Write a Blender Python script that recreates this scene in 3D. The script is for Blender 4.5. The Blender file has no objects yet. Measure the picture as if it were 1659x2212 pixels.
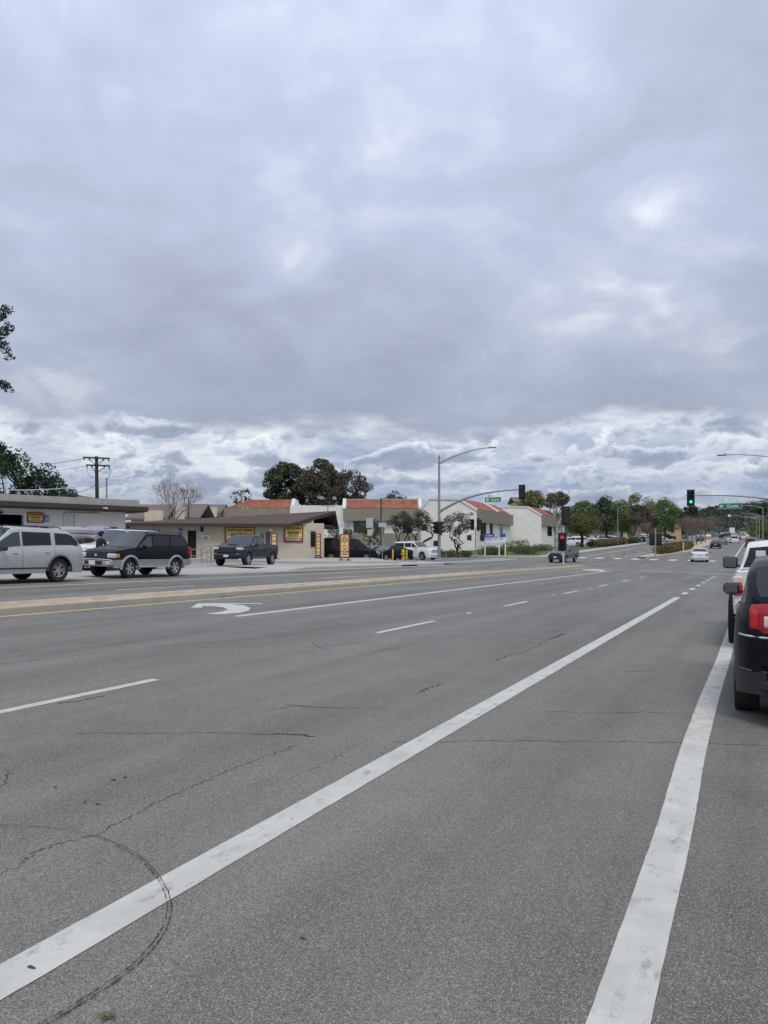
import bpy, bmesh, math, random
from mathutils import Vector, Matrix
random.seed(7)
R = math.radians
SC = bpy.context.scene
COL = SC.collection
# ------------------------------------------------------------------ camera
EYE = 1.7
YAW = math.atan(800.5 / 1661.0)
SY, CY_ = math.sin(YAW), math.cos(YAW)
cd = bpy.data.cameras.new('camera'); cam = bpy.data.objects.new('camera', cd); COL.objects.link(cam)
cam.location = (0, 0, EYE); cam.rotation_euler = (R(90), 0, YAW)
cd.sensor_fit = 'VERTICAL'; cd.sensor_height = 24.0; cd.lens = 24.0 * 1661 / 2212
cd.shift_y = 90.0 / 2212; cd.clip_start = 0.05; cd.clip_end = 20000
SC.camera = cam
# ------------------------------------------------------------------ exposure
SC.view_settings.view_transform = 'Standard'; SC.view_settings.look = 'None'
SC.view_settings.exposure = 0.02; SC.view_settings.gamma = 1.0
SC.render.engine = 'CYCLES'
SC.cycles.use_denoising = True
SC.cycles.max_bounces = 6; SC.cycles.diffuse_bounces = 3; SC.cycles.glossy_bounces = 3
SC.cycles.transparent_max_bounces = 8; SC.cycles.transmission_bounces = 4
# ------------------------------------------------------------------ sky
SUN_EL, SUN_AZ = R(56), R(150)      # compass-like: from +Y towards +X
world = bpy.data.worlds.new('World'); SC.world = world; world.use_nodes = True
world.cycles.sampling_method = 'MANUAL'; world.cycles.sample_map_resolution = 512
SEED = (7.3, -2.0)
def build_sky():
    nt = world.node_tree; nt.nodes.clear(); N = nt.nodes; LK = nt.links
    def nd(t, **k):
        n = N.new(t)
        for a, b in k.items(): setattr(n, a, b)
        return n
    def val(s, v):
        if hasattr(v, 'is_linked') or isinstance(v, bpy.types.NodeSocket): LK.new(v, s)
        else: s.default_value = v
    def M(op, a, b=0.0, c=0.0, clamp=False):
        n = nd('ShaderNodeMath', operation=op, use_clamp=clamp)
        val(n.inputs[0], a); val(n.inputs[1], b); val(n.inputs[2], c); return n.outputs[0]
    def sm(x, a, b, lo=0.0, hi=1.0):
        n = nd('ShaderNodeMapRange', interpolation_type='SMOOTHSTEP')
        val(n.inputs[0], x); n.inputs[1].default_value = a; n.inputs[2].default_value = b
        n.inputs[3].default_value = lo; n.inputs[4].default_value = hi; return n.outputs[0]
    def comb(x, y, z):
        n = nd('ShaderNodeCombineXYZ'); val(n.inputs[0], x); val(n.inputs[1], y); val(n.inputs[2], z); return n.outputs[0]
    def noise(v, scale, det=6, rough=.55, dist=0.0):
        n = nd('ShaderNodeTexNoise'); LK.new(v, n.inputs['Vector']); n.inputs['Scale'].default_value = scale
        n.inputs['Detail'].default_value = det; n.inputs['Roughness'].default_value = rough
        n.inputs['Distortion'].default_value = dist; return n.outputs[0]
    def ramp(x, stops):
        n = nd('ShaderNodeValToRGB'); LK.new(x, n.inputs[0]); e = n.color_ramp.elements
        while len(e) < len(stops): e.new(0.5)
        for i, (p, c) in enumerate(stops): e[i].position = p; e[i].color = (*c, 1)
        return n.outputs[0]
    def mix(f, a, b, bt='MIX'):
        n = nd('ShaderNodeMix', data_type='RGBA', blend_type=bt); val(n.inputs[0], f); val(n.inputs[6], a); val(n.inputs[7], b); return n.outputs[2]
    tc = nd('ShaderNodeTexCoord')
    sp = nd('ShaderNodeSeparateXYZ'); LK.new(tc.outputs['Generated'], sp.inputs[0])
    x, y, z = sp.outputs
    zz = M('MAXIMUM', z, 0.0)
    # cloud plane coordinates
    inv = M('DIVIDE', 1.0, M('ADD', zz, 0.34))
    u = M('MULTIPLY', x, inv); v = M('MULTIPLY', y, inv)
    P = comb(u, v, 0.0)
    P = comb(M('ADD', u, SEED[0]), M('ADD', v, SEED[1]), 0.0)
    big = noise(P, 1.5, 4, .5, .3)
    mid = noise(P, 3.8, 6, .55, .5)
    fine = noise(P, 10.0, 5, .55, .4)
    d1 = M('ADD', M('ADD', M('MULTIPLY', big, .55), M('MULTIPLY', mid, .38)), M('MULTIPLY_ADD', fine, .12, -.025))
    deck = ramp(d1, [(.36, (.47, .525, .665)), (.45, (.545, .605, .77)), (.53, (.615, .685, .88)), (.585, (.72, .79, .97)), (.64, (.98, 1.04, 1.15))])
    # luminance of an overcast sky rises from the horizon to the zenith
    cie = M('MULTIPLY_ADD', zz, .86, .55)
    deck = mix(1.0, deck, comb(cie, cie, cie), 'MULTIPLY')
    # far cumulus seen under the edge of the deck: rows of clouds, far rows first
    el = M('ARCSINE', zz)
    hl = M('SQRT', M('ADD', M('MULTIPLY', x, x), M('MULTIPLY', y, y)))
    cx = M('DIVIDE', x, hl); cyy = M('DIVIDE', y, hl)
    def vec(fa, fe, de=0.0):
        return comb(M('MULTIPLY', cx, fa), M('MULTIPLY', cyy, fa), M('MULTIPLY_ADD', el, fe, de))
    soft = noise(vec(7.0, 26.0), 1.0, 6, .6, .3)
    glow = M('MULTIPLY', sm(el, .06, .125), sm(el, .24, .16))
    bank = ramp(M('MULTIPLY_ADD', glow, .16, soft), [(.38, (.27, .335, .48)), (.50, (.37, .44, .60)), (.60, (.52, .58, .71)), (.74, (.82, .85, .91))])
    for i, (c, hg, fa, cov, br) in enumerate([(.045, .020, 19.0, .08, .74), (.066, .022, 17.0, .09, .84), (.092, .026, 15.0, .09, .98), (.120, .030, 13.0, .08, 1.10), (.152, .034, 12.0, .06, 1.12)]):
        n1 = noise(vec(fa, fa * 1.9, 3.7 * i + 1.3), 1.0, 6, .60, .25)
        q = M('MULTIPLY', M('SUBTRACT', el, c), 1.0 / hg)
        up = M('MAXIMUM', q, 0.0); dn = M('MAXIMUM', M('MULTIPLY', q, -1.0), 0.0)
        fall = M('ADD', M('MULTIPLY', up, .17), M('MULTIPLY', dn, .24))
        dens = M('SUBTRACT', M('ADD', n1, cov), fall)
        mk = sm(dens, .49, .56)
        light = M('ADD', M('MULTIPLY_ADD', q, .20, .40), M('MULTIPLY', M('SUBTRACT', .62, dens), 2.0))
        cc = ramp(light, [(.14, (.26, .31, .43)), (.40, (.345, .40, .525)), (.54, (.54 * br, .59 * br, .69 * br)), (.74, (.90 * br, .925 * br, .96 * br))])
        bank = mix(M('MULTIPLY', mk, .93), bank, cc)
    haze = sm(el, .10, .0)
    bank = mix(M('MULTIPLY', haze, .45), bank, (.40, .475, .64, 1))
    # deck edge, ragged
    rg = noise(vec(4.0, 10.0, 9.0), 1.0, 6, .58)
    ed = M('ADD', el, M('MULTIPLY_ADD', rg, .17, -.085))
    dk = sm(ed, .138, .172)
    under = sm(ed, .34, .17)
    deck = mix(M('MULTIPLY', under, .40), deck, (.36, .405, .515, 1))
    cl = mix(dk, bank, deck)
    sky = nd('ShaderNodeTexSky', sky_type='NISHITA', sun_disc=False, sun_elevation=SUN_EL, sun_rotation=SUN_AZ)
    s10 = mix(1.0, cl, (10.0, 10.0, 10.0, 1), 'MULTIPLY')
    fin = mix(.94, sky.outputs[0], s10)
    bg = nd('ShaderNodeBackground'); LK.new(fin, bg.inputs[0]); bg.inputs[1].default_value = 0.1
    out = nd('ShaderNodeOutputWorld'); LK.new(bg.outputs[0], out.inputs[0])
build_sky()
# ------------------------------------------------------------------ sun behind the clouds
sd = bpy.data.lights.new('sun', 'SUN'); sun = bpy.data.objects.new('sun', sd); COL.objects.link(sun)
sd.energy = 1.5; sd.angle = R(24); sd.color = (1.0, .93, .82)
sdir = Vector((math.sin(SUN_AZ) * math.cos(SUN_EL), math.cos(SUN_AZ) * math.cos(SUN_EL), math.sin(SUN_EL)))
sun.rotation_euler = sdir.to_track_quat('Z', 'Y').to_euler(); sun.location = (0, 0, 60)

# ------------------------------------------------------------------ ground shape (X right of the road axis, Y along the road)
def sstep(a, b, x):
    t = max(0.0, min(1.0, (x - a) / (b - a))); return t * t * (3 - 2 * t)
def rise(y):
    if y < 60: return 0.0
    if y < 78: return .03 / 36 * (y - 60) ** 2
    if y < 520: return .27 + .03 * (y - 78)
    return .27 + .03 * 442 + .01 * (y - 520)
def gz(x, y):
    l = -x
    s = .0356 - .0106 * sstep(62, 85, y)
    if l > 26: l = 26 + 4 * (1 - math.exp(-(l - 26) / 4))
    if l < -6: l = -6 - 2 * (1 - math.exp((l + 6) / 2))
    return s * l + rise(y)
def W(px, d):
    """plan position of a point seen at photo column px at depth d"""
    xc = (px - 829.5) / 1661 * d
    return (CY_ * xc - SY * d, SY * xc + CY_ * d)
def at(px, d, dz=0.0):
    x, y = W(px, d); return Vector((x, y, gz(x, y) + dz))
def hz(py, d):
    """world height of a point at photo row py at depth d"""
    return EYE - (py - 1196.0) * d / 1661
def gp(px, py, dz=0.0):
    """ground point under a photo position"""
    lo, hi = 1.0, 400.0; d = 1.0; prev = None
    while d < 400:
        x, y = W(px, d); f = hz(py, d) - gz(x, y)
        if f < 0: lo, hi = prev, d; break
        prev = d; d *= 1.06
    for _ in range(30):
        m = (lo + hi) / 2; x, y = W(px, m)
        if hz(py, m) - gz(x, y) < 0: hi = m
        else: lo = m
    x, y = W(px, hi); return Vector((x, y, gz(x, y) + dz))

# ------------------------------------------------------------------ materials
MATS = {}
def mat(name, col, rough=.6, metal=0.0, var=0.0, vscale=4.0, bump=0.0, bscale=30.0, spec=.5, coat=0.0, emit=None, estr=0.0, stretch=None, col2=None, dirt=0.0, alpha=1.0):
    if name in MATS: return MATS[name]
    m = bpy.data.materials.new(name); m.use_nodes = True; nt = m.node_tree
    b = nt.nodes['Principled BSDF']; MATS[name] = m
    b.inputs['Base Color'].default_value = (*col, 1); b.inputs['Roughness'].default_value = rough
    b.inputs['Metallic'].default_value = metal; b.inputs['Specular IOR Level'].default_value = spec
    b.inputs['Coat Weight'].default_value = coat; b.inputs['Coat Roughness'].default_value = .05
    b.inputs['Alpha'].default_value = alpha
    if emit: b.inputs['Emission Color'].default_value = (*emit, 1); b.inputs['Emission Strength'].default_value = estr
    if var or bump or col2:
        tc = nt.nodes.new('ShaderNodeTexCoord'); src = tc.outputs['Object']
        if stretch:
            mp = nt.nodes.new('ShaderNodeMapping'); nt.links.new(src, mp.inputs[0]); mp.inputs['Scale'].default_value = stretch; src = mp.outputs[0]
    if var or col2:
        n = nt.nodes.new('ShaderNodeTexNoise'); nt.links.new(src, n.inputs['Vector']); n.inputs['Scale'].default_value = vscale
        n.inputs['Detail'].default_value = 7; n.inputs['Roughness'].default_value = .62
        r = nt.nodes.new('ShaderNodeValToRGB'); nt.links.new(n.outputs[0], r.inputs[0])
        c2 = col2 or tuple(c * (1 + var) for c in col); c1 = tuple(c * (1 - var) for c in col)
        r.color_ramp.elements[0].position = .32; r.color_ramp.elements[1].position = .68
        r.color_ramp.elements[0].color = (*c1, 1); r.color_ramp.elements[1].color = (*c2, 1)
        nt.links.new(r.outputs[0], b.inputs['Base Color'])
        rr = nt.nodes.new('ShaderNodeMapRange'); nt.links.new(n.outputs[0], rr.inputs[0])
        rr.inputs[3].default_value = max(.02, rough - .08); rr.inputs[4].default_value = min(1, rough + .08)
        nt.links.new(rr.outputs[0], b.inputs['Roughness'])
    if bump:
        n2 = nt.nodes.new('ShaderNodeTexNoise'); nt.links.new(src, n2.inputs['Vector']); n2.inputs['Scale'].default_value = bscale; n2.inputs['Detail'].default_value = 5
        bp = nt.nodes.new('ShaderNodeBump'); nt.links.new(n2.outputs[0], bp.inputs['Height']); bp.inputs['Strength'].default_value = bump; bp.inputs['Distance'].default_value = .02
        nt.links.new(bp.outputs[0], b.inputs['Normal'])
    return m

# ------------------------------------------------------------------ mesh builder
class MB:
    def __init__(s): s.v = []; s.f = []
    def add(s, vs, fs):
        o = len(s.v); s.v += [tuple(p) for p in vs]; s.f += [tuple(i + o for i in f) for f in fs]; return s
    def box(s, c, d, rz=0.0, bev=0.0, M=None):
        hx, hy, hz_ = d[0] / 2, d[1] / 2, d[2] / 2
        b = min(bev, hx * .9, hy * .9, hz_ * .9)
        if b <= 0:
            vs = [(sx * hx, sy * hy, sz * hz_) for sz in (-1, 1) for sx, sy in ((-1, -1), (1, -1), (1, 1), (-1, 1))]
            fs = [(3, 2, 1, 0), (4, 5, 6, 7), (0, 1, 5, 4), (1, 2, 6, 5), (2, 3, 7, 6), (3, 0, 4, 7)]
        else:
            vs = []; fs = []
            def ring(x, y, z): return [(-x, -y + b, z), (-x + b, -y, z), (x - b, -y, z), (x, -y + b, z), (x, y - b, z), (x - b, y, z), (-x + b, y, z), (-x, y - b, z)]
            rs = [ring(hx - b, hy - b, -hz_), ring(hx, hy, -hz_ + b), ring(hx, hy, hz_ - b), ring(hx - b, hy - b, hz_)]
            for r_ in rs: vs += r_
            for k in range(3):
                for i in range(8):
                    j = (i + 1) % 8; fs.append((k * 8 + i, k * 8 + j, k * 8 + 8 + j, k * 8 + 8 + i))
            fs.append(tuple(reversed(range(8)))); fs.append(tuple(range(24, 32)))
        T = M if M is not None else Matrix.Translation(Vector(c)) @ Matrix.Rotation(rz, 4, 'Z')
        return s.add([T @ Vector(p) for p in vs], fs)
    def tube(s, pts, rad, n=8, caps=True):
        pts = [Vector(p) for p in pts]; rads = rad if isinstance(rad, (list, tuple)) else [rad] * len(pts)
        o = len(s.v); up = Vector((0, 0, 1)); prev = None
        for i, p in enumerate(pts):
            t = (pts[min(i + 1, len(pts) - 1)] - pts[max(i - 1, 0)])
            t = t.normalized() if t.length > 1e-9 else up
            if prev is None:
                a = t.cross(up)
                if a.length < 1e-3: a = t.cross(Vector((1, 0, 0)))
            else: a = prev - t * prev.dot(t)
            a.normalize(); prev = a; bb = t.cross(a)
            for k in range(n):
                an = 2 * math.pi * k / n; s.v.append(tuple(p + (a * math.cos(an) + bb * math.sin(an)) * rads[i]))
        for i in range(len(pts) - 1):
            for k in range(n):
                k2 = (k + 1) % n; s.f.append((o + i * n + k, o + i * n + n + k, o + i * n + n + k2, o + i * n + k2))
        if caps:
            s.f.append(tuple(o + k for k in range(n))); e = o + (len(pts) - 1) * n; s.f.append(tuple(e + k for k in reversed(range(n))))
        return s
    def lathe(s, prof, n=24, M=Matrix.Identity(4)):
        o = len(s.v)
        for r_, z in prof:
            for k in range(n):
                a = 2 * math.pi * k / n; s.v.append(tuple(M @ Vector((r_ * math.cos(a), r_ * math.sin(a), z))))
        for i in range(len(prof) - 1):
            for k in range(n):
                k2 = (k + 1) % n; s.f.append((o + i * n + k, o + i * n + k2, o + i * n + n + k2, o + i * n + n + k))
        return s
    def prism(s, poly, z0, z1, M=Matrix.Identity(4)):
        n = len(poly); vs = [M @ Vector((p[0], p[1], z0)) for p in poly] + [M @ Vector((p[0], p[1], z1)) for p in poly]
        fs = [tuple(reversed(range(n))), tuple(range(n, 2 * n))] + [(i, (i + 1) % n, n + (i + 1) % n, n + i) for i in range(n)]
        return s.add(vs, fs)
    def quad(s, a, b, c, d): return s.add([a, b, c, d], [(0, 1, 2, 3)])
    def ellipsoid(s, c, r, n=12, m=8):
        prof = [(max(1e-4, math.sin(math.pi * i / m)), -math.cos(math.pi * i / m)) for i in range(m + 1)]
        return s.lathe(prof, n, Matrix.Translation(Vector(c)) @ Matrix.Diagonal((r[0], r[1], r[2], 1)))
    def mesh(s, name, m, smooth=False):
        me = bpy.data.meshes.new(name); me.from_pydata(s.v, [], s.f); me.validate(); me.update()
        if m: me.materials.append(m)
        if smooth:
            for p in me.polygons: p.use_smooth = True
            if smooth != 'all':
                me.set_sharp_from_angle(angle=R(smooth if not isinstance(smooth, bool) else 38))
        return me
    def build(s, name, m, parent=None, smooth=False):
        return link(name, s.mesh(name, m, smooth), parent)
def link(name, me, parent=None):
    o = bpy.data.objects.new(name, me); COL.objects.link(o)
    if parent is not None: o.parent = parent
    return o
def tag(o, label=None, cat=None, group=None, kind=None):
    if label: o['label'] = label
    if cat: o['category'] = cat
    if group: o['group'] = group
    if kind: o['kind'] = kind
    return o
def empty(name, loc, rz=0.0, label=None, cat=None, group=None):
    o = bpy.data.objects.new(name, None); COL.objects.link(o); o.location = loc; o.rotation_euler = (0, 0, rz)
    o.empty_display_size = .2
    return tag(o, label, cat, group)
def copy_tree(o, parent=None):
    c = o.copy(); COL.objects.link(c); c.parent = parent
    for ch in o.children: copy_tree(ch, c)
    return c
def text_mesh(txt, size, m, bold=.0, align='CENTER', ext=.004, sx=1.0):
    cu = bpy.data.curves.new('txt', 'FONT'); cu.body = txt; cu.size = size; cu.align_x = align; cu.align_y = 'CENTER'
    cu.offset = bold * size; cu.extrude = ext; cu.resolution_u = 3
    ob = bpy.data.objects.new('txt', cu); COL.objects.link(ob)
    dg = bpy.context.evaluated_depsgraph_get(); me = bpy.data.meshes.new_from_object(ob.evaluated_get(dg))
    bpy.data.objects.remove(ob); bpy.data.curves.remove(cu)
    me.materials.clear(); me.materials.append(m)
    if sx != 1.0:
        for v in me.vertices: v.co.x *= sx
    return me
def text_on(parent, txt, size, m, loc, bold=.02, sx=1.0, name='lettering', align='CENTER'):
    """lettering standing in the parent's XZ plane, facing -Y"""
    o = link(name, text_mesh(txt, size, m, bold, align, .004, sx), parent); o.location = loc; o.rotation_euler = (R(90), 0, 0); return o
# ================================================================== SETTING: ground, road, kerbs, markings
def ground_mat(name, stops, scales, rough=.9, bump=.3, bscale=60, specks=None, bands=False):
    m = bpy.data.materials.new(name); m.use_nodes = True; nt = m.node_tree; N = nt.nodes; LK = nt.links
    b = N['Principled BSDF']; b.inputs['Specular IOR Level'].default_value = .3
    tc = N.new('ShaderNodeTexCoord'); src = tc.outputs['Object']
    def noise(scale, det=6, ro=.6, vec=None):
        n = N.new('ShaderNodeTexNoise'); LK.new(vec or src, n.inputs['Vector']); n.inputs['Scale'].default_value = scale
        n.inputs['Detail'].default_value = det; n.inputs['Roughness'].default_value = ro; return n.outputs[0]
    def mth(op, a, c):
        n = N.new('ShaderNodeMath'); n.operation = op
        for i, v in enumerate((a, c)):
            if isinstance(v, float): n.inputs[i].default_value = v
            else: LK.new(v, n.inputs[i])
        return n.outputs[0]
    acc = None
    for sc, w in scales:
        t = mth('MULTIPLY', noise(sc), w); acc = t if acc is None else mth('ADD', acc, t)
    if bands:
        mp = N.new('ShaderNodeMapping'); LK.new(src, mp.inputs[0]); mp.inputs['Scale'].default_value = (1.0, .035, 1.0)
        acc = mth('ADD', acc, mth('MULTIPLY', mth('SUBTRACT', noise(1.1, 4, .6, mp.outputs[0]), .5), .62))
        mp2 = N.new('ShaderNodeMapping'); LK.new(src, mp2.inputs[0]); mp2.inputs['Scale'].default_value = (.33, .09, 1.0)
        acc = mth('ADD', acc, mth('MULTIPLY', mth('SUBTRACT', noise(1.0, 6, .65, mp2.outputs[0]), .5), .45))
    r = N.new('ShaderNodeValToRGB'); LK.new(acc, r.inputs[0]); e = r.color_ramp.elements
    while len(e) < len(stops): e.new(.5)
    for i, (p, c) in enumerate(stops): e[i].position = p; e[i].color = (*c, 1)
    col = r.outputs[0]
    if specks:
        for (sc, thr, c, amt) in specks:
            vo = N.new('ShaderNodeTexVoronoi'); LK.new(src, vo.inputs['Vector']); vo.inputs['Scale'].default_value = sc
            sp = N.new('ShaderNodeSeparateColor'); LK.new(vo.outputs['Color'], sp.inputs[0])
            k = mth('MULTIPLY', mth('GREATER_THAN', sp.outputs[0], thr), amt)
            mx = N.new('ShaderNodeMix'); mx.data_type = 'RGBA'; LK.new(k, mx.inputs[0]); LK.new(col, mx.inputs[6]); mx.inputs[7].default_value = (*c, 1); col = mx.outputs[2]
    LK.new(col, b.inputs['Base Color']); b.inputs['Roughness'].default_value = rough
    if bump:
        bp = N.new('ShaderNodeBump'); LK.new(noise(bscale, 4, .7), bp.inputs['Height']); bp.inputs['Strength'].default_value = bump; bp.inputs['Distance'].default_value = .012
        LK.new(bp.outputs[0], b.inputs['Normal'])
    MATS[name] = m; return m
M_ASPH = ground_mat('asphalt', [(.28, (.085, .084, .074)), (.44, (.144, .143, .126)), (.58, (.188, .187, .165)), (.76, (.25, .248, .22))],
    [(330.0, .40), (60.0, .22), (1.4, .22), (.25, .16)], .88, .5, 190, [(210.0, .78, (.055, .055, .050), .65), (190.0, .91, (.40, .395, .35), .60), (300.0, .94, (.58, .57, .51), .55)], True)
M_CONC = ground_mat('concrete', [(.3, (.30, .29, .265)), (.5, (.40, .39, .355)), (.7, (.48, .47, .43))], [(40.0, .35), (3.0, .35), (.4, .3)], .9, .3, 90)
M_LOT = ground_mat('lot_concrete', [(.3, (.24, .235, .22)), (.5, (.33, .325, .30)), (.7, (.42, .41, .38))], [(30.0, .3), (2.0, .35), (.3, .35)], .9, .3, 60)
M_TERR = ground_mat('dry_ground', [(.3, (.10, .095, .06)), (.5, (.16, .145, .09)), (.7, (.22, .20, .13))], [(8.0, .3), (.5, .4), (.05, .3)], .95, .4, 20)
M_GRASS = ground_mat('lawn', [(.3, (.05, .075, .022)), (.5, (.085, .125, .038)), (.7, (.14, .17, .065))], [(20.0, .45), (2.0, .3), (.3, .25)], .95, .6, 30)
def paint_mat(name, col, wear, dark=(.15, .15, .148), scale=9.0):
    m = bpy.data.materials.new(name); m.use_nodes = True; nt = m.node_tree; N = nt.nodes; LK = nt.links; b = N['Principled BSDF']
    tc = N.new('ShaderNodeTexCoord')
    def noise(sc, det, ro, st=(1, 1, 1)):
        mp = N.new('ShaderNodeMapping'); LK.new(tc.outputs['Object'], mp.inputs[0]); mp.inputs['Scale'].default_value = st
        n = N.new('ShaderNodeTexNoise'); LK.new(mp.outputs[0], n.inputs['Vector']); n.inputs['Scale'].default_value = sc; n.inputs['Detail'].default_value = det; n.inputs['Roughness'].default_value = ro; return n.outputs[0]
    def rmp(s, a, c, lo, hi):
        n = N.new('ShaderNodeMapRange'); LK.new(s, n.inputs[0]); n.inputs[1].default_value = a; n.inputs[2].default_value = c; n.inputs[3].default_value = lo; n.inputs[4].default_value = hi; return n.outputs[0]
    k = rmp(noise(scale, 9, .78, (1, .45, 1)), .54, .70, 0, wear)
    g = rmp(noise(2.6, 8, .7), .38, .66, 0, .75)
    k2 = rmp(noise(130.0, 4, .65), .52, .66, 0, .75)
    def mix(f, a, c2):
        n = N.new('ShaderNodeMix'); n.data_type = 'RGBA'; LK.new(f, n.inputs[0])
        if isinstance(a, tuple): n.inputs[6].default_value = (*a, 1)
        else: LK.new(a, n.inputs[6])
        n.inputs[7].default_value = (*c2, 1); return n.outputs[2]
    c = mix(g, col, tuple(q * .72 for q in col)); c = mix(k2, c, tuple(q * .7 for q in col)); c = mix(k, c, dark)
    LK.new(c, b.inputs['Base Color']); b.inputs['Roughness'].default_value = .75
    bp = N.new('ShaderNodeBump'); LK.new(noise(160, 4, .7), bp.inputs['Height']); bp.inputs['Strength'].default_value = .35; bp.inputs['Distance'].default_value = .01
    LK.new(bp.outputs[0], b.inputs['Normal']); MATS[name] = m; return m
M_WLINE = paint_mat('white_road_paint', (.60, .59, .53), .8)
M_WCROSS = paint_mat('white_crosswalk_paint', (.70, .69, .64), .45, scale=4.0)
M_YLINE = paint_mat('yellow_road_paint', (.62, .46, .20), .6)
M_CRACK = mat('crack_tar', (.035, .035, .034), .9, var=.5, vscale=9)
M_SEAL = mat('joint_sealant', (.045, .045, .046), .7, var=.3, vscale=30)
M_SEALTOP = mat('loop_patch', (.115, .116, .118), .85, var=.25, vscale=60)

def frange(a, b, st):
    n = max(1, int(math.ceil((b - a) / st))); return [a + (b - a) * i / n for i in range(n + 1)]
def sheet(name, xs, ys, dz, m, zf=gz):
    mb = MB(); nx = len(xs)
    for y in ys:
        for x in xs: mb.v.append((x, y, zf(x, y) + dz))
    for j in range(len(ys) - 1):
        for i in range(nx - 1): mb.f.append((j * nx + i, j * nx + i + 1, j * nx + nx + i + 1, j * nx + nx + i))
    o = mb.build(name, m, None, 'all'); return o
YS = frange(-60, 56, 8) [:-1] + frange(56, 96, 1.6) + frange(96, 560, 16)[1:]
def ys_between(a, b, st=99):
    r = [a] + [y for y in YS if a + .05 < y < b - .05] + [b]; return r
XS_ROAD = [-22.3, -19, -14, -9, -4, 0, 3, 6, 7.5]
tag(sheet('ground', [-4000, -2000, -900, -500, -300, -180, -120, -80, -60, -50, -44, -40, -37, -34, -31, -28.5, -26, -22, -16, -10, -4, 0, 4, 6, 7, 8, 9, 10.5, 12, 15, 20, 40, 100, 300, 900, 2500, 5000],
    [-900, -200] + YS + [700, 1000, 2000, 5000], -.10, M_TERR), kind='structure')
tag(sheet('road', XS_ROAD, YS, 0, M_ASPH), kind='structure')
def lot_z(x, y): return gz(x, y)
tag(sheet('side_street', [-130, -90, -60, -48, -42, -38, -35, -32, -30, -28, -26, -24, -22.3], ys_between(61.5, 88), -.002, M_ASPH), kind='structure')
tag(sheet('side_street', [7.5, 8.2, 9, 10, 12, 16, 30, 80], ys_between(61.5, 88), -.002, M_ASPH), kind='structure')
# left lot: asphalt strip and concrete apron
tag(sheet('driveway_apron', [-26.4, -24.5, -22.302], ys_between(-60, 34.6), .012, M_CONC), kind='structure')
tag(sheet('parking_lot', [-120, -80, -60, -50, -44, -40, -37, -34, -31, -28.5, -26.4], ys_between(-60, 61.4), .006, M_LOT), kind='structure')
# gutter strip along the far kerb
tag(sheet('gutter', [-22.29, -21.75], ys_between(-60, 60.0), .006, M_CONC), kind='structure')

M_KERB = ground_mat('kerb_concrete', [(.3, (.30, .285, .245)), (.5, (.41, .39, .335)), (.7, (.50, .475, .41))], [(30.0, .4), (2.0, .4), (.4, .2)], .9, .3, 70)
M_REDKERB = mat('red_kerb_paint', (.26, .095, .08), .8, var=.3, vscale=5)
def slab(name, pts, h0, h1, m, parent=None, base=-.2):
    """closed slab following the ground: pts = polygon outline (x,y), sides down to base, top at ground+h1"""
    mb = MB(); n = len(pts)
    vs = [(p[0], p[1], gz(*p) + base) for p in pts] + [(p[0], p[1], gz(*p) + h1) for p in pts]
    mb.add(vs, [tuple(range(n, 2 * n))] + [(i, (i + 1) % n, n + (i + 1) % n, n + i) for i in range(n)])
    return mb.build(name, m, parent)
def strip_prism(name, cl, cr, y0, y1, h, m, parent=None, base=-.15, r=.02):
    """kerb-like bar from x=cl(y) to x=cr(y)"""
    mb = MB(); ys = ys_between(y0, y1)
    if len(ys) < 12: ys = frange(y0, y1, max(.5, (y1 - y0) / 14))
    for y in ys:
        a = cl(y) if callable(cl) else cl; b = cr(y) if callable(cr) else cr
        za, zb = gz(a, y), gz(b, y)
        mb.v += [(a, y, za + base), (a, y, za + h - r), (a + r, y, za + h), (b - r, y, zb + h), (b, y, zb + h - r), (b, y, zb + base)]
    for j in range(len(ys) - 1):
        o = j * 6
        for k in range(5): mb.f.append((o + k, o + k + 6, o + k + 7, o + k + 1))
    mb.f.append(tuple(range(6))); e = (len(ys) - 1) * 6; mb.f.append(tuple(e + k for k in reversed(range(6))))
    return mb.build(name, m, parent, True)
# --- far sidewalk with kerb (Y 33..60) and corner return into the side street
def arc(cx, cy, r, a0, a1, n=10): return [(cx + r * math.cos(R(a0 + (a1 - a0) * i / n)), cy + r * math.sin(R(a0 + (a1 - a0) * i / n))) for i in range(n + 1)]
kerb_out = [(-22.3, 34.5), (-22.3, 36.2), (-22.3, 40), (-22.3, 46), (-22.3, 52), (-22.3, 56)] + arc(-26.8, 56.6, 4.5, 0, 90, 9)[1:] + [(-34, 61.3), (-42, 61.4), (-60, 61.4)]
def offset_poly(pl, d):
    out = []
    for i, p in enumerate(pl):
        a = Vector(pl[max(0, i - 1)]); b = Vector(pl[min(len(pl) - 1, i + 1)]); t = (b - a).normalized(); n = Vector((-t.y, t.x)); out.append((p[0] + n.x * d, p[1] + n.y * d))
    return out
def ribbon_solid(name, A, B, hA, hB, m, base=-.15, parent=None, skipbottom=True, low_start=False):
    mb = MB(); n = len(A); fA, fB = hA, hB
    for k_, (p, q) in enumerate(zip(A, B)):
        hA, hB = (.014, .014) if (low_start and k_ == 0) else (fA, fB)
        za, zb = gz(*p), gz(*q); mb.v += [(p[0], p[1], za + base), (p[0], p[1], za + hA), (q[0], q[1], zb + hB), (q[0], q[1], zb + base)]
    for i in range(n - 1):
        o = i * 4
        for k in range(3): mb.f.append((o + k, o + k + 1, o + k + 5, o + k + 4))
    mb.f.append((0, 1, 2, 3)); e = (n - 1) * 4; mb.f.append((e + 3, e + 2, e + 1, e))
    return mb.build(name, m, parent)
k_in = offset_poly(kerb_out, .17); s_in = offset_poly(kerb_out, 2.1)
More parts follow.
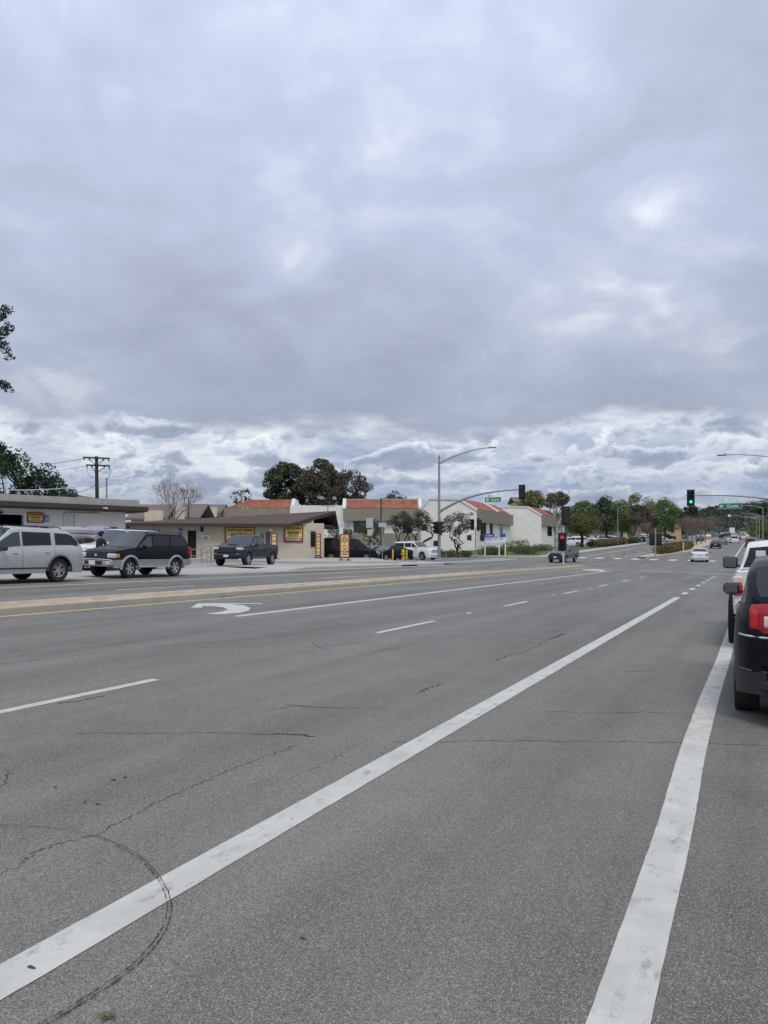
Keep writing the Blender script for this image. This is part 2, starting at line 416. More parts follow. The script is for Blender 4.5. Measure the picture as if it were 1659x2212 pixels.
ribbon = ribbon_solid('kerb', kerb_out, k_in, .145, .15, M_KERB, low_start=True); tag(ribbon, kind='structure')
sw = ribbon_solid('sidewalk', k_in, s_in, .146, .16, M_CONC, low_start=True); tag(sw, kind='structure')
# storm drain mouth in the kerb
dp = gp(668, 1225.0)
mb = MB().box((0, 0, 0), (.03, 2.6, .10)); o = mb.build('storm_drain', mat('drain_dark', (.012, .012, .012), .9)); o.location = (-22.288, 50.5, gz(-22.3, 50.5) + .055)
tag(o, 'dark storm drain slot in the far kerb near the corner signal pole', 'drain')
# --- beyond the side street: kerb, sidewalk, lawn
kn = [(-60, 88.3), (-45, 88.3), (-36, 88.3), (-31, 88.3)] + [(-26.8 + 5 * math.sin(R(a)), 93.3 - 5 * math.cos(R(a))) for a in range(0, 91, 10)] + [(-21.8, y) for y in (98, 104, 112, 124, 140, 160, 190, 240, 300, 380, 470)]
kn_in = offset_poly(kn, .17); sn_in = offset_poly(kn, 2.0)
tag(ribbon_solid('kerb', kn, kn_in, .145, .15, M_KERB), kind='structure')
tag(ribbon_solid('sidewalk', kn_in, sn_in, .146, .15, M_CONC), kind='structure')
for i0, i1 in ((1, 4), (11, 14)):
    A = offset_poly(kn, -.012); tag(ribbon_solid('kerb', A[i0:i1], kn_in[i0:i1], .152, .155, M_REDKERB), kind='structure')
def lawn_z(x, y):
    d = min(-x - 23.8, y - 90.3); return gz(x, y) + .14 + 1.05 * sstep(.5, 20, d)
tag(sheet('lawn', frange(-75, -23.75, 2.2), frange(90.3, 140, 2.2), .0, M_GRASS, lawn_z), kind='structure')
tag(sheet('parking_lot', frange(-80, -25.5, 6), [140.05] + [y for y in YS if y > 141] , .06, M_LOT), kind='structure')
# verge along the far parking lot
# right hand kerb and sidewalk
tag(strip_prism('kerb', 7.5, 7.68, -60, 58, .145, M_KERB), kind='structure')
tag(sheet('sidewalk', [7.68, 9, 10.5], ys_between(-60, 58), .15, M_CONC), kind='structure')
tag(strip_prism('kerb', 4.2, 4.4, 92, 520, .145, M_KERB), kind='structure')
tag(sheet('sidewalk', [4.4, 5.6, 7.0], ys_between(92, 520), .15, M_CONC), kind='structure')
tag(sheet('verge', [7.0, 9, 12, 20, 40], ys_between(92, 520), .13, M_GRASS), kind='structure')
# --- near median: kerbs, brick paving
MX0, MX1 = -14.55, -13.42
MED = empty('median', (0, 0, 0)); tag(MED, kind='structure')
def med_nose(side):
    def f(y):
        mid = (MX0 + MX1) / 2; hw = (MX1 - MX0) / 2
        if y < 68.5: return mid + side * hw
        t = min(1, (y - 68.5) / 1.4); return mid + side * hw * math.sqrt(max(0.02, 1 - t * t))
    return f
strip_prism('kerb', lambda y: med_nose(1)(y) - .15, med_nose(1), -45, 69.9, .15, M_KERB, MED)
strip_prism('kerb', med_nose(-1), lambda y: med_nose(-1)(y) + .15, -45, 69.9, .15, M_KERB, MED)
M_MORT = mat('median_mortar', (.30, .25, .21), .95, var=.2, vscale=20)
sheet('mortar_bed', [MX0 + .15, MX1 - .15], ys_between(-45, 69.6), .125, M_MORT).parent = MED
BR = [mat('paver_%s' % n, c, .85, var=.22, vscale=9, bump=.2, bscale=60) for n, c in (('rose', (.42, .305, .205)), ('salmon', (.46, .345, .24)), ('brown', (.37, .27, .19)), ('buff', (.46, .37, .265)))]
def brick_me(m):
    return MB().box((0, 0, 0), (.196, .395, .05), 0, .008).mesh('brick', m)
BME = [brick_me(m) for m in BR]
rows = 4; bw = (MX1 - MX0 - .30) / rows
bricks = []
for j in range(260):
    for i in range(rows):
        y = -2.0 + j * .405 + (.2 if i % 2 else 0); x = MX0 + .15 + bw * (i + .5)
        if y > 67.5: continue
        # distance seen from the camera
        bricks.append((math.hypot(x, y), x, y))
vis = [b for b in bricks if (lambda zc, xc: zc > 1 and xc / zc > -.52)(-SY * b[1] * -1 * -1 + CY_ * b[2] if False else (-b[1]) * SY + b[2] * CY_, b[1] * CY_ + b[2] * SY)]
vis.sort(); rest = [b for b in bricks if b not in set(vis[:300])]
for d, x, y in vis[:300]:
    o = link('brick', random.choice(BME), MED); o.location = (x, y, gz(x, y) + .124 + random.uniform(0, .006)); o.scale = ((bw - .012) / .196, 1, 1)
    o.rotation_euler = (0, math.atan(.0356), random.uniform(-.01, .01))
mbs = [MB() for _ in BR]
for d, x, y in rest:
    k = random.randrange(4); mbs[k].box((x, y, gz(x, y) + .124 + random.uniform(0, .006)), (bw - .012, .395, .05), random.uniform(-.01, .01))
for k in range(4): tag(mbs[k].build('brick_paving', BR[k], MED), kind='stuff')
# --- far median beyond the junction
def fm_r(y): return -11.6 + 2.9 * sstep(97, 128, y)
def fm_l(y): return -12.9 + .2 * sstep(97, 130, y)
FMED = empty('median', (0, 0, 0)); tag(FMED, kind='structure')
strip_prism('kerb', lambda y: fm_r(y) - .18, fm_r, 97, 250, .15, M_KERB, FMED)
strip_prism('kerb', fm_l, lambda y: fm_l(y) + .18, 97, 250, .15, M_KERB, FMED)
mb = MB(); ys = ys_between(97, 250)
for y in ys: mb.v += [(fm_l(y) + .18, y, gz(fm_l(y), y) + .135), (fm_r(y) - .18, y, gz(fm_r(y), y) + .135)]
for j in range(len(ys) - 1): mb.f.append((j * 2, j * 2 + 1, j * 2 + 3, j * 2 + 2))
mb.build('paving', BR[1], FMED)
strip_prism('kerb', lambda y: -11.5 - 0 * y, -8.6, 285, 520, .15, M_KERB, FMED)

# --- painted markings
def mark(name, polys, m, dz=.004):
    """polys: list of outlines given as (x,y)"""
    mb = MB()
    for pl in polys:
        o = len(mb.v); mb.v += [(p[0], p[1], gz(*p) + dz) for p in pl]; mb.f.append(tuple(range(o, o + len(pl))))
    return tag(mb.build(name, m), kind='structure')
def line(name, x, y0, y1, w, m, dz=.004, jit=.0):
    mb = MB(); ys = [y0]
    st = .12 if jit else 3.0
    ys = sorted(set([round(y, 3) for y in frange(y0, y1, st) if y < 22] + ys_between(y0, y1))) if y0 < 40 else ys_between(y0, y1)
    ys = [y for y in ys if y0 <= y <= y1]
    for y in ys:
        xx = x(y) if callable(x) else x; j1 = random.uniform(-jit, jit); j2 = random.uniform(-jit, jit)
        mb.v += [(xx - w / 2 + j1, y, gz(xx - w / 2, y) + dz), (xx + w / 2 + j2, y, gz(xx + w / 2, y) + dz)]
    for j in range(len(ys) - 1): mb.f.append((j * 2, j * 2 + 1, j * 2 + 3, j * 2 + 2))
    return tag(mb.build(name, m), kind='structure')
LX = {'right': -.44, 'bike': -2.55, 'dash': -6.32, 'turn': -10.0, 'yellow': -13.22}
# the right line bows a little where two passes of the paint truck meet
line('lane_line', lambda y: LX['right'] - .035 * sstep(4.5, 7.5, y) + .03 * sstep(9, 14, y), 1.0, 63.0, .205, M_WLINE, jit=.0018)
_be = gp(1466, 1290.5).y
line('lane_line', LX['bike'], .4, _be, .205, M_WLINE, jit=.0018)
for k in range(7): line('lane_line', LX['bike'], _be + (k + .55) * (62 - _be) / 7.5, _be + (k + .95) * (62 - _be) / 7.5, .205, M_WLINE)
line('lane_line', LX['bike'] + .3, 95.5, 480, .22, M_WLINE)
line('lane_line', -.55, 95.5, 480, .18, M_WLINE)
def road_y(px, py): return gp(px, py).y
for a_, b_ in (((-40, 1552), (349, 1469.5)), ((808, 1367), (936, 1341.5)), ((1087, 1309.5), (1139, 1299)), ((1226, 1283), (1257, 1277)), ((1306, 1267.5), (1326, 1263.5)), ((1360, 1257), (1375, 1254)), ((1398, 1249), (1410, 1246.7))):
    line('lane_line', LX['dash'], road_y(*a_), road_y(*b_), .125, M_WLINE, jit=.003 if a_[0] < 1000 else 0)
line('lane_line', LX['turn'], 13.45, 61.5, .19, M_WLINE, jit=.004)
line('lane_line', LX['yellow'], -45, 68, .17, M_YLINE, jit=.006)
for k in range(9): line('lane_line', -17.2, 1.0 + k * 12.2 - 8.2, 1.0 + k * 12.2 - 4.6, .12, M_WLINE)
line('lane_line', -19.75, -45, 60.5, .14, M_WLINE)
for k in range(30): line('lane_line', -6.0, 100 + k * 12.2, 103.2 + k * 12.2, .14, M_WLINE)
for k in range(18): line('lane_line', -16.2, 99 + k * 12.2, 102.2 + k * 12.2, .14, M_WLINE)
line('lane_line', -19.0, 99, 360, .16, M_WLINE)
line('lane_line', -14.6, 98.5, 130, .14, M_WLINE)
# limit line before the junction
line_p = [(-13.2, 65.6), (-.35, 65.9), (-.35, 66.25), (-13.2, 65.95)]
mark('limit_line', [[(-13.1 + i * 2.125, 65.6), (-13.1 + (i + 1) * 2.125, 65.6), (-13.1 + (i + 1) * 2.125, 66.0), (-13.1 + i * 2.125, 66.0)] for i in range(6)], M_WLINE)
# ladder crosswalk beyond the junction
mark('crosswalk', [[(x, 92.6), (x + .85, 92.6), (x + .85, 95.4), (x, 95.4)] for x in [-21.2 + k * 2.05 for k in range(10)]], M_WCROSS)
# side street crosswalk bars
mark('crosswalk', [[(-27.2, y), (-24.2, y), (-24.2, y + .6), (-27.2, y + .6)] for y in [64.5 + k * 2.0 for k in range(11)]], M_WCROSS)
# turn arrow (traced on the road surface) and the one further on
def gpoly(pts): return [(lambda v: (v.x, v.y))(gp(*p)) for p in pts]
mb_pts = gpoly([(428, 1303.5), (566, 1303.2), (566, 1304.8), (497, 1305.2), (527, 1308), (541, 1313.5), (538, 1319), (520, 1324), (470, 1327.5), (443, 1325.6), (478, 1322), (492, 1317.5), (484, 1312.5), (458, 1309.5), (437, 1309), (437, 1313), (411.5, 1313)])
mark('turn_arrow', [mb_pts], M_WLINE)
mark('turn_arrow', [gpoly([(1256, 1229.6), (1300, 1230.6), (1310, 1233), (1300, 1234.6), (1282, 1233.4), (1262, 1231.4)])], M_WLINE)
# raised reflectors
mr = MB().prism([(-.05, -.05), (.05, -.05), (.05, .05), (-.05, .05)], 0, .018).mesh('reflector', mat('reflector_white', (.7, .7, .68), .4))
for k, (px, py) in enumerate(((1013, 1325), (1196, 1285), (1275, 1272), (1060, 1235), (625, 1259), (1003, 1233))):
    o = link('road_reflector', mr); o.location = gp(px, py)
    tag(o, ['small white reflector between the two near dashes', 'small white reflector just past the near dashes', 'small white reflector close to the junction in the middle lane',
        'small white reflector on far lanes near the signal pole', 'small white reflector on far lanes below the pickup', 'small white reflector on far lanes near the corner'][k], 'reflector', 'reflectors on the road')
# --- cracks and sealed joints
def crack(pts, w, m, name='crack', dz=.003, jag=.02, n=8):
    g3 = [gp(*p) for p in pts]; P = []
    for a, b in zip(g3[:-1], g3[1:]):
        for i in range(n): P.append(a.lerp(b, i / n))
    P.append(g3[-1]); mb = MB()
    L0 = (P[-1] - P[0]).length
    for i, p in enumerate(P):
        t = (P[min(i + 1, len(P) - 1)] - P[max(0, i - 1)]).normalized(); nn = Vector((-t.y, t.x, 0))
        off = random.uniform(-jag, jag); ww = w * random.uniform(.35, 1.3) * (1 if 0 < i < len(P) - 1 else .2)
        for sgn in (-1, 1):
            q = p + nn * (off + sgn * ww / 2); mb.v.append((q.x, q.y, gz(q.x, q.y) + dz))
    for i in range(len(P) - 1): mb.f.append((i * 2, i * 2 + 1, i * 2 + 3, i * 2 + 2))
    return tag(mb.build(name, m), kind='structure')
crack([(160, 1585), (260, 1583), (330, 1585), (440, 1582), (590, 1587)], .009, M_CRACK)
crack([(588, 1586), (640, 1587), (680, 1592)], .03, M_CRACK)
crack([(570, 1536), (640, 1524), (700, 1529), (828, 1531)], .010, M_CRACK)
crack([(610, 1520), (650, 1526), (730, 1530)], .008, M_CRACK)
crack([(0, 1436), (90, 1424), (200, 1412), (330, 1398), (420, 1391), (560, 1379), (680, 1369)], .013, M_CRACK, n=10)
crack([(120, 1520), (170, 1514), (230, 1503)], .02, M_CRACK)
crack([(420, 1400), (520, 1395), (640, 1392)], .012, M_CRACK)
crack([(590, 1400), (640, 1398), (720, 1395), (800, 1385)], .014, M_CRACK)
crack([(672, 1388), (690, 1398), (710, 1406)], .018, M_CRACK)
crack([(850, 1604), (980, 1602), (1100, 1600), (1250, 1601), (1380, 1603), (1500, 1605), (1655, 1610)], .009, M_CRACK, n=12, jag=.03)
crack([(1180, 1538), (1300, 1540), (1420, 1539), (1520, 1541), (1620, 1548)], .009, M_CRACK, n=10, jag=.03)
crack([(1100, 1440), (1210, 1442), (1330, 1450), (1420, 1449)], .012, M_CRACK, n=8, jag=.05)
crack([(1060, 1430), (1100, 1416), (1160, 1397), (1190, 1378)], .014, M_CRACK, n=8, jag=.05)
crack([(1186, 1380), (1200, 1377), (1218, 1368)], .05, M_CRACK)
crack([(905, 1497), (925, 1487), (955, 1477)], .018, M_CRACK, jag=.04)
crack([(205, 1808), (240, 1785), (290, 1762), (340, 1732), (410, 1702), (480, 1670), (560, 1640), (650, 1606)], .006, M_CRACK, n=14, jag=.02)
crack([(0, 1890), (40, 1872), (75, 1842), (140, 1818), (205, 1806)], .006, M_CRACK, n=10)
crack([(0, 1700), (12, 1690), (20, 1664)], .008, M_CRACK)
crack([(-60, 1420), (80, 1400), (260, 1382), (500, 1352)], .01, M_CRACK, n=10, jag=.04)
crack([(700, 1360), (820, 1345), (960, 1325), (1120, 1296)], .012, M_CRACK, n=10, jag=.04)
crack([(760, 1420), (900, 1390), (1000, 1372)], .010, M_CRACK, n=10, jag=.05)
crack([(515, 1700), (600, 1690), (700, 1650), (790, 1600)], .004, M_CRACK, n=12, jag=.04)
# small dark pits
mb = MB()
for px, py in ((183, 1733), (212, 1738), (245, 1685), (270, 1680), (68, 2092), (630, 1770), (655, 2028), (120, 1702)):
    g = gp(px, py); n = 9; rr = random.uniform(.006, .014) * (1.6 if py < 1700 else 1); st = random.uniform(1.1, 2.2); an = random.uniform(-.5, .5)
    o = len(mb.v)
    for k in range(n):
        a = 2 * math.pi * k / n; q = Vector((math.cos(a) * rr * st, math.sin(a) * rr * .8)) * random.uniform(.7, 1.2); x = g.x + q.x * math.cos(an) - q.y * math.sin(an); y = g.y + q.x * math.sin(an) + q.y * math.cos(an)
        mb.v.append((x, y, gz(x, y) + .0055))
    mb.f.append(tuple(range(o, o + n)))
tag(mb.build('pit_mark', M_SEAL), kind='structure')
# sealed saw cut of a loop detector: a round band with darker edges
loop = [(-60, 1786), (0, 1785), (70, 1787), (130, 1793), (195, 1806), (255, 1826), (300, 1852), (338, 1890), (358, 1925), (366, 1960), (360, 1995), (340, 2032), (300, 2078), (250, 2118), (180, 2164), (100, 2212), (30, 2250)]
def band(pts, w, m, dz, name, jag=0.0, off=0.0, n=5):
    g3 = [gp(*p) for p in pts]; P = []
    for i in range(len(g3) - 1):
        p0, p1, p2, p3 = g3[max(0, i - 1)], g3[i], g3[i + 1], g3[min(len(g3) - 1, i + 2)]
        for k in range(n):
            t = k / n; P.append(.5 * ((2 * p1) + (p2 - p0) * t + (2 * p0 - 5 * p1 + 4 * p2 - p3) * t * t + (3 * p1 - p0 - 3 * p2 + p3) * t ** 3))
    P.append(g3[-1]); mb = MB()
    for i, p in enumerate(P):
        t = (P[min(i + 1, len(P) - 1)] - P[max(0, i - 1)]).normalized(); nn = Vector((-t.y, t.x, 0)); ww = w * random.uniform(1 - jag * 20, 1 + jag * 20)
        for sgn in (-1, 1):
            q = p + nn * (off + random.uniform(-jag, jag) + sgn * ww / 2); mb.v.append((q.x, q.y, gz(q.x, q.y) + dz))
    for i in range(len(P) - 1): mb.f.append((i * 2, i * 2 + 1, i * 2 + 3, i * 2 + 2))
    return tag(mb.build(name, m), kind='structure')
band(loop[:9], .004, M_CRACK, .0068, 'loop_joint', .0020, .006, 9)
band(loop[8:], .0045, M_CRACK, .0068, 'loop_joint', .0028, .010, 11)
band(loop[5:], .0035, M_CRACK, .0068, 'loop_joint', .0028, -.010, 11)
tag(sheet('sidewalk', [-26.42, -25.4, -24.3], ys_between(34.62, 59.0), .10, M_CONC), kind='structure')
# ================================================================== VEHICLES
def paint(name, col, metal=.0, rough=.35, dirt=.0):
    if name in MATS: return MATS[name]
    dk = max(col) < .08; m = mat(name, col, rough if not dk else .28, metal, var=.06 if not dirt else dirt, vscale=3.0, coat=.03 if dk else .5, spec=.11 if dk else .5)
    return m
M_GLASS = mat('car_glass', (.013, .016, .018), .06, 0, spec=.45)
M_GLASSL = mat('car_glass_clear', (.045, .055, .06), .05, 0, spec=.7, coat=.2)
M_BLKP = mat('black_plastic', (.02, .02, .021), .55, var=.2, vscale=8)
M_UNDER = mat('underbody', (.008, .008, .008), .9)
M_TYRE = mat('tyre_rubber', (.022, .022, .022), .85, var=.25, vscale=20, bump=.2, bscale=60)
M_RIM = mat('alloy_rim', (.50, .51, .53), .3, .85, var=.1, vscale=10)
M_CHROME = mat('chrome', (.68, .69, .71), .15, .95)
M_SILVER = mat('silver_cladding', (.40, .41, .42), .38, .4, var=.08, vscale=5)
M_HEADL = mat('headlight_lens', (.62, .64, .66), .12, .25, coat=.8)
M_TAIL = mat('tail_light_red', (.40, .006, .012), .12, 0, coat=.8)
M_TAILW = mat('tail_light_clear', (.65, .58, .50), .15, 0, coat=.8)
M_TAILB = mat('tail_light_bright', (.60, .015, .02), .12, 0, coat=.8)
M_AMBER = mat('amber_lens', (.6, .24, .05), .2)
M_PLATE = mat('licence_plate', (.66, .68, .70), .5, var=.12, vscale=12)
M_MIRR = mat('mirror_silver', (.26, .28, .30), .08, 1.0)
M_SEAM = mat('panel_gap', (.006, .006, .006), .9)
def interp(pts, x):
    if x <= pts[0][0]: return pts[0][1]
    for (a, va), (b, vb) in zip(pts[:-1], pts[1:]):
        if x <= b: return va + (vb - va) * (x - a) / (b - a) if b > a else vb
    return pts[-1][1]
def wheel_meshes(r, w, spokes, kind='alloy'):
    """axis along local Y; outer face at +Y"""
    Rm = Matrix.Rotation(R(-90), 4, 'X')
    ri = r * (.60 if kind != 'steel' else .56)
    ty = MB().lathe([(ri, -w * .42), (ri + .02, -w * .5), (r * .93, -w * .5), (r, -w * .34), (r, w * .34), (r * .95, w * .47), (r * .80, w * .5), (ri + .015, w * .46), (ri, w * .40)], 28, Rm)
    if kind == 'mud':
        for k in range(30):
            a = 2 * math.pi * k / 30
            for sy in (-1, 1):
                M_ = Matrix.Rotation(a, 4, 'Y') @ Matrix.Translation((0, sy * w * .34, r - .004)); ty.box((0, 0, 0), (r * .13, w * .26, .035), M=M_)
    rm = MB().lathe([(ri, w * .42), (ri * .94, w * .40), (ri * .90, w * .22), (ri * .88, -w * .3)], 28, Rm)
    rm.lathe([(.001, w * .30), (ri * .17, w * .30), (ri * .20, w * .22)], 14, Rm)
    for k in range(spokes):
        a = 2 * math.pi * k / spokes; M0 = Matrix.Rotation(a, 4, 'Y')
        for off in ((-.13, .13) if kind == 'split' else (0,)):
            wd = ri * (.16 if kind == 'split' else (1.9 / spokes)); o = off * ri
            vs = [(-wd * .5 + o * .5, w * .30, ri * .13), (wd * .5 + o * .5, w * .30, ri * .13), (wd * .62 + o * 1.5, w * .37, ri * .93), (-wd * .62 + o * 1.5, w * .37, ri * .93)]
            bk = [(p[0], p[1] - w * .16, p[2]) for p in vs]
            rm.add([M0 @ Vector(p) for p in vs + bk], [(0, 1, 2, 3), (0, 4, 5, 1), (1, 5, 6, 2), (3, 2, 6, 7), (0, 3, 7, 4)])
    bk = MB().lathe([(.001, -w * .05), (ri * .9, -w * .05)], 20, Rm)
    return ty, rm, bk
def make_car(name, loc, heading, p, label, cat, group=None):
    """p: dict. Local X forward, Y left, Z up. heading = angle of local X in world."""
    root = empty(name, loc, heading, label, cat, group)
    L, Wd = p['L'], p['W']; xf = p['xf']; xr = xf - L        # front bumper x, rear x; wheels at +wb/2, -wb/2
    wb = p['wb']; rw = p['rw']; ra = p.get('ra', rw + .055); sill = p.get('sill', .30); top = p['top']; belt = p['belt']; hwR = Wd / 2
    gls = p.get('glass', M_GLASS); PT = p['paint']; low = p.get('low'); detail = p.get('detail', 2)
    wins = p.get('wins', []); ws = p['ws']; rwn = p.get('rwin'); bed = p.get('bed'); tum = p.get('tum', .17)
    rcf, rcr = p.get('rcf', (.55, .22)), p.get('rcr', (.40, .16)); roofz = max(z for x, z in top)
    keys = [xr, xf] + [x for x, z in top] + [x for x, z in belt] + [a for w in wins for a in (w[0], w[1])] + list(ws) + (list(rwn) if rwn else []) + (list(bed) if bed else [])
    seams = p.get('seams', []) if detail >= 2 else []
    for s_ in seams: keys += [s_ - .007, s_ + .007]
    n_arc = 16 if detail >= 2 else 8
    for wx in (wb / 2, -wb / 2):
        for k in range(n_arc + 1): keys.append(wx - ra * math.cos(math.pi * k / n_arc))
    for d in (.03, .08, .15, .25, .38, .5):
        keys += [xf - d, xr + d]
    st = .14 if detail >= 2 else .35
    k = xr
    while k < xf: keys.append(k); k += st
    keys = sorted(x for x in keys if xr - 1e-6 <= x <= xf + 1e-6); xs = [keys[0]]
    prot = set(round(s_ + e, 4) for s_ in seams for e in (-.007, .007))
    for x in keys[1:]:
        if x - xs[-1] > (.012 if (round(x, 4) in prot or round(xs[-1], 4) in prot) else .025) or (round(x, 4) in prot and x - xs[-1] > .001): xs.append(x)
    xs[-1] = xf
    def halfw(x):
        h = hwR
        for end, (rc, dw) in ((xf, rcf), (xr, rcr)):
            d = abs(end - x)
            if d < rc: t = 1 - d / rc; h -= dw * (1 - math.sqrt(max(0, 1 - t * t)))
        return h
    fb, rb = p.get('fb', .24), p.get('rb', .30)
    def bottom(x):
        z = sill
        if x > wb / 2: z = sill + (fb - sill) * sstep(wb / 2 + ra, xf, x)
        if x < -wb / 2: z = sill + (rb - sill) * sstep(-wb / 2 - ra, xr, x)
        for wx in (wb / 2, -wb / 2):
            d = abs(x - wx)
            if d < ra: z = max(z, rw + math.sqrt(max(0, ra * ra - d * d)) - .0)
        return z
    ROW = []; crown = p.get('crown', .035)
    for x in xs:
        h = halfw(x); zb = bottom(x); zt = interp(top, x); zl = min(interp(belt, x), zt - .02); zb = min(zb, zl - .05)
        tt = max(0.0, (zt - zl - .06) / (roofz - zl + .001)); tt = min(1, tt); inb = bed and bed[0] <= x <= bed[1]
        hT = h - .03 - tum * tt - .02
        zmid = max(zb + .03, p.get('zmid', .62)); zmid = min(zmid, zl - .02)
        zlo = max(zb + .015, p.get('zlo', .45)); zlo = min(zlo, zmid - .008)
        zsh = zl - .03 if zl - .03 > zmid + .004 else zmid + .004
        g = zt - zl; crn = crown * min(1, h / hwR)
        pts = [(h - .10, zb + .0), (h - .022, zb), (h - .004, zlo), (h, zmid), (h - .008, (zmid + zsh) / 2), (h - .028, zsh), (h - .05, zl)]
        bulge = .02 * tt
        pts += [(h - .055 - (h - .055 - hT) * .14 + bulge * .3, zl + g * .14), (h - .055 - (h - .055 - hT) * .80 + bulge, zl + g * .80), (hT, zt - min(.035, g * .1)), (hT - .06, zt - min(.006, g * .02)), (hT * .55, zt + crn * .7), (0, zt + crn)]
        if inb:
            pts[-4] = (h - .05, zt - .002); pts[-3] = (h - .13, zt); pts[-2] = (h - .14, zt - .48); pts[-1] = (0, zt - .48)
            pts[-5] = (h - .045, zl + g * .8)
        ROW.append(pts)
    n = len(ROW[0]); V = []
    for x, pts in zip(xs, ROW): V += [(x, y, z) for y, z in pts]
    nv = len(V); V += [(x, -y, z) for x, y, z in V]
    G = {}
    def put(k, f): G.setdefault(k, []).append(f)
    for i in range(len(xs) - 1):
        xm = (xs[i] + xs[i + 1]) / 2; seam = any(abs(xm - s_) < .0069 for s_ in seams)
        wi = next((k for k, w in enumerate(wins) if w[0] <= xm <= w[1]), None)
        for r_ in range(n - 1):
            a, b, c, d = i * n + r_, (i + 1) * n + r_, (i + 1) * n + r_ + 1, i * n + r_ + 1
            key = 'body'
            if low and r_ < low[0]: key = 'lower_body'
            if seam and 1 <= r_ <= 5: key = 'panel_gap%d' % next(k for k, s_ in enumerate(seams) if abs(xm - s_) < .0069)
            if r_ == 7 and wi is not None: key = 'side_window%d' % wi
            if r_ in (10, 11) or (r_ == 9 and False):
                if ws[0] <= xm <= ws[1]: key = 'windshield'
                elif rwn and rwn[0] <= xm <= rwn[1]: key = 'rear_window'
            if bed and bed[0] <= xm <= bed[1] and r_ >= 10: key = 'bed_liner'
            if p.get('blackroof') and r_ >= 9 and key == 'body' and xm < ws[0] and not bed: pass
            put((key, 0), (a, b, c, d)); put((key, 1), (nv + d, nv + c, nv + b, nv + a))
    for ii, flip in ((0, False), (len(xs) - 1, True)):
        ring = [ii * n + k for k in range(n)] + [nv + ii * n + k for k in reversed(range(n - 1))]
        put(('body', 0), tuple(ring if flip else reversed(ring)))
    def emit(keys_, nm, m):
        fs = [f for k_ in keys_ for f in G.get(k_, [])]
        if not fs: return None
        used = sorted({i for f in fs for i in f}); mp = {v: i for i, v in enumerate(used)}
        b = MB(); b.v = [V[i] for i in used]; b.f = [tuple(mp[i] for i in f) for f in fs]
        # centre seam vertices of both halves coincide; weld them
        me = b.mesh(nm, m, 34); bm = bmesh.new(); bm.from_mesh(me); bmesh.ops.remove_doubles(bm, verts=bm.verts, dist=.0004); bmesh.ops.recalc_face_normals(bm, faces=bm.faces) if nm == 'body_x' else None
        bm.to_mesh(me); bm.free(); me.set_sharp_from_angle(angle=R(34)); return link(nm, me, root)
    emit([('body', 0), ('body', 1)], 'body', PT)
    if low: emit([('lower_body', 0), ('lower_body', 1)], 'lower_body', low[1])
    for k in range(len(seams)):
        for sd_ in (0, 1): emit([('panel_gap%d' % k, sd_)], 'door_gap', M_SEAM)
    for k in range(len(wins)):
        wm = wins[k][2] if len(wins[k]) > 2 else gls
        if wm is None: wm = gls
        for sd_ in (0, 1): emit([('side_window%d' % k, sd_)], 'side_window', wm)
    emit([('windshield', 0), ('windshield', 1)], 'windshield', p.get('wsglass', M_GLASSL))
    emit([('rear_window', 0), ('rear_window', 1)], 'rear_window', gls)
    emit([('bed_liner', 0), ('bed_liner', 1)], 'bed_liner', M_BLKP)
    # closed dark underbody with wheel wells
    MB().box((xf - L / 2, 0, (sill + .75) / 2 + .03), (L - .5, Wd - .62, .75 - sill - .02)).build('underbody', M_UNDER, root)
    # wheels
    ty, rm, bk = wheel_meshes(rw, p.get('tw', .235), p.get('spokes', 5), p.get('wkind', 'alloy'))
    tme = ty.mesh('tyre', M_TYRE, 40); rme = rm.mesh('wheel', p.get('rim', M_RIM), 30); bme = bk.mesh('brake_disc', M_UNDER)
    tw = p.get('tw', .235)
    for wx in (wb / 2, -wb / 2):
        for sy in (1, -1):
            w_ = link('wheel', rme, root); w_.location = (wx, sy * (hwR - p.get('wi', .03) - tw / 2), rw); w_.rotation_euler = (0, random.uniform(0, 1), 0 if sy > 0 else math.pi)
            if p.get('steer') and wx > 0: w_.rotation_euler.z += p['steer']
            link('tyre', tme, w_); link('brake_disc', bme, w_)
    fl = p.get('flare')
    if fl:
        fm, fw = fl
        for wx in (wb / 2, -wb / 2):
            for sy in (1, -1):
                b = MB(); N_ = 18; o = 0
                for k in range(N_ + 1):
                    a = math.pi * (k / N_ * 1.06 - .03); ca, sa = math.cos(a), math.sin(a)
                    for rr, yy in ((ra - .01, hwR - .10), (ra - .012, hwR + .028), (ra + .02, hwR + .036), (ra + fw, hwR + .012), (ra + fw + .01, hwR - .03)):
                        b.v.append((wx + rr * ca, sy * yy, rw + rr * sa))
                for k in range(N_):
                    for q in range(4):
                        f = (k * 5 + q, k * 5 + q + 1, k * 5 + q + 6, k * 5 + q + 5); b.f.append(f if sy < 0 else tuple(reversed(f)))
                b.build('fender_flare', fm, root, 50)
    # front
    zf = interp(top, xf)
    def part(nm, m, c, d, bev=.02, rz=0.0): return MB().box(c, d, rz, bev).build(nm, m, root)
    for it in p.get('boxes', []):
        nm, m, c, d = it[:4]; bev = it[4] if len(it) > 4 else .02; rz = it[5] if len(it) > 5 else 0
        part(nm, m, c, d, bev, rz)
        if len(it) > 6 and it[6]: part(nm, m, (c[0], -c[1], c[2]), d, bev, -rz)
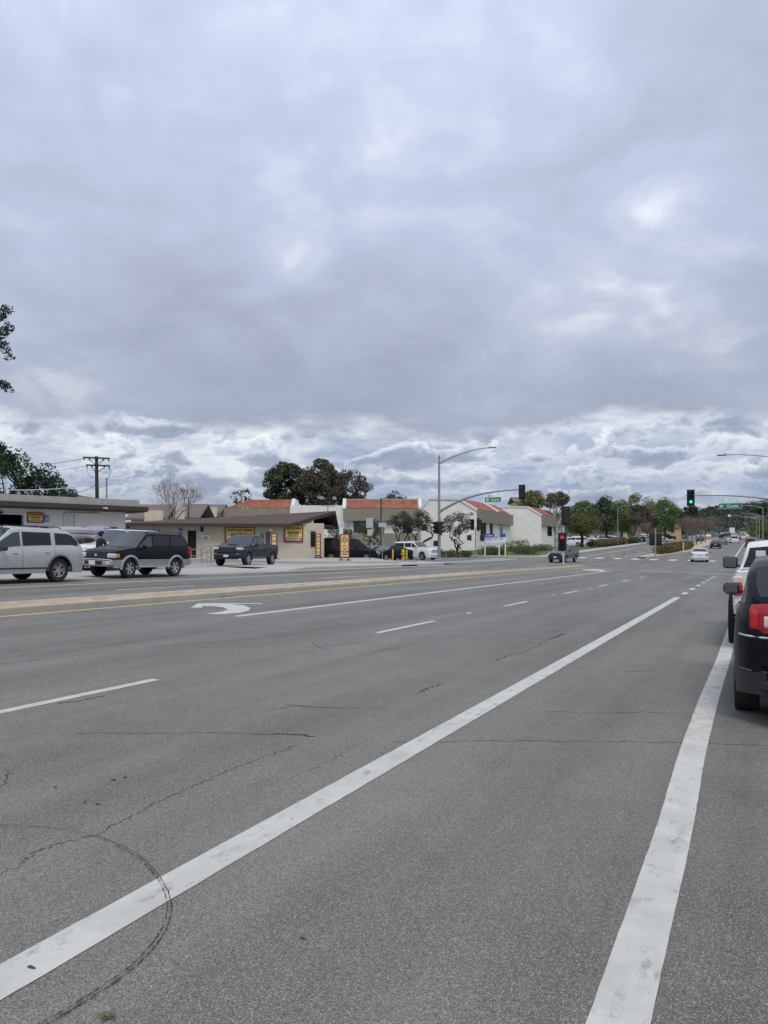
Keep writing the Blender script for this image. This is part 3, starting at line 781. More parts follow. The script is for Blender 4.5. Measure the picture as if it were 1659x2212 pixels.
    # door mirrors
    if p.get('mirror'):
        mx, mz, mm = p['mirror'][:3]; ms = p['mirror'][3] if len(p['mirror']) > 3 else (.10, .20, .15)
        for sy in (1, -1):
            b = MB().box((mx, sy * (hwR + ms[1] / 2 - .01), mz), ms, 0, .035); b.box((mx, sy * (hwR - .03), mz - ms[2] * .3), (.05, .10, .04))
            mo = b.build('mirror', mm, root, 30)
            MB().box((mx - ms[0] / 2 - .002, sy * (hwR + ms[1] / 2 - .01), mz), (.008, ms[1] * .82, ms[2] * .78), 0, .003).build('mirror_glass', M_MIRR, mo)
    for hx, hz_ in p.get('handles', []):
        for sy in (1, -1): MB().box((hx, sy * (hwR - .006), hz_), (.20, .045, .032), 0, .012).build('door_handle', p.get('hmat', PT), root)
    if p.get('rails'):
        x0, x1, zr, yr, rmat = p['rails']
        for sy in (1, -1):
            MB().tube([(x0, sy * yr, zr - .03), (x0 + .12, sy * yr, zr + .025), (x1 - .12, sy * yr, zr + .03), (x1, sy * yr, zr - .02)], .018, 6).build('roof_rail', rmat, root)
    return root

# ---- family templates (x forward, wheels at +-wb/2)
def suv(paintm, L=4.9, W_=1.95, H=1.78, wb=2.86, rw=.37, **k):
    xf = wb / 2 + k.pop('fo', .93); xr = xf - L; hb = k.pop('hood', 1.06); bl = k.pop('beltz', 1.10)
    p = dict(L=L, W=W_, xf=xf, wb=wb, rw=rw, paint=paintm, sill=.31, zmid=.70, zlo=.48,
        top=[(xr, .95), (xr + .05, 1.10), (xr + .30, H - .10), (xr + .50, H - .02), (0.0, H), (.26, H - .05), (.92, hb + .06), (1.2, hb + .03), (xf - .30, hb - .05), (xf - .06, hb - .16), (xf, hb - .34)],
        belt=[(xr, .90), (xr + .1, bl + .04), (0, bl), (.9, bl - .05), (1.2, hb - .04), (xf - .3, hb - .12), (xf, .66)],
        ws=(.28, .90), rwin=(xr + .07, xr + .30), wins=[(xr + .34, -1.02), (-.92, -.02), (.06, .80)], rcf=(.6, .22), rcr=(.45, .15),
        seams=[-.97, .02, .84], mirror=(.68, bl + .05, paintm), handles=[(-.70, bl - .14), (.22, bl - .15)])
    p['boxes'] = [('grille', M_BLKP, (xf - .015, 0, hb - .42), (.07, 1.0, .22), .02), ('front_bumper', p['paint'], (xf - .03, 0, .52), (.20, W_ - .38, .24), .06),
        ('headlight', M_HEADL, (xf - .12, .66, hb - .32), (.22, .34, .15), .04, -.25, True), ('licence_plate', M_PLATE, (xf + .072, 0, .52), (.01, .30, .15), .003),
        ('rear_bumper', p['paint'], (xr + .05, 0, .55), (.20, W_ - .28, .22), .06), ('tail_light', M_TAIL, (xr + .08, W_ / 2 - .16, 1.0), (.18, .20, .30), .04, .15, True),
        ('licence_plate', M_PLATE, (xr - .012, 0, .86), (.01, .30, .15), .003)]
    p.update(k); return p
def sedan(paintm, L=4.8, W_=1.82, H=1.46, wb=2.77, rw=.33, **k):
    xf = wb / 2 + k.pop('fo', .95); xr = xf - L; hb = .96; bl = .93
    p = dict(L=L, W=W_, xf=xf, wb=wb, rw=rw, paint=paintm, sill=.22, fb=.20, rb=.28, zmid=.62, zlo=.40, tum=.24,
        top=[(xr, .84), (xr + .06, .98), (xr + .30, 1.05), (xr + .72, 1.08), (-.85, H - .06), (-.45, H - .005), (.05, H), (.40, H - .07), (1.20, hb + .03), (1.7, hb - .06), (xf - .25, .78), (xf - .04, .66), (xf, .56)],
        belt=[(xr, .78), (xr + .1, .93), (-1.0, bl + .04), (0, bl), (1.15, bl - .02), (1.7, .84), (xf - .25, .70), (xf, .50)],
        ws=(.44, 1.18), rwin=(xr + .76, -.86), wins=[(xr + .95, -.98), (-.90, .02), (.10, 1.02)], rcf=(.7, .30), rcr=(.55, .22),
        seams=[-.94, .06, 1.05], mirror=(.80, bl + .05, paintm), handles=[(-.66, .82), (.28, .80)], crown=.03)
    p['boxes'] = [('grille', M_BLKP, (xf - .05, 0, .55), (.12, .80, .14), .03), ('front_bumper', paintm, (xf - .06, 0, .40), (.20, W_ - .56, .22), .07), ('headlight', M_HEADL, (xf - .20, .62, .66), (.30, .30, .12), .04, -.45, True),
        ('licence_plate', M_PLATE, (xf + .042, 0, .42), (.01, .30, .14), .003), ('rear_bumper', paintm, (xr + .06, 0, .48), (.22, W_ - .40, .26), .07),
        ('tail_light', M_TAIL, (xr + .10, W_ / 2 - .22, .84), (.24, .36, .15), .04, .25, True), ('licence_plate', M_PLATE, (xr - .02, 0, .76), (.03, .30, .15), .003)]
    p.update(k); return p
def pickup(paintm, L=5.4, W_=1.91, H=1.80, wb=3.57, rw=.38, **k):
    fo = k.pop('fo', .88); xf = wb / 2 + fo; xr = xf - L; hb = k.pop('hood', 1.14); bl = 1.14; bz = k.pop('bedz', 1.20)
    cr = k.pop('cab_rear', -.55); wsx = k.pop('wsx', 1.0)
    p = dict(L=L, W=W_, xf=xf, wb=wb, rw=rw, paint=paintm, sill=.44, fb=.34, rb=.46, zmid=.82, zlo=.60, tum=.20, ra=rw + .08,
        top=[(xr, bz - .02), (xr + .03, bz), (cr - .10, bz), (cr - .06, bz + .02), (cr + .06, H - .10), (cr + .20, H - .01), (wsx - .75, H), (wsx - .45, H - .07), (wsx + .25, hb + .04), (wsx + .6, hb + .02), (xf - .28, hb - .07), (xf - .06, hb - .16), (xf, hb - .30)],
        belt=[(xr, bz - .06), (cr - .10, bz - .06), (cr, bl + .02), (0.5, bl - .02), (wsx + .2, hb - .05), (xf - .25, hb - .16), (xf, .70)],
        ws=(wsx - .44, wsx + .24), rwin=(cr - .05, cr + .05), wins=[(cr + .14, cr + .86), (cr + .96, wsx + .12)], bed=(xr + .06, cr - .14), rcf=(.55, .20), rcr=(.12, .04),
        seams=[cr - .12, cr + .91, wsx + .14], mirror=(wsx - .06, bl + .08, paintm, (.12, .24, .18)), handles=[(cr + .24, bl - .13), (cr + 1.10, bl - .13)], crown=.03)
    p['boxes'] = [('grille', M_BLKP, (xf - .01, 0, hb - .36), (.08, 1.05, .32), .03), ('front_bumper', M_BLKP, (xf + .0, 0, .58), (.26, W_ - .30, .22), .06),
        ('headlight', M_HEADL, (xf - .12, .70, hb - .27), (.26, .34, .17), .04, -.28, True), ('licence_plate', M_PLATE, (xf + .135, 0, .58), (.01, .30, .15), .003),
        ('rear_bumper', M_BLKP, (xr - .04, 0, .60), (.16, W_ - .16, .20), .04), ('tail_light', M_TAIL, (xr + .04, W_ / 2 - .09, bz - .22), (.12, .18, .36), .03, 0, True)]
    p.update(k); return p
def head(dx, dy): return math.atan2(dy, dx)
TOWARD = -math.pi / 2     # heading of far-side traffic (towards the camera)
AWAY = math.pi / 2
def put_car(name, p, px, depth, heading, label, cat='car', group=None, dz=0.012, zf=None, xy=None):
    x, y = xy or W(px, depth); z = (zf or gz)(x, y) + dz
    o = make_car(name, (x, y, z), heading, p, label, cat, group)
    # lean with the cross slope of the road
    a = math.atan((gz(x + .7, y) - gz(x - .7, y)) / 1.4); b = math.atan((gz(x, y + 1.2) - gz(x, y - 1.2)) / 2.4)
    o.rotation_mode = 'QUATERNION'
    nrm = Vector((-math.tan(a), -math.tan(b), 1)).normalized(); q = Vector((0, 0, 1)).rotation_difference(nrm)
    from mathutils import Quaternion
    o.rotation_quaternion = q @ Quaternion((0, 0, 1), heading); return o

# ---- 1. silver SUV at the left edge
P_SIL = paint('silver_paint', (.46, .465, .465), .3, .28, .04)
e = suv(P_SIL, 5.01, 1.96, 1.78, 2.86, .40, ra=.455, spokes=5, wkind='split', flare=(M_BLKP, .045), rails=(-1.75, .55, 1.80, .60, M_BLKP),
    top=[(-2.50, .90), (-2.46, 1.08), (-2.34, 1.24), (-1.98, 1.66), (-1.80, 1.72), (-1.2, 1.755), (0.0, 1.78), (.30, 1.74), (1.12, 1.16), (1.5, 1.10), (2.1, .98), (2.40, .80), (2.50, .66)],
    belt=[(-2.50, .86), (-2.40, 1.17), (-1.0, 1.13), (0, 1.09), (1.05, 1.04), (1.5, 1.0), (2.2, .82), (2.5, .6)],
    wins=[(-2.22, -1.28), (-1.12, -.02), (.06, .98, M_GLASSL)], rwin=(-2.34, -2.0), ws=(.32, 1.1), seams=[-1.22, .02, 1.05], hmat=M_CHROME, handles=[(-.92, .99), (.30, .97)], mirror=(.80, 1.10, M_BLKP, (.12, .24, .13)))
e['xf'] = 2.50; e['L'] = 5.0
e['boxes'] = [('tail_light', M_TAIL, (-2.33, .83, 1.05), (.24, .16, .20), .05, .2, True), ('rear_bumper', P_SIL, (-2.42, 0, .60), (.22, 1.72, .34), .08), ('side_moulding', M_BLKP, (-.05, .972, .48), (2.1, .02, .05), .008, 0, True),
    ('front_bumper', P_SIL, (2.46, 0, .5), (.2, 1.6, .3), .06), ('grille', M_CHROME, (2.47, 0, .75), (.06, 1.0, .2), .02), ('headlight', M_HEADL, (2.36, .68, .80), (.24, .3, .16), .04, -.3, True)]
put_car('parked_suv', e, 0, 0, TOWARD, 'dusty silver SUV cut off by the left edge, parked at the far kerb', 'car', xy=(-21.85, 16.97))
# ---- 2. black SUV with silver cladding
P_BLK = paint('black_paint', (.010, .011, .013), .0, .22)
q = suv(P_BLK, 4.36, 1.80, 1.75, 2.56, .375, fo=.84, low=(3, M_SILVER), zmid=.70, zlo=.50, ra=.435, spokes=6, rim=M_CHROME, flare=(M_SILVER, .07), wsglass=mat('windshield_pale', (.05, .062, .066), .08, 0, spec=.5), rails=(-1.9, .2, 1.76, .56, M_BLKP), sill=.42, fb=.42, rb=.46, steer=.12, hood=1.10, beltz=1.13, handles=[(-.65, .99), (.26, .98)])
xf = 1.28 + .84; xr = xf - 4.36
q['wins'] = [(w[0], w[1], M_GLASSL) if k == 2 else w for k, w in enumerate(q['wins'])]
q['boxes'] = [('grille', M_BLKP, (xf - .01, 0, .83), (.08, 1.02, .22), .02), ('emblem', M_CHROME, (xf + .032, 0, .85), (.012, .11, .09), .004), ('front_bumper', M_SILVER, (xf + .02, 0, .57), (.26, 1.70, .27), .07), ('bumper_trim', M_CHROME, (xf + .13, 0, .70), (.05, 1.62, .04), .012),
    ('lower_grille', M_BLKP, (xf + .13, 0, .57), (.05, .92, .15), .015), ('headlight', M_HEADL, (xf - .07, .71, .84), (.20, .36, .17), .03, -.14, True), ('turn_light', M_AMBER, (xf - .21, .865, .84), (.14, .10, .15), .02, -.12, True),
    ('fog_light', M_HEADL, (xf + .13, .70, .58), (.06, .22, .16), .025, -.08, True), ('licence_plate', M_PLATE, (xf + .165, -.05, .57), (.012, .32, .16), .003), ('running_board', M_SILVER, (0, .93, .42), (1.75, .14, .05), .015, 0, True), ('side_moulding', M_CHROME, (0.0, .925, .69), (1.72, .015, .02), .004, 0, True),
    ('rear_bumper', M_SILVER, (xr + .04, 0, .60), (.26, 1.70, .26), .06), ('tail_light', M_TAIL, (xr + .10, .80, 1.02), (.20, .16, .34), .03, .1, True)]
put_car('parked_suv', q, 0, 0, TOWARD, 'black SUV with silver lower body and wheel flares at the kerb', 'car', xy=(-22.25, 23.4))
# ---- 3. white SUV behind it
P_WHT = paint('white_paint', (.72, .72, .71), 0, .3)
w3 = suv(P_WHT, 5.0, 1.98, 1.86, 3.0, .39, wsglass=M_GLASSL, spokes=5, hood=1.16, beltz=1.20, mirror=(.72, 1.26, P_WHT, (.13, .25, .24)), rails=(-1.9, .2, 1.88, .62, M_BLKP))
put_car('parked_suv', w3, 252, 36.2, TOWARD + .05, 'white SUV parked in the lot behind the black SUV', 'car')
P_MAR = paint('maroon_paint', (.095, .015, .02), .1, .3)
put_car('parked_sedan', sedan(P_MAR, H=1.55), 150, 35.2, TOWARD + .2, 'maroon sedan mostly hidden behind the silver SUV', 'car')
P_GRY = paint('grey_paint', (.16, .165, .17), .3, .35)
put_car('parked_sedan', sedan(paint('pale_silver_paint', (.42, .43, .44), .3, .35), H=1.62), 60, 33.0, TOWARD, 'pale car behind the silver SUV with its raised bonnet side to the left edge', 'car')
# ---- 4. dark grey pickup
P_DKG = paint('dark_grey_paint', (.038, .044, .050), .1, .32)
t4 = pickup(P_DKG, 5.39, 1.91, 1.83, 3.57, .415, ra=.50, sill=.52, fb=.46, rb=.58, spokes=6, wkind='alloy', rim=M_RIM, flare=(P_DKG, .06), wsglass=mat('windshield_grey', (.04, .05, .055), .08, 0, spec=.5, coat=.1), wsx=1.05, cab_rear=-.62, hood=1.22, bedz=1.27, zmid=.92, zlo=.70, tw=.27, wi=-.02, steer=.0)
xf = 3.57 / 2 + .88; xr = xf - 5.39
t4['wins'] = [(w[0], w[1], M_GLASSL) for w in t4['wins']]
t4['boxes'] = [('grille', M_BLKP, (xf - .0, 0, .93), (.10, 1.02, .34), .03), ('front_bumper', P_DKG, (xf + .0, 0, .62), (.28, 1.62, .22), .07), ('skid_plate', M_BLKP, (xf - .04, 0, .47), (.26, 1.3, .12), .03), ('headlight', M_HEADL, (xf - .14, .73, 1.01), (.34, .34, .15), .04, -.32, True),
    ('fog_light', M_HEADL, (xf + .04, .66, .68), (.08, .15, .11), .02, -.2, True), ('hood_scoop', P_DKG, (1.75, 0, 1.235), (.55, .55, .09), .03), ('scoop_mouth', M_BLKP, (2.03, 0, 1.235), (.02, .46, .05), .005), ('running_board', M_BLKP, (.15, .96, .47), (1.85, .14, .07), .02, 0, True),
    ('rear_bumper', M_CHROME, (xr - .05, 0, .68), (.18, 1.74, .20), .04), ('tail_light', M_TAIL, (xr + .05, .86, 1.05), (.14, .19, .38), .03, 0, True), ('licence_plate', M_PLATE, (xf + .147, 0, .6), (.01, .3, .12), .003)]
put_car('parked_pickup', t4, 532, 46.6, TOWARD + .20, 'dark grey crew cab pickup parked before the tan auto repair building', 'pickup')
# ---- 5. cars by the junction corner
van = suv(paint('black_van_paint', (.012, .013, .016), 0, .4), 5.0, 1.98, 1.98, 3.0, .36, hood=1.12, beltz=1.14, wsglass=M_GLASS)
van['top'] = [(-2.57, 1.0), (-2.52, 1.2), (-2.45, 1.85), (-2.2, 1.95), (0.3, 1.98), (.75, 1.90), (1.55, 1.22), (1.8, 1.12), (2.2, 1.0), (2.37, .85), (2.43, .70)]; van['ws'] = (.8, 1.5); van['rwin'] = (-2.51, -2.44); van['wins'] = [(-2.3, -1.0), (-.9, .3), (.4, 1.35)]
put_car('parked_van', van, 755, 66, .42, 'black van behind the free-standing red and yellow sign', 'van')
put_car('parked_sedan', sedan(paint('dark_silver_paint', (.10, .105, .11), .3, .3)), 803, 80, TOWARD - .25, 'dark silver sedan between the black van and the black sedan', 'car')
put_car('parked_sedan', sedan(P_BLK), 842, 73, TOWARD - .32, 'black sedan facing the street beside the white SUV', 'car')
yk = suv(P_WHT, 5.33, 2.05, 1.93, 3.06, .41, hood=1.24, beltz=1.24, fo=1.02, spokes=6, rails=(-1.9, .2, 1.96, .66, M_CHROME))
yk['boxes'] = [b for b in yk['boxes'] if b[0] != 'grille'] + [('grille', M_CHROME, (1.53 + 1.02 - .01, 0, .92), (.08, 1.15, .34), .03)]
put_car('parked_suv', yk, 900, 83, -.28, 'large white SUV parked across by the yellow hydrant', 'car')
# ---- 6. green pickup crossing
P_GRN = paint('dark_green_paint', (.055, .085, .085), .25, .35)
rg = pickup(P_GRN, 5.0, 1.78, 1.70, 3.05, .36, cab_rear=-.35, wsx=.82, wins=[(-.15, .85)], spokes=5)
rg['seams'] = [-.47, .86]; rg['handles'] = [(.1, 1.0)]
put_car('pickup', rg, 1216, 80, TOWARD - .10, 'dark green compact pickup crossing the junction behind the median signal', 'pickup')
# ---- 7. nearest cars at the right edge
M_METALG = mat('seam_grey', (.12, .125, .13), .4, .4)
P_NAVY = paint('blue_black_paint', (.009, .010, .014), .0, .25)
ed = suv(P_NAVY, 4.68, 1.93, 1.70, 2.82, .385, ra=.45, tw=.25, low=(2, mat('grey_lower_bumper', (.022, .023, .026), .5)),
    top=[(-2.40, 1.08), (-2.37, 1.24), (-2.30, 1.29), (-1.90, 1.58), (-1.62, 1.655), (-1.0, 1.69), (0, 1.70), (.35, 1.65), (1.2, 1.10), (1.6, 1.05), (2.0, .93), (2.24, .78), (2.28, .66)],
    belt=[(-2.40, 1.02), (-2.3, 1.20), (-1.2, 1.12), (0, 1.05), (1.1, 1.0), (1.6, .95), (2.28, .60)], wins=[(-2.1, -1.30), (-1.2, -.05), (.04, 1.05)], ws=(.37, 1.18), rwin=(-2.29, -1.92), rcr=(.62, .30), sill=.30, rb=.34, zmid=.78, zlo=.56, seams=[-1.25, .0, 1.1], mirror=(.82, 1.25, M_BLKP, (.13, .20, .15)), wi=.0)
ed['xf'] = 2.28; ed['L'] = 4.68
ed['boxes'] = [('rear_bumper', P_NAVY, (-2.30, 0, .66), (.34, 1.50, .30), .12), ('bumper_lower', mat('grey_lower_bumper', (.022, .023, .026), .5), (-2.28, 0, .43), (.34, 1.46, .22), .08), ('bumper_trim', M_CHROME, (-2.425, 0, .83), (.03, 1.30, .02), .006), ('licence_plate', M_PLATE, (-2.42, 0, .98), (.01, .3, .15), .003),
    ('front_bumper', P_NAVY, (2.22, 0, .5), (.2, 1.5, .3), .06), ('headlight', M_HEADL, (2.1, .66, .78), (.26, .3, .16), .04, -.3, True), ('exhaust', M_CHROME, (-2.44, .55, .33), (.16, .16, .08), .03, 0, True)]
EDX = .22 + .965 - .42
edge = make_car('stopped_suv', (.765, 10.75, gz(.765, 10.75) + .004), AWAY, ed, 'blue-black SUV nearest the camera at the right edge, red tail light showing', 'car')
# wraparound tail lamps of the nearest car
def tail_lamp(root, sy):
    def ringpt(u, v):
        # u along the corner from inboard rear to side, v height
        ys = [(.32, -2.395), (.48, -2.395), (.60, -2.395), (.68, -2.385), (.735, -2.352), (.79, -2.318)]
        k = u * (len(ys) - 1); i = min(int(k), len(ys) - 2); f = k - i
        return ys[i][0] + (ys[i + 1][0] - ys[i][0]) * f, ys[i][1] + (ys[i + 1][1] - ys[i][1]) * f
    for nm, m, u0, u1, z0, z1, out in (('tail_light', M_TAIL, 0, 1, .925, 1.235, .030), ('reverse_lens', M_TAILW, .02, .56, .985, 1.13, .042), ('brake_lens', M_TAILB, .72, .93, .955, 1.205, .036)):
        b = MB(); nu, nvv = 14, 6
        for i in range(nu + 1):
            u = u0 + (u1 - u0) * i / nu; y, x = ringpt(u, 0)
            for j in range(nvv + 1):
                v = j / nvv; taper = 1 - .16 * max(0, u - .55) / .45 * (1 if nm == 'tail_light' else 0)
                z = (z0 + z1) / 2 + (z1 - z0) * (v - .5) * taper + .02 * (u - .5); bl = out * (1 - abs(2 * v - 1) ** 6 * .9)
                ix = -(1 - u * .75); iy = u * .8
                b.v.append((x + ix * bl, sy * (y + iy * bl), z))
        for i in range(nu):
            for j in range(nvv):
                f = (i * (nvv + 1) + j, (i + 1) * (nvv + 1) + j, (i + 1) * (nvv + 1) + j + 1, i * (nvv + 1) + j + 1); b.f.append(f if sy > 0 else tuple(reversed(f)))
        b.build(nm, m, root, 60)
for sy in (1, -1): tail_lamp(edge, sy)
for sy in (1, -1):
    ring = [(-2.405, .30), (-2.405, .56), (-2.40, .655), (-2.36, .745), (-2.31, .815), (-2.24, .868), (-2.15, .905)]
    MB().tube([(x, sy * y, .895 + .02 * i / 6) for i, (x, y) in enumerate(ring)], .011, 6).build('bumper_trim', M_CHROME, edge, True)
    MB().tube([(x - .002, sy * (y + .002), .565 + .01 * i / 6) for i, (x, y) in enumerate(ring)], .006, 6).build('bumper_seam', M_METALG, edge, True)
    MB().tube([(-2.355, sy * .745, .93), (-2.345, sy * .742, 1.10), (-2.30, sy * .735, 1.235), (-2.18, sy * .70, 1.36), (-2.0, sy * .66, 1.50)], .006, 5).build('hatch_gap', M_SEAM, edge)
pk = pickup(P_WHT, 5.9, 2.02, 1.98, 3.68, .47, ra=.56, sill=.62, fb=.55, rb=.66, wkind='mud', tw=.33, wi=-.10, cab_rear=-.75, wsx=1.05, hood=1.40, bedz=1.42, zmid=1.05, zlo=.80, mirror=(1.02, 1.52, M_BLKP, (.14, .30, .26)), glass=M_GLASS)
xf = 3.68 / 2 + .88; xr = xf - 5.9
pk['boxes'] = [('rear_bumper', M_CHROME, (xr - .06, 0, .80), (.20, 1.90, .20), .05), ('tail_light', M_TAIL, (xr + .02, .93, 1.09), (.14, .17, .20), .02, 0, True), ('reverse_lens', M_TAILW, (xr + .02, .93, 1.26), (.13, .165, .12), .02, 0, True), ('third_brake_light', M_TAIL, (-.80, 0, 1.90), (.05, .4, .05), .01),
    ('window_sticker', mat('sticker_white', (.7, .7, .7), .5), (-.80, .55, 1.72), (.03, .18, .12), .004), ('grille', M_BLKP, (xf, 0, 1.0), (.1, 1.1, .3), .03), ('front_bumper', M_CHROME, (xf, 0, .7), (.26, 1.8, .24), .05), ('headlight', M_HEADL, (xf - .1, .74, 1.12), (.26, .34, .2), .04, -.2, True), ('tailgate_handle', M_BLKP, (xr - .01, 0, 1.2), (.03, .25, .08), .01), ('tow_hook', M_BLKP, (xr - .12, .5, .72), (.14, .06, .09), .02, 0, True)]
make_car('stopped_pickup', (.66, 18.0, gz(.66, 18.0) + .004), AWAY, pk, 'lifted white pickup with black mirrors stopped ahead of the blue-black SUV', 'pickup')
# ---- 8. traffic beyond the junction
P_RED = paint('red_paint', (.26, .02, .022), .05, .3)
def far_car(kind, pm, px, depth, hd, label, cat='car', grp='traffic beyond the junction', **k):
    pp = {'sedan': sedan, 'suv': suv, 'pickup': pickup}[kind](pm, detail=1, **k); return put_car({'sedan': 'sedan', 'suv': 'suv', 'pickup': 'pickup'}[kind], pp, px, depth, hd, label, cat, grp)
put_car('sedan', sedan(paint('pearl_white_paint', (.70, .70, .69), .0, .28), W_=1.85), 1512, 86, AWAY + .03, 'white sedan driving away just past the crosswalk', 'car', 'traffic beyond the junction')
put_car('suv', suv(paint('blue_silver_paint', (.17, .19, .22), .3, .3), 4.5, 1.82, 1.66, 2.6, .34), 1429, 132, TOWARD, 'blue grey SUV waiting beside the far median signal', 'car', 'traffic beyond the junction')
far_car('sedan', P_DKG, 1546, 140, AWAY + .02, 'dark sedan driving away ahead of the nearest white sedan')
far_car('sedan', P_GRY, 1562, 172, AWAY, 'grey sedan just ahead of the dark sedan')
far_car('sedan', P_WHT, 1570, 192, AWAY, 'white sedan in the left lane ahead of the grey sedan')
far_car('suv', P_WHT, 1587.5, 190, AWAY, 'white SUV alone in the right lane beyond the junction')
far_car('suv', P_RED, 1621, 150, AWAY, 'red SUV at the kerb beyond the white pickup')
far_car('sedan', P_BLK, 1579, 232, AWAY, 'black sedan ahead of the far white sedan')
far_car('sedan', P_RED, 1594, 240, AWAY, 'red sedan ahead of the lone white SUV')
far_car('suv', P_WHT, 1605, 262, AWAY, 'white SUV waiting close to the right kerb far up the road')
far_car('sedan', P_BLK, 1380 + 132, 205, TOWARD, 'dark sedan coming down beside the planted median')
rnd = random.Random(3)
fars = [(1584, 290, 'pickup', P_WHT, 'white pickup in the far queue, left lane'), (1598, 300, 'suv', P_SIL, 'silver SUV in the far queue, middle lane'), (1613, 310, 'sedan', P_WHT, 'white sedan in the far queue next to the kerb'), (1590, 340, 'sedan', P_SIL, 'silver sedan deep in the far queue, left lane'),
        (1603, 350, 'suv', P_WHT, 'white SUV deep in the far queue, middle lane'), (1616, 360, 'suv', P_RED, 'red SUV deep in the far queue near the kerb'), (1594, 395, 'suv', P_GRY, 'grey SUV near the head of the far queue'), (1608, 410, 'sedan', P_WHT, 'white sedan at the head of the far queue'),
        (1568, 330, 'suv', P_WHT, 'white SUV at the end of the far median'), (1560, 380, 'sedan', P_SIL, 'silver sedan on the far side of the second median'), (1543, 320, 'suv', paint('blue_paint', (.04, .09, .20), .2, .3), 'blue SUV coming down past the second median'), (1530, 290, 'sedan', P_WHT, 'white sedan coming down past the crape myrtles'), (1574, 420, 'pickup', P_WHT, 'white pickup far away behind the lorry')]
for px, d, kd, pm, lb in fars: far_car(kd, pm, px, d, AWAY if px > 1562 else TOWARD, lb)
# parked cars of the far lot, seen under the trees
lotc = [(1262, 158, P_WHT, 'suv'), (1284, 150, P_WHT, 'sedan'), (1302, 158, P_SIL, 'sedan'), (1318, 168, P_WHT, 'suv'), (1236, 150, P_WHT, 'suv'), (1345, 176, P_MAR, 'sedan'), (1364, 182, P_GRY, 'sedan'), (1386, 196, P_WHT, 'sedan'), (1396, 190, P_WHT, 'sedan'), (1408, 204, P_WHT, 'suv'), (1376, 214, P_SIL, 'suv'), (1330, 190, P_WHT, 'sedan'), (1423, 222, P_WHT, 'sedan'), (1442, 236, P_BLK, 'suv'), (1470, 246, P_GRY, 'sedan')]
lotl = ['white SUV in the far lot, second from the twisted tree', 'white sedan in the far lot below the olive tree crown', 'silver sedan in the far lot behind the hedge start', 'white SUV in the far lot under the dark tree', 'white SUV in the far lot leftmost, beside the green pickup', 'maroon sedan in the far lot behind the hedge', 'grey sedan in the far lot left of the near lamp post', 'white sedan in the far lot just right of the near lamp post', 'white sedan in the far lot second right of the lamp post', 'white SUV in the far lot by the white trunk', 'silver SUV in the far lot far row', 'white sedan in the far lot under the second tree', 'white sedan in the far lot right of the white trunk', 'black SUV in the far lot behind the far median signal', 'grey sedan in the far lot behind the second lamp post']
for (px, d, pm, kd), lb in zip(lotc, lotl):
    far_car(kd, pm, px, d, rnd.choice((0, math.pi)) + rnd.uniform(-.2, .2), lb, 'car', 'cars parked in the far lot')
# white lorry far up the road
lo = at(1582, 400); tr = empty('lorry', lo, AWAY, 'white box lorry with a tall cab far up the road', 'lorry', None)
MB().box((-3, 0, 2.3), (7, 2.45, 2.7), 0, .06).build('cargo_box', P_WHT, tr); MB().box((2.2, 0, 1.9), (2.2, 2.3, 2.4), 0, .2).build('cab', P_WHT, tr); MB().box((-1, 0, .75), (9, 1.6, .3)).build('chassis', M_UNDER, tr)
for wx in (2.3, -4.5, -5.6):
    for sy in (1, -1):
        w_ = MB().lathe([(.001, -.14), (.5, -.14), (.5, .14), (.001, .14)], 18, Matrix.Translation((wx, sy * 1.05, .5)) @ Matrix.Rotation(R(90), 4, 'X')).build('wheel', M_TYRE, tr, True)
for sy in (1, -1): MB().box((-6.52, sy * 1.0, 1.15), (.06, .2, .12)).build('tail_light', M_TAIL, tr)
# ================================================================== BUILDINGS
M_WALLW = mat('white_stucco', (.78, .77, .73), .9, var=.07, vscale=1.2, bump=.25, bscale=40)
M_WALLC = mat('cream_stucco', (.60, .54, .43), .9, var=.08, vscale=1.5, bump=.25, bscale=40)
M_WALLT = mat('tan_stucco', (.56, .50, .395), .92, var=.10, vscale=1.1, bump=.3, bscale=40)
M_BROWN = mat('brown_fascia', (.055, .04, .035), .8, var=.2, vscale=3)
M_SHING = mat('brown_shingle', (.085, .06, .05), .9, var=.3, vscale=6, bump=.5, bscale=24, col2=(.13, .095, .08))
M_SHINGH = mat('pale_brown_shingle', (.15, .12, .105), .9, var=.25, vscale=5, bump=.4, bscale=20, col2=(.21, .17, .15))
M_GRAYF = mat('grey_parapet', (.36, .36, .33), .8, var=.1, vscale=2)
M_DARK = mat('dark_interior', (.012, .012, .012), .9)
M_TANB = mat('taupe_board', (.285, .26, .205), .85, var=.08, vscale=2)
M_TILE = mat('clay_tile', (.36, .125, .085), .85, var=.25, vscale=1.4, col2=(.46, .19, .125), bump=.3, bscale=20)
M_WIN = mat('window_glass', (.02, .024, .028), .05, 0, spec=.6)
M_FRAMEW = mat('white_frame', (.68, .68, .66), .6)
M_YEL = mat('sign_yellow', (.66, .50, .10), .6, var=.07, vscale=3)
M_CREAMS = mat('sign_cream', (.72, .58, .26), .6, var=.08, vscale=3)
M_SRED = mat('sign_red', (.30, .035, .03), .6, var=.1, vscale=4)
M_SBLK = mat('sign_black', (.018, .016, .015), .7)
M_SWHT = mat('sign_white', (.74, .74, .72), .6)
M_SBLUE = mat('sign_blue', (.045, .13, .42), .6)
M_SORG = mat('sign_orange', (.58, .20, .05), .6)
M_METAL = mat('galvanised_steel', (.36, .365, .37), .5, .5, var=.12, vscale=6)
M_SGRN = mat('sign_green', (.02, .20, .115), .5)
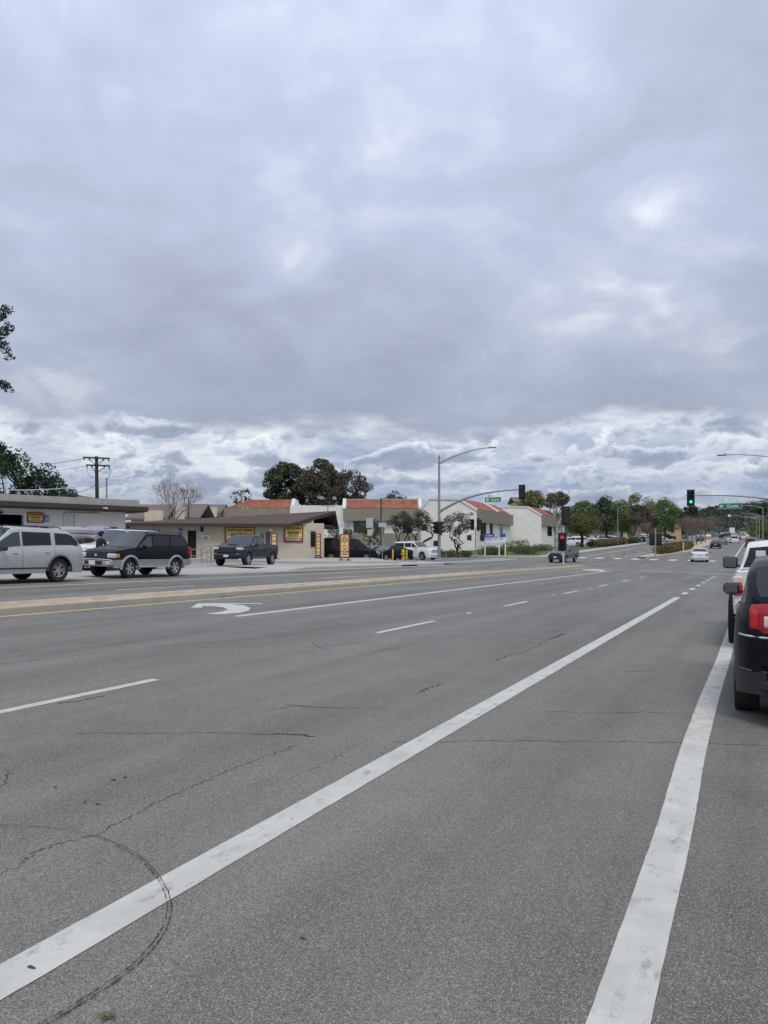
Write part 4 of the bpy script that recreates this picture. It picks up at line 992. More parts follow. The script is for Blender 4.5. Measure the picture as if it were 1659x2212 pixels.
class Fac:
    """a facade frame: local X along the facade to the right, local Y away from the camera"""
    def __init__(s, pxA, dA, pxB, dB, z0):
        a = Vector(W(pxA, dA)); b = Vector(W(pxB, dB)); s.len = (b - a).length; s.ang = math.atan2(b.y - a.y, b.x - a.x); s.o = Vector((a.x, a.y, z0)); s.z0 = z0
        s.u = (b - a).normalized(); s.n = Vector((-s.u.y, s.u.x))
    def _sol(s, px, y=0.0):
        k = (px - 829.5) / 1661; A = Vector((s.o.x, s.o.y)) + s.n * y
        ax = A.x * CY_ + A.y * SY; az = -A.x * SY + A.y * CY_; ux = s.u.x * CY_ + s.u.y * SY; uz = -s.u.x * SY + s.u.y * CY_
        t = (k * az - ax) / (ux - k * uz); return t, az + t * uz
    def x(s, px, y=0.0): return s._sol(px, y)[0]
    def z(s, px, py, y=0.0): return hz(py, s._sol(px, y)[1]) - s.z0
    def root(s, name, label, cat): return empty(name, s.o, s.ang, label, cat)
def bx(root, name, m, x0, x1, y0, y1, z0, z1, bev=0.0):
    b = MB().box(((x1 - x0) / 2, (y1 - y0) / 2, (z1 - z0) / 2), (x1 - x0, y1 - y0, z1 - z0), 0, bev); o = b.build(name, m, root); o.location = (x0, y0, z0); return o
def poly_xz(root, name, m, pts, y0, y1):
    n = len(pts); b = MB(); b.v = [(p[0], y0, p[1]) for p in pts] + [(p[0], y1, p[1]) for p in pts]
    b.f = [tuple(range(n)), tuple(reversed(range(n, 2 * n)))] + [(i, n + i, n + (i + 1) % n, (i + 1) % n) for i in range(n)]
    return b.build(name, m, root)
def poly_yz(root, name, m, pts, x0, x1):
    n = len(pts); b = MB(); b.v = [(x0, p[0], p[1]) for p in pts] + [(x1, p[0], p[1]) for p in pts]
    b.f = [tuple(reversed(range(n))), tuple(range(n, 2 * n))] + [(i, (i + 1) % n, n + (i + 1) % n, n + i) for i in range(n)]
    return b.build(name, m, root)
def window(root, x0, x1, z0, z1, y=0.0, mull=1, frame=M_FRAMEW, glass=M_WIN, t=.05):
    w = bx(root, 'window', glass, x0, x1, y - .012, y + .06, z0, z1)
    for a, b, c, d in ((-t, (x1 - x0) + t, -t, 0), (-t, (x1 - x0) + t, z1 - z0, z1 - z0 + t), (-t, 0, 0, z1 - z0), (x1 - x0, x1 - x0 + t, 0, z1 - z0)):
        bx(w, 'frame', frame, a, b, -.03, .05, c, d)
    for k in range(mull): xm = (x1 - x0) * (k + 1) / (mull + 1); bx(w, 'mullion', frame, xm - .02, xm + .02, -.02, .03, 0, z1 - z0)
    return w
def sign_board(root, name, x0, x1, z0, z1, y, face, frame, t=.06, thick=.05):
    s_ = bx(root, name, face, x0, x1, y - thick, y, z0, z1)
    w, h = x1 - x0, z1 - z0
    if frame:
        for a, b, c, d in ((-t, w + t, -t, 0), (-t, w + t, h, h + t), (-t, 0, 0, h), (w, w + t, 0, h)): bx(s_, 'frame', frame, a, b, -.02, thick, c, d)
    return s_, w, h
# ---------------------------------------------------------------- white flat-roofed repair shop at the left
F = Fac(-250, 41, 271, 50, .95); r = F.root('repair_shop', 'long white flat-roofed repair shop with brown fascia at the left edge', 'building')
zt = 4.0; eav = 3.45; xo = F.x(57); zo = F.z(57, 1111.5)
bx(r, 'wall', M_WALLW, xo, F.len, 0, .25, -.3, eav); bx(r, 'wall', M_WALLW, 0, xo, 0, .25, zo, eav)
bx(r, 'wall', M_WALLW, F.len - .25, F.len, .25, 12, -.3, eav); bx(r, 'wall', M_WALLW, 0, F.len - .25, 11.75, 12, -.3, eav); bx(r, 'wall', M_WALLW, 0, .25, .25, 11.75, -.3, eav)
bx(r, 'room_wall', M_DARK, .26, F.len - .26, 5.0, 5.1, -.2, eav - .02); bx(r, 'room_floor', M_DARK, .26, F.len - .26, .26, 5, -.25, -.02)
bx(r, 'door_frame', M_FRAMEW, xo - .16, xo + .02, -.03, .3, -.2, zo + .1); bx(r, 'door_lintel', M_FRAMEW, 0, xo - .16, -.03, .3, zo - .02, zo + .12)
rf = bx(r, 'roof', M_BROWN, -.5, F.len + .9, -1.3, 12.4, eav - .02, eav + .28)
bx(rf, 'parapet', M_GRAYF, .2, F.len + .9, .12, 13, .30, .74); bx(rf, 'roof_edge', M_BROWN, -.06, F.len + 1.46, -.05, 0, .06, .33)
fl = MB().box((0, 0, 0), (.12, .10, .08), 0, .02).box((.14, -.05, -.02), (.16, .12, .10), 0, .03).build('flood_light', M_FRAMEW, rf, True); fl.location = (F.x(240, -1.3), -.12, .15)
def trust_sign(root, x0, x1, z0, z1, y=0.0, small=False):
    s_, w, h = sign_board(root, 'sign', x0, x1, z0, z1, y, M_YEL, M_SRED, .055 * (z1 - z0) + .03)
    text_on(s_, 'TRUST AUTO REPAIR', h * .21, M_SBLK, (w / 2, -.012, h * .84), .022, w / (h * .21 * 10.6))
    text_on(s_, '&', h * .13, M_SBLK, (w / 2, -.012, h * .69), .02); text_on(s_, 'BODY WORKS', h * .21, M_SBLK, (w / 2, -.012, h * .53), .022, .62 * w / (h * .21 * 6.4))
    bx(s_, 'badge', M_SWHT, w * .04, w * .15, -.012, 0, h * .34, h * .62); bd = bx(s_, 'badge', M_SWHT, w * .85, w * .96, -.012, 0, h * .34, h * .62)
    bx(s_, 'badge_print', M_SBLUE, w * .06, w * .13, -.018, -.012, h * .46, h * .55); bx(s_, 'badge_print', M_SGRN if small else M_SBLUE, w * .865, w * .945, -.018, -.012, h * .50, h * .60)
    st = bx(s_, 'strip', M_SRED if small else M_SBLK, 0, w, -.012, 0, 0, h * .17); bx(s_, 'strip_print', M_SWHT, w * .04, w * .96, -.016, -.012, h * .055, h * .11)
    bx(s_, 'print', M_SORG, w * .20, w * .80, -.012, 0, h * .30, h * .37); return s_
trust_sign(r, F.x(60.5), F.x(92), F.z(75, 1127.5), F.z(75, 1109), small=True)
s_, w, h = sign_board(r, 'sign', F.x(96), F.x(105), F.z(100, 1128), F.z(100, 1113), 0, mat('sign_sky_blue', (.10, .30, .56), .6), None); bx(s_, 'print', M_SWHT, .04, w - .04, -.006 - .05, -.05, h * .3, h * .42); bx(s_, 'print', M_SWHT, .04, w - .04, -.056, -.05, h * .6, h * .7)
for a, b, c, d in ((64, 83, 1140, 1136.5), (83, 103, 1141.5, 1138.5), (170, 187, 1152, 1140), (236, 253, 1152, 1138.5)): window(r, F.x(a), F.x(b), F.z(a, c), F.z(a, d), mull=0)
MB().tube([(F.x(138.5), -.07, F.z(138, 1150)), (F.x(138.5), -.07, F.z(138, 1114)), (F.x(139.5), -.07, F.z(139, 1110.5)), (F.x(143), -.07, F.z(143, 1108.5)), (F.x(215), -.07, F.z(215, 1110))], .05, 8).build('conduit', M_FRAMEW, r, True)
MB().tube([(F.x(161), -.06, F.z(161, 1109)), (F.x(161), -.06, F.z(161, 1140))], .04, 8).build('conduit', M_FRAMEW, r, True)
bx(r, 'door', M_FRAMEW, F.x(148), F.x(158), -.05, .02, -.1, F.z(150, 1112)); bx(r, 'vent', M_SBLK, F.x(-2), F.x(4), -.2, 0, F.z(0, 1109.5), F.z(0, 1105))
# ---------------------------------------------------------------- tan auto repair building with the raised prow roof
F = Fac(282, 57, 700, 62, 1.40); TR = F; r = F.root('auto_repair_building', 'low tan stucco auto repair building with brown shingle prow roof', 'building')
x625, x700 = F.x(625), F.len; zE = F.z(500, 1134)
poly_xz(r, 'wall', M_WALLT, [(0, -.5), (x700, -.5), (x700, zE + .22), (x625 + 1.2, zE + .22), (x625, zE - .10), (0, zE - .10)], 0, .25)
bx(r, 'wall', M_WALLT, x700 - .25, x700, .25, 9, -.5, zE - .1); bx(r, 'wall', M_WALLT, 0, .25, .25, 9, -.5, zE - .1); bx(r, 'wall', M_WALLT, .25, x700 - .25, 8.75, 9, -.5, zE - .1)
bx(r, 'pier', M_WALLT, F.x(664), F.x(679), .26, .9, zE + .15, F.z(670, 1121))
E0 = (-.9, -1.0, zE + .02); E1 = (F.x(626, -1.0), -1.0, F.z(626, 1131.5, -1)); PP = (F.x(725, 1.5), 1.5, F.z(725, 1103.5, 1.5)); Q = (F.x(731, 8.5), 8.5, F.z(731, 1135, 8.5)); B0 = (-.9, 9.6, zE + .02); K = (F.x(430, 4.5), 4.5, F.z(430, 1130, 4.5))
vs = [E0, E1, PP, Q, B0, K]; bt = [(p[0], p[1], p[2] - .26) for p in vs]
b = MB(); b.v = vs; b.f = [(0, 1, 2, 5), (5, 2, 3, 4), (0, 5, 4)]; rf = b.build('roof', M_SHING, r)
b = MB(); b.v = [(p[0], p[1], p[2] - .004) for p in vs] + bt; b.f = [(6, 11, 8, 7), (11, 10, 9, 8), (6, 10, 11), (0, 6, 7, 1), (1, 7, 8, 2), (2, 8, 9, 3), (3, 9, 10, 4), (4, 10, 6, 0)]; b.build('roof_fascia', M_BROWN, rf)
# dark soffit box under the prow
b = MB(); tri = [(x625 + 2.0, .5), (PP[0] - .3, 1.5), (Q[0] - .2, 8.3), (x700 - .1, 8.3)]
b.prism([(p[0], p[1]) for p in tri], F.z(700, 1136) - .0, F.z(700, 1136) + .12); b.build('soffit', M_BROWN, rf)
# flood lights on the prow
fo = MB(); base = Vector((PP[0] - .55, 1.9, PP[2] - .05))
fo.tube([base, base + Vector((0, 0, .45))], .03, 6); fo.tube([base + Vector((-.55, 0, .45)), base + Vector((.55, 0, .45))], .025, 6)
for sx in (-.55, .55): fo.tube([base + Vector((sx, 0, .45)), base + Vector((sx, 0, 1.0))], .025, 6)
fl = fo.build('flood_light_bracket', M_SBLK, rf)
for sx in (-.55, .55): MB().box(base + Vector((sx, -.05, 1.1)), (.32, .22, .26), 0, .04).build('flood_light', M_METAL, fl)
def door(root, x0, x1, z0, z1, m): 
    d_ = bx(root, 'door', m, x0, x1, -.02, .05, z0, z1); bx(d_, 'frame', M_WALLC, -.08, 0, -.02, .04, 0, z1 - z0 + .08); bx(d_, 'frame', M_WALLC, x1 - x0, x1 - x0 + .08, -.02, .04, 0, z1 - z0 + .08); return d_
door(r, F.x(405), F.x(424), 0, F.z(410, 1146), M_DARK); door(r, F.x(573), F.x(584), 0, F.z(578, 1149), mat('grey_door', (.10, .11, .12), .5)); 
window(r, F.x(672), F.x(680), F.z(676, 1180), F.z(676, 1149), mull=0, frame=M_BROWN)
window(r, F.x(327), F.x(346), F.z(335, 1158), F.z(335, 1143.5), mull=2); window(r, F.x(370), F.x(383), F.z(375, 1158), F.z(375, 1145.5), mull=1, glass=mat('blind', (.5, .5, .46), .7))
s_, w, h = sign_board(r, 'sign', F.x(387), F.x(394), F.z(390, 1163), F.z(390, 1141), 0, M_SBLUE, None); bx(s_, 'print', M_SWHT, .05, w - .05, -.058, -.05, h * .62, h * .74); bx(s_, 'print', M_SWHT, .05, w - .05, -.058, -.05, h * .2, h * .32)
trust_sign(r, F.x(488), F.x(548), F.z(520, 1172), F.z(520, 1140.5)); trust_sign(r, F.x(615.5), F.x(652), F.z(633, 1169), F.z(633, 1136), small=False)
s_, w, h = sign_board(r, 'sign', F.x(435.5), F.x(452), F.z(444, 1167.5), F.z(444, 1156), 0, M_SWHT, None); text_on(s_, 'OFFICE', h * .36, M_SBLUE, (w / 2, -.056, h * .62), .01, .8); bx(s_, 'print', mat('sign_purple', (.10, .05, .25), .6), w * .12, w * .88, -.056, -.05, h * .2, h * .36)
for k, ch in enumerate('1265'): text_on(r, ch, .34, M_SBLK, (F.x(563 + k * 2.2), -.03, F.z(563, 1153 + k * 2.9)), .0, 1.0, 'house_number')
MB().box((F.x(436), -.10, F.z(436, 1142)), (.22, .2, .5), 0, .05).build('wall_lamp', M_BROWN, r); MB().ellipsoid((F.x(581), -.6, zE - .32), (.16, .16, .12)).build('soffit_lamp', M_FRAMEW, r, True)
# raised walk in front of the building
wk = MB(); o3 = [F.o + Vector((F.u.x * a + F.n.x * b, F.u.y * a + F.n.y * b, 0)) for a, b in ((2.5, .15), (2.5, -2.2), (F.x(470, -3), -3.2), (F.x(640, -6), -7.2), (F.len + 3.5, -7.6), (F.len + 4.2, .15))]
n = len(o3); tops = [1.40, 1.36, 1.32, 1.16, 1.14, 1.38]
wk.v = [(p.x, p.y, .7) for p in o3] + [(p.x, p.y, t - .02) for p, t in zip(o3, tops)]; wk.f = [tuple(range(n, 2 * n))] + [(i, (i + 1) % n, n + (i + 1) % n, n + i) for i in range(n)]
tag(wk.build('walkway', M_CONC), kind='structure')
def walk_z(x, y):
    p = Vector((x, y)) - Vector((F.o.x, F.o.y)); b = p.dot(F.n); return 1.38 + .032 * min(0, b)
# ---------------------------------------------------------------- red-tiled office building
D0 = 105.0
def tile_slope(root, name, p00, p10, p11, p01, spacing=.30, courses=9):
    p00, p10, p11, p01 = map(Vector, (p00, p10, p11, p01)); wl = max((p10 - p00).length, (p11 - p01).length); cols = max(2, int(wl / spacing)); nu = cols * 4; b = MB(); nrm = (p10 - p00).cross(p01 - p00).normalized()
    rows_ = []
    for c in range(courses):
        rows_ += [(c / courses, .045), ((c + .98) / courses, .0)]
    for v, lift in rows_:
        A = p00.lerp(p01, v); B = p10.lerp(p11, v)
        for i in range(nu + 1):
            u = i / nu; b.v.append(tuple(A.lerp(B, u) + nrm * (lift + .05 * abs(math.sin(math.pi * u * cols)))))
    for j in range(len(rows_) - 1):
        for i in range(nu): b.f.append((j * (nu + 1) + i, j * (nu + 1) + i + 1, (j + 1) * (nu + 1) + i + 1, (j + 1) * (nu + 1) + i))
    return tag(b.build(name, M_TILE, root), kind='stuff')
zb = 1.6
r = empty('office_building', (*W(829.5, D0), 0), YAW, 'white office building with red clay tile mansards and taupe boarding', 'building')
def lx(px, y=0.0): return (px - 829.5) / 1661 * (D0 + y)
def lz(py, y=0.0): return hz(py, D0 + y)
def boards(root, x0, x1, y, z0, z1, n=6, m=M_TANB, along=None, depth=.3):
    f = bx(root, 'fascia', m, x0, x1, y, y + depth, z0, z1); h = (z1 - z0) / n
    for k in range(n): bx(f, 'board', m, 0.0, x1 - x0, -.035, -.002, k * h + .012, (k + 1) * h - .012)
    return f
z77, z99, z125 = lz(1077.5), lz(1099), lz(1125)
xa, xb = lx(743), lx(908)
poly_yz(r, 'wall', M_WALLW, [(.6, zb), (.6, z125 + .05), (.2, z125 + .05), (.2, z99), (1.6, z77 - .1), (15, z77 - .1), (15, zb)], xa, xb)
boards(r, xa - .1, xb, -.1, z125, z99)
tile_slope(r, 'tile_roof', (xa + .3, .02, z99 + .02), (xb - .3, .02, z99 + .02), (xb - .3, 1.62, z77 - .02), (xa + .3, 1.62, z77 - .02), .30, 8)
for x_ in (xa, xb - .02): poly_yz(r, 'parapet', M_FRAMEW, [(-.12, z99 - .05), (-.12, z99 + .20), (1.55, z77 + .16), (6, z77 + .16), (6, z77 - .25), (1.75, z77 - .25), (.1, z99 - .15)], x_ - .22, x_ + .22)
poly_yz(r, 'ridge_cap', M_GRAYF, [(1.5, z77 - .05), (1.5, z77 + .1), (2.2, z77 + .1), (2.2, z77 - .05)], xa + .23, xb - .25)
for a, b_, c, d in ((764, 799, 1150, 1126), (871, 889, 1151, 1126.5)): window(r, lx(a), lx(b_), lz(c), lz(d), .6, 1, M_BROWN)
# left wing
yA = 7.0; xa2, xb2 = lx(474, yA), lx(632, yA); zA0, zA1, zA2 = lz(1098, yA), lz(1078, yA), lz(1119, yA)
poly_yz(r, 'wall', M_WALLW, [(yA + .6, zb), (yA + .6, zA2 + .05), (yA + .2, zA2 + .05), (yA + .2, zA0), (yA + 1.6, zA1 - .1), (yA + 12, zA1 - .1), (yA + 12, zb)], xa2 + 4.2, xb2)
bx(r, 'wall', M_WALLW, xa2, xa2 + 4.2, yA + .6, yA + 12, zb, zA0)
boards(r, xa2, xb2, yA - .1, zA2, zA0, 5)
tile_slope(r, 'tile_roof', (lx(487, yA), yA, zA0 + .02), (xb2 - .2, yA, zA0 + .02), (xb2 - .2, yA + 1.62, zA1), (lx(537, yA), yA + 1.62, zA1), .30, 8)
tile_slope(r, 'tile_roof', (lx(487, yA), yA + 8, zA0 + .02), (lx(487, yA), yA, zA0 + .02), (lx(537, yA), yA + 1.62, zA1), (lx(537, yA), yA + 6, zA1), .30, 8)
poly_yz(r, 'parapet', M_FRAMEW, [(yA - .1, zA0 - .05), (yA - .1, zA0 + .2), (yA + 1.5, zA1 + .16), (yA + 6, zA1 + .16), (yA + 6, zA1 - .9), (yA + .1, zA0 - .3)], xb2 - .25, xb2 + .22)
bx(r, 'wall', M_WALLW, xb2 + .1, xa, 3.2, 14, zb, lz(1091.5, 3))
# gabled white block towards the street, running back along the road direction
e3 = Vector((SY, CY_))
def sheared(root, name, m, pts, k0, k1, y0):
    n = len(pts); b = MB()
    for k in (k0, k1): b.v += [(p[0] + e3.x * k, y0 + e3.y * k, p[1]) for p in pts]
    b.f = [tuple(range(n)), tuple(reversed(range(n, 2 * n)))] + [(i, n + i, n + (i + 1) % n, (i + 1) % n) for i in range(n)]; return b.build(name, m, root)
yG = -1.0
def gpt(px, py): return (lx(px, yG), lz(py, yG))
GP = [(lx(909, yG), zb), gpt(909, 1098), gpt(928, 1077.5), gpt(991, 1078), gpt(1029.5, 1101), (lx(1029.5, yG), zb)]
sheared(r, 'wall', M_WALLW, GP, 0, 16, yG)
cap = [gpt(907, 1097), gpt(927, 1075.8), gpt(992, 1076.3), gpt(1032, 1100), gpt(1030, 1103.5), gpt(990, 1079.8), gpt(929, 1079.2), gpt(910, 1101)]
sheared(r, 'parapet', M_FRAMEW, cap, -.15, .35, yG); sheared(r, 'parapet', M_FRAMEW, [(p[0] + .25, p[1] + .22) for p in cap[2:6]], 8.6, 9.1, yG)
xE, zEv = gpt(1029.5, 1101); xT, zTv = gpt(991, 1078)
def sh_pt(x, z, k, out=0.0): return (x + e3.x * k + e3.y * out, yG + e3.y * k - e3.x * out, z)
for k0, k1 in ((.4, 8.5), (9.2, 15.8)):
    tile_slope(r, 'tile_roof', sh_pt(xE + .05, zEv + .05, k0), sh_pt(xE + .05, zEv + .05, k1), sh_pt(xT, zTv + .06, k1), sh_pt(xT, zTv + .06, k0), .30, 8)
    f = None
    for j in range(5):
        h0 = lz(1127.5, yG) + (zEv - lz(1127.5, yG)) * j / 5; h1 = lz(1127.5, yG) + (zEv - lz(1127.5, yG)) * (j + 1) / 5
        b = MB(); P_ = [sh_pt(xE, h0 + .012, k0 - .3, .0), sh_pt(xE, h0 + .012, k1 + .3, .0), sh_pt(xE, h0 + .012, k1 + .3, .45), sh_pt(xE, h0 + .012, k0 - .3, .45)]
        b.v = P_ + [(p[0], p[1], h1 - .012) for p in P_]; b.f = [(0, 1, 2, 3), (7, 6, 5, 4), (0, 4, 5, 1), (1, 5, 6, 2), (2, 6, 7, 3), (3, 7, 4, 0)]; b.build('board', M_TANB, r)
for k0, k1 in ((1.6, 4.0), (5.8, 7.0), (10.5, 12.0)):
    b = MB(); z0_, z1_ = lz(1168, yG), lz(1128, yG); P_ = [sh_pt(xE, z0_, k0, -.05), sh_pt(xE, z0_, k1, -.05), sh_pt(xE, z0_, k1, .04), sh_pt(xE, z0_, k0, .04)]
    b.v = P_ + [(p[0], p[1], z1_) for p in P_]; b.f = [(0, 1, 2, 3), (7, 6, 5, 4), (0, 4, 5, 1), (1, 5, 6, 2), (2, 6, 7, 3), (3, 7, 4, 0)]; b.build('window', M_WIN, r)
# rear block
yC = 15.0
def gpc(px, py): return (lx(px, yC), lz(py, yC))
CP = [(lx(1066, yC), zb + 1), gpc(1066, 1095), gpc(1139, 1095), gpc(1169, 1113), (lx(1169, yC), zb + 1)]
sheared(r, 'wall', M_WALLW, CP, 0, 14, yC)
capc = [gpc(1066, 1093.6), gpc(1140, 1093.6), gpc(1171, 1112), gpc(1169.5, 1115), gpc(1139, 1096.5), gpc(1066, 1096.5)]
sheared(r, 'parapet', M_FRAMEW, capc, -.12, .3, yC)
xE2, zE2 = gpc(1169, 1113); xT2, zT2 = gpc(1139, 1095)
def sh2(x, z, k, out=0.0): return (x + e3.x * k + e3.y * out, yC + e3.y * k - e3.x * out, z)
tile_slope(r, 'tile_roof', sh2(xE2 + .05, zE2 + .05, .4), sh2(xE2 + .05, zE2 + .05, 13), sh2(xT2, zT2 + .06, 13), sh2(xT2, zT2 + .06, .4), .30, 8)
for j in range(5):
    za, zc = lz(1135, yC), zE2; h0 = za + (zc - za) * j / 5; h1 = za + (zc - za) * (j + 1) / 5; b = MB(); P_ = [sh2(xE2, h0 + .012, .2, 0), sh2(xE2, h0 + .012, 13, 0), sh2(xE2, h0 + .012, 13, .4), sh2(xE2, h0 + .012, .2, .4)]
    b.v = P_ + [(p[0], p[1], h1 - .012) for p in P_]; b.f = [(0, 1, 2, 3), (7, 6, 5, 4), (0, 4, 5, 1), (1, 5, 6, 2), (2, 6, 7, 3), (3, 7, 4, 0)]; b.build('board', M_TANB, r)
b = MB(); P_ = [sh2(xE2, lz(1156, yC), 4, -.05), sh2(xE2, lz(1156, yC), 7, -.05), sh2(xE2, lz(1156, yC), 7, .04), sh2(xE2, lz(1156, yC), 4, .04)]; b.v = P_ + [(p[0], p[1], lz(1135.5, yC)) for p in P_]; b.f = [(0, 1, 2, 3), (7, 6, 5, 4), (0, 4, 5, 1), (1, 5, 6, 2), (2, 6, 7, 3), (3, 7, 4, 0)]; b.build('window', M_WIN, r)
# small wall signs
s_ = bx(r, 'sign', M_FRAMEW, lx(1000), lx(1022), yG - .12, yG, lz(1111), lz(1107.5)); bx(r, 'sign', M_SORG, lx(1005.5, yG) + .62, lx(1011, yG) + .62, yG - .14, yG - .02, lz(1112), lz(1107))
# taupe screen wall in front
r2 = empty('screen_wall', (*W(829.5, 100), 0), YAW, 'low taupe screen wall of horizontal boards before the tiled office', 'wall')
x0_, x1_ = (753 - 829.5) / 1661 * 100, (906 - 829.5) / 1661 * 100; z0_, z1_ = .6, hz(1152, 100)
bx(r2, 'panel', M_TANB, x0_, x1_, 0, .25, z0_, z1_)
nb = 9
for k in range(nb): h = (z1_ - z0_) / nb; bx(r2, 'board', M_TANB, x0_ + .02, x1_ - .02, -.04, -.002, z0_ + k * h + .012, z0_ + (k + 1) * h - .012)
# ---------------------------------------------------------------- houses behind
def house(px0, px1, d, y_eave, y_ridge, name, label, wall=M_WALLC, roof=M_SHINGH, dep=8.0, base=.5, wins=2, chim=(), rot=0.0, gable_front=False):
    x0, x1 = (px0 - 829.5) / 1661 * d, (px1 - 829.5) / 1661 * d; xm = (x0 + x1) / 2; o = W((px0 + px1) / 2, d); w = x1 - x0
    h = empty(name, (o[0], o[1], base), YAW + rot, label, 'house'); ze = hz(y_eave, d) - base; zr = hz(y_ridge, d) - base
    bx(h, 'wall', wall, -w / 2, w / 2, 0, dep, 0, ze)
    b = MB(); ov = .5
    if gable_front:
        P_ = [(-w / 2 - ov, -ov, ze - .1), (w / 2 + ov, -ov, ze - .1), (0, -ov, zr), (-w / 2 - ov, dep + ov, ze - .1), (w / 2 + ov, dep + ov, ze - .1), (0, dep + ov, zr)]
        b.v = P_ + [(p[0], p[1], p[2] + .22) for p in P_]; b.f = [(0, 2, 5, 3), (2, 1, 4, 5), (6, 9, 11, 8), (8, 11, 10, 7), (0, 6, 8, 2), (2, 8, 7, 1), (3, 5, 11, 9), (5, 4, 10, 11), (0, 3, 9, 6), (1, 7, 10, 4)]
        poly_xz(h, 'gable', wall, [(-w / 2, ze), (w / 2, ze), (0, zr - .1)], 0, .2)
    else:
        P_ = [(-w / 2 - ov, -ov, ze - .1), (w / 2 + ov, -ov, ze - .1), (w / 2 + ov, dep / 2, zr), (-w / 2 - ov, dep / 2, zr), (w / 2 + ov, dep + ov, ze - .1), (-w / 2 - ov, dep + ov, ze - .1)]
        b.v = P_ + [(p[0], p[1], p[2] + .22) for p in P_]; b.f = [(0, 3, 2, 1), (3, 5, 4, 2), (6, 7, 8, 9), (9, 8, 10, 11), (0, 1, 7, 6), (4, 5, 11, 10), (1, 2, 8, 7), (2, 4, 10, 8), (5, 3, 9, 11), (3, 0, 6, 9)]
    rf = b.build('roof', roof, h)
    for k in range(wins):
        xx = -w / 2 + w * (k + .5) / wins; window(h, xx - .5, xx + .5, ze - 1.7, ze - .5, 0, 1)
    for fx, wch, hh in chim: bx(h, 'chimney', wall, fx * w - wch / 2, fx * w + wch / 2, -.6, .3, 0, ze + hh)
    return h
house(283, 352, 88, 1122, 1089, 'house', 'brown-roofed house left of the bare tree with two cream chimneys', chim=((.12, 1.1, 1.0), (.40, 1.0, 1.0)), wins=1)
house(352, 425, 92, 1120, 1088, 'house', 'brown-roofed house right behind the bare tree', chim=((.02, 1.3, 1.8),), wins=1)
house(420, 470, 110, 1110, 1089, 'house', 'cream house with brown hipped roof left of the tiled office', chim=((-.1, 1.6, .9), (.3, 1.4, .9)), wins=2)
house(140, 180, 75, 1088, 1072, 'house', 'small gabled house peeking over the white repair shop roof', wall=M_WALLC, wins=0, gable_front=True)
house(1114, 1150, 170, 1084, 1073, 'house', 'ochre block with brown roof rising behind the rear office wing', wall=mat('ochre_wall', (.52, .33, .17), .9), wins=2, base=2)
house(1340, 1362, 235, 1170, 1141, 'house', 'tan gabled shop behind the forked tree in the far lot', wall=mat('ochre_wall2', (.50, .38, .22), .9), wins=1, gable_front=True, base=4)
house(1376, 1418, 240, 1160, 1150, 'house', 'shop with red roof band behind the parked white cars', wall=mat('mauve_wall', (.36, .27, .24), .9), roof=mat('red_roof', (.36, .10, .08), .8), wins=3, base=4, rot=-YAW)
house(1440, 1466, 235, 1140, 1133, 'house', 'narrow orange stucco tower block behind the white-barked tree', wall=mat('orange_wall', (.55, .38, .21), .9), wins=1, base=4, rot=-YAW)
house(1668, 1720, 150, 1118, 1084, 'house', 'dark brown roofed building at the right edge behind the lamp posts', wall=mat('dark_brown_wall', (.12, .08, .07), .9), roof=mat('dark_brown_roof', (.07, .05, .05), .9), wins=2, base=2, dep=8, rot=-YAW)
# ================================================================== STREET FURNITURE
M_SIGB = mat('signal_black', (.012, .012, .013), .55, var=.2, vscale=8)
M_GOFF = mat('lens_off', (.02, .022, .022), .2)
M_POLE = mat('pole_grey', (.30, .31, .32), .5, .4, var=.1, vscale=4)
M_GREEN = mat('green_light', (.0, .5, .3), .3, emit=(.02, 1.0, .55), estr=1.6)
M_REDL = mat('red_light', (.6, .01, .03), .3, emit=(1.0, .03, .10), estr=1.0)
def signal_head(parent, loc, rz, lit=None, arrow=False, s=1.0, plate=True, hood=True):
    """three-lens head facing local -Y, hung centred at loc"""
    b = MB().box((0, .10, 0), (.36 * s, .22 * s, 1.08 * s), 0, .03 * s)
    h = b.build('signal_head', M_SIGB, parent); h.location = loc; h.rotation_euler = (0, 0, rz)
    if plate: MB().box((0, .06 * s, 0), (.62 * s, .02, 1.36 * s), 0, .008).build('backplate', M_SIGB, h)
    for k, nm in enumerate(('red', 'amber', 'green')):
        z = (.345 - .345 * k) * s; m = M_GOFF
        if lit == nm: m = {'red': M_REDL, 'green': M_GREEN}[nm]
        if arrow and lit == nm:
            MB().lathe([(.001, 0), (.15 * s, 0)], 20, Matrix.Translation((0, -.012 * s, z)) @ Matrix.Rotation(R(90), 4, 'X')).build('lens', M_GOFF, h)
            a = MB(); q = s * .185; pts = [(-.85 * q, 0), (-.05 * q, .75 * q), (.25 * q, .75 * q), (-.22 * q, .2 * q), (.85 * q, .2 * q), (.85 * q, -.2 * q), (-.22 * q, -.2 * q), (.25 * q, -.75 * q), (-.05 * q, -.75 * q)]
            a.prism(pts, .0, .012, Matrix.Translation((0, -.016 * s, z)) @ Matrix.Rotation(R(90), 4, 'X')); a.build('arrow_light', m, h)
        else:
            MB().lathe([(.001, .03 * s), (.09 * s, .025 * s), (.15 * s, .0)], 20, Matrix.Translation((0, -.012 * s, z)) @ Matrix.Rotation(R(90), 4, 'X')).build('lens', m, h, True)
        if hood:
            v = MB(); N_ = 14
            for i in range(N_ + 1):
                an = R(-35) + (math.pi + R(70)) * i / N_; v.v += [(.165 * s * math.cos(an), -.01 * s, z + .165 * s * math.sin(an)), (.165 * s * math.cos(an), (-.22 - .06 * math.sin(an)) * s, z + .165 * s * math.sin(an))]
            for i in range(N_): v.f.append((i * 2, i * 2 + 1, i * 2 + 3, i * 2 + 2))
            v.build('visor', M_SIGB, h, 60)
    return h
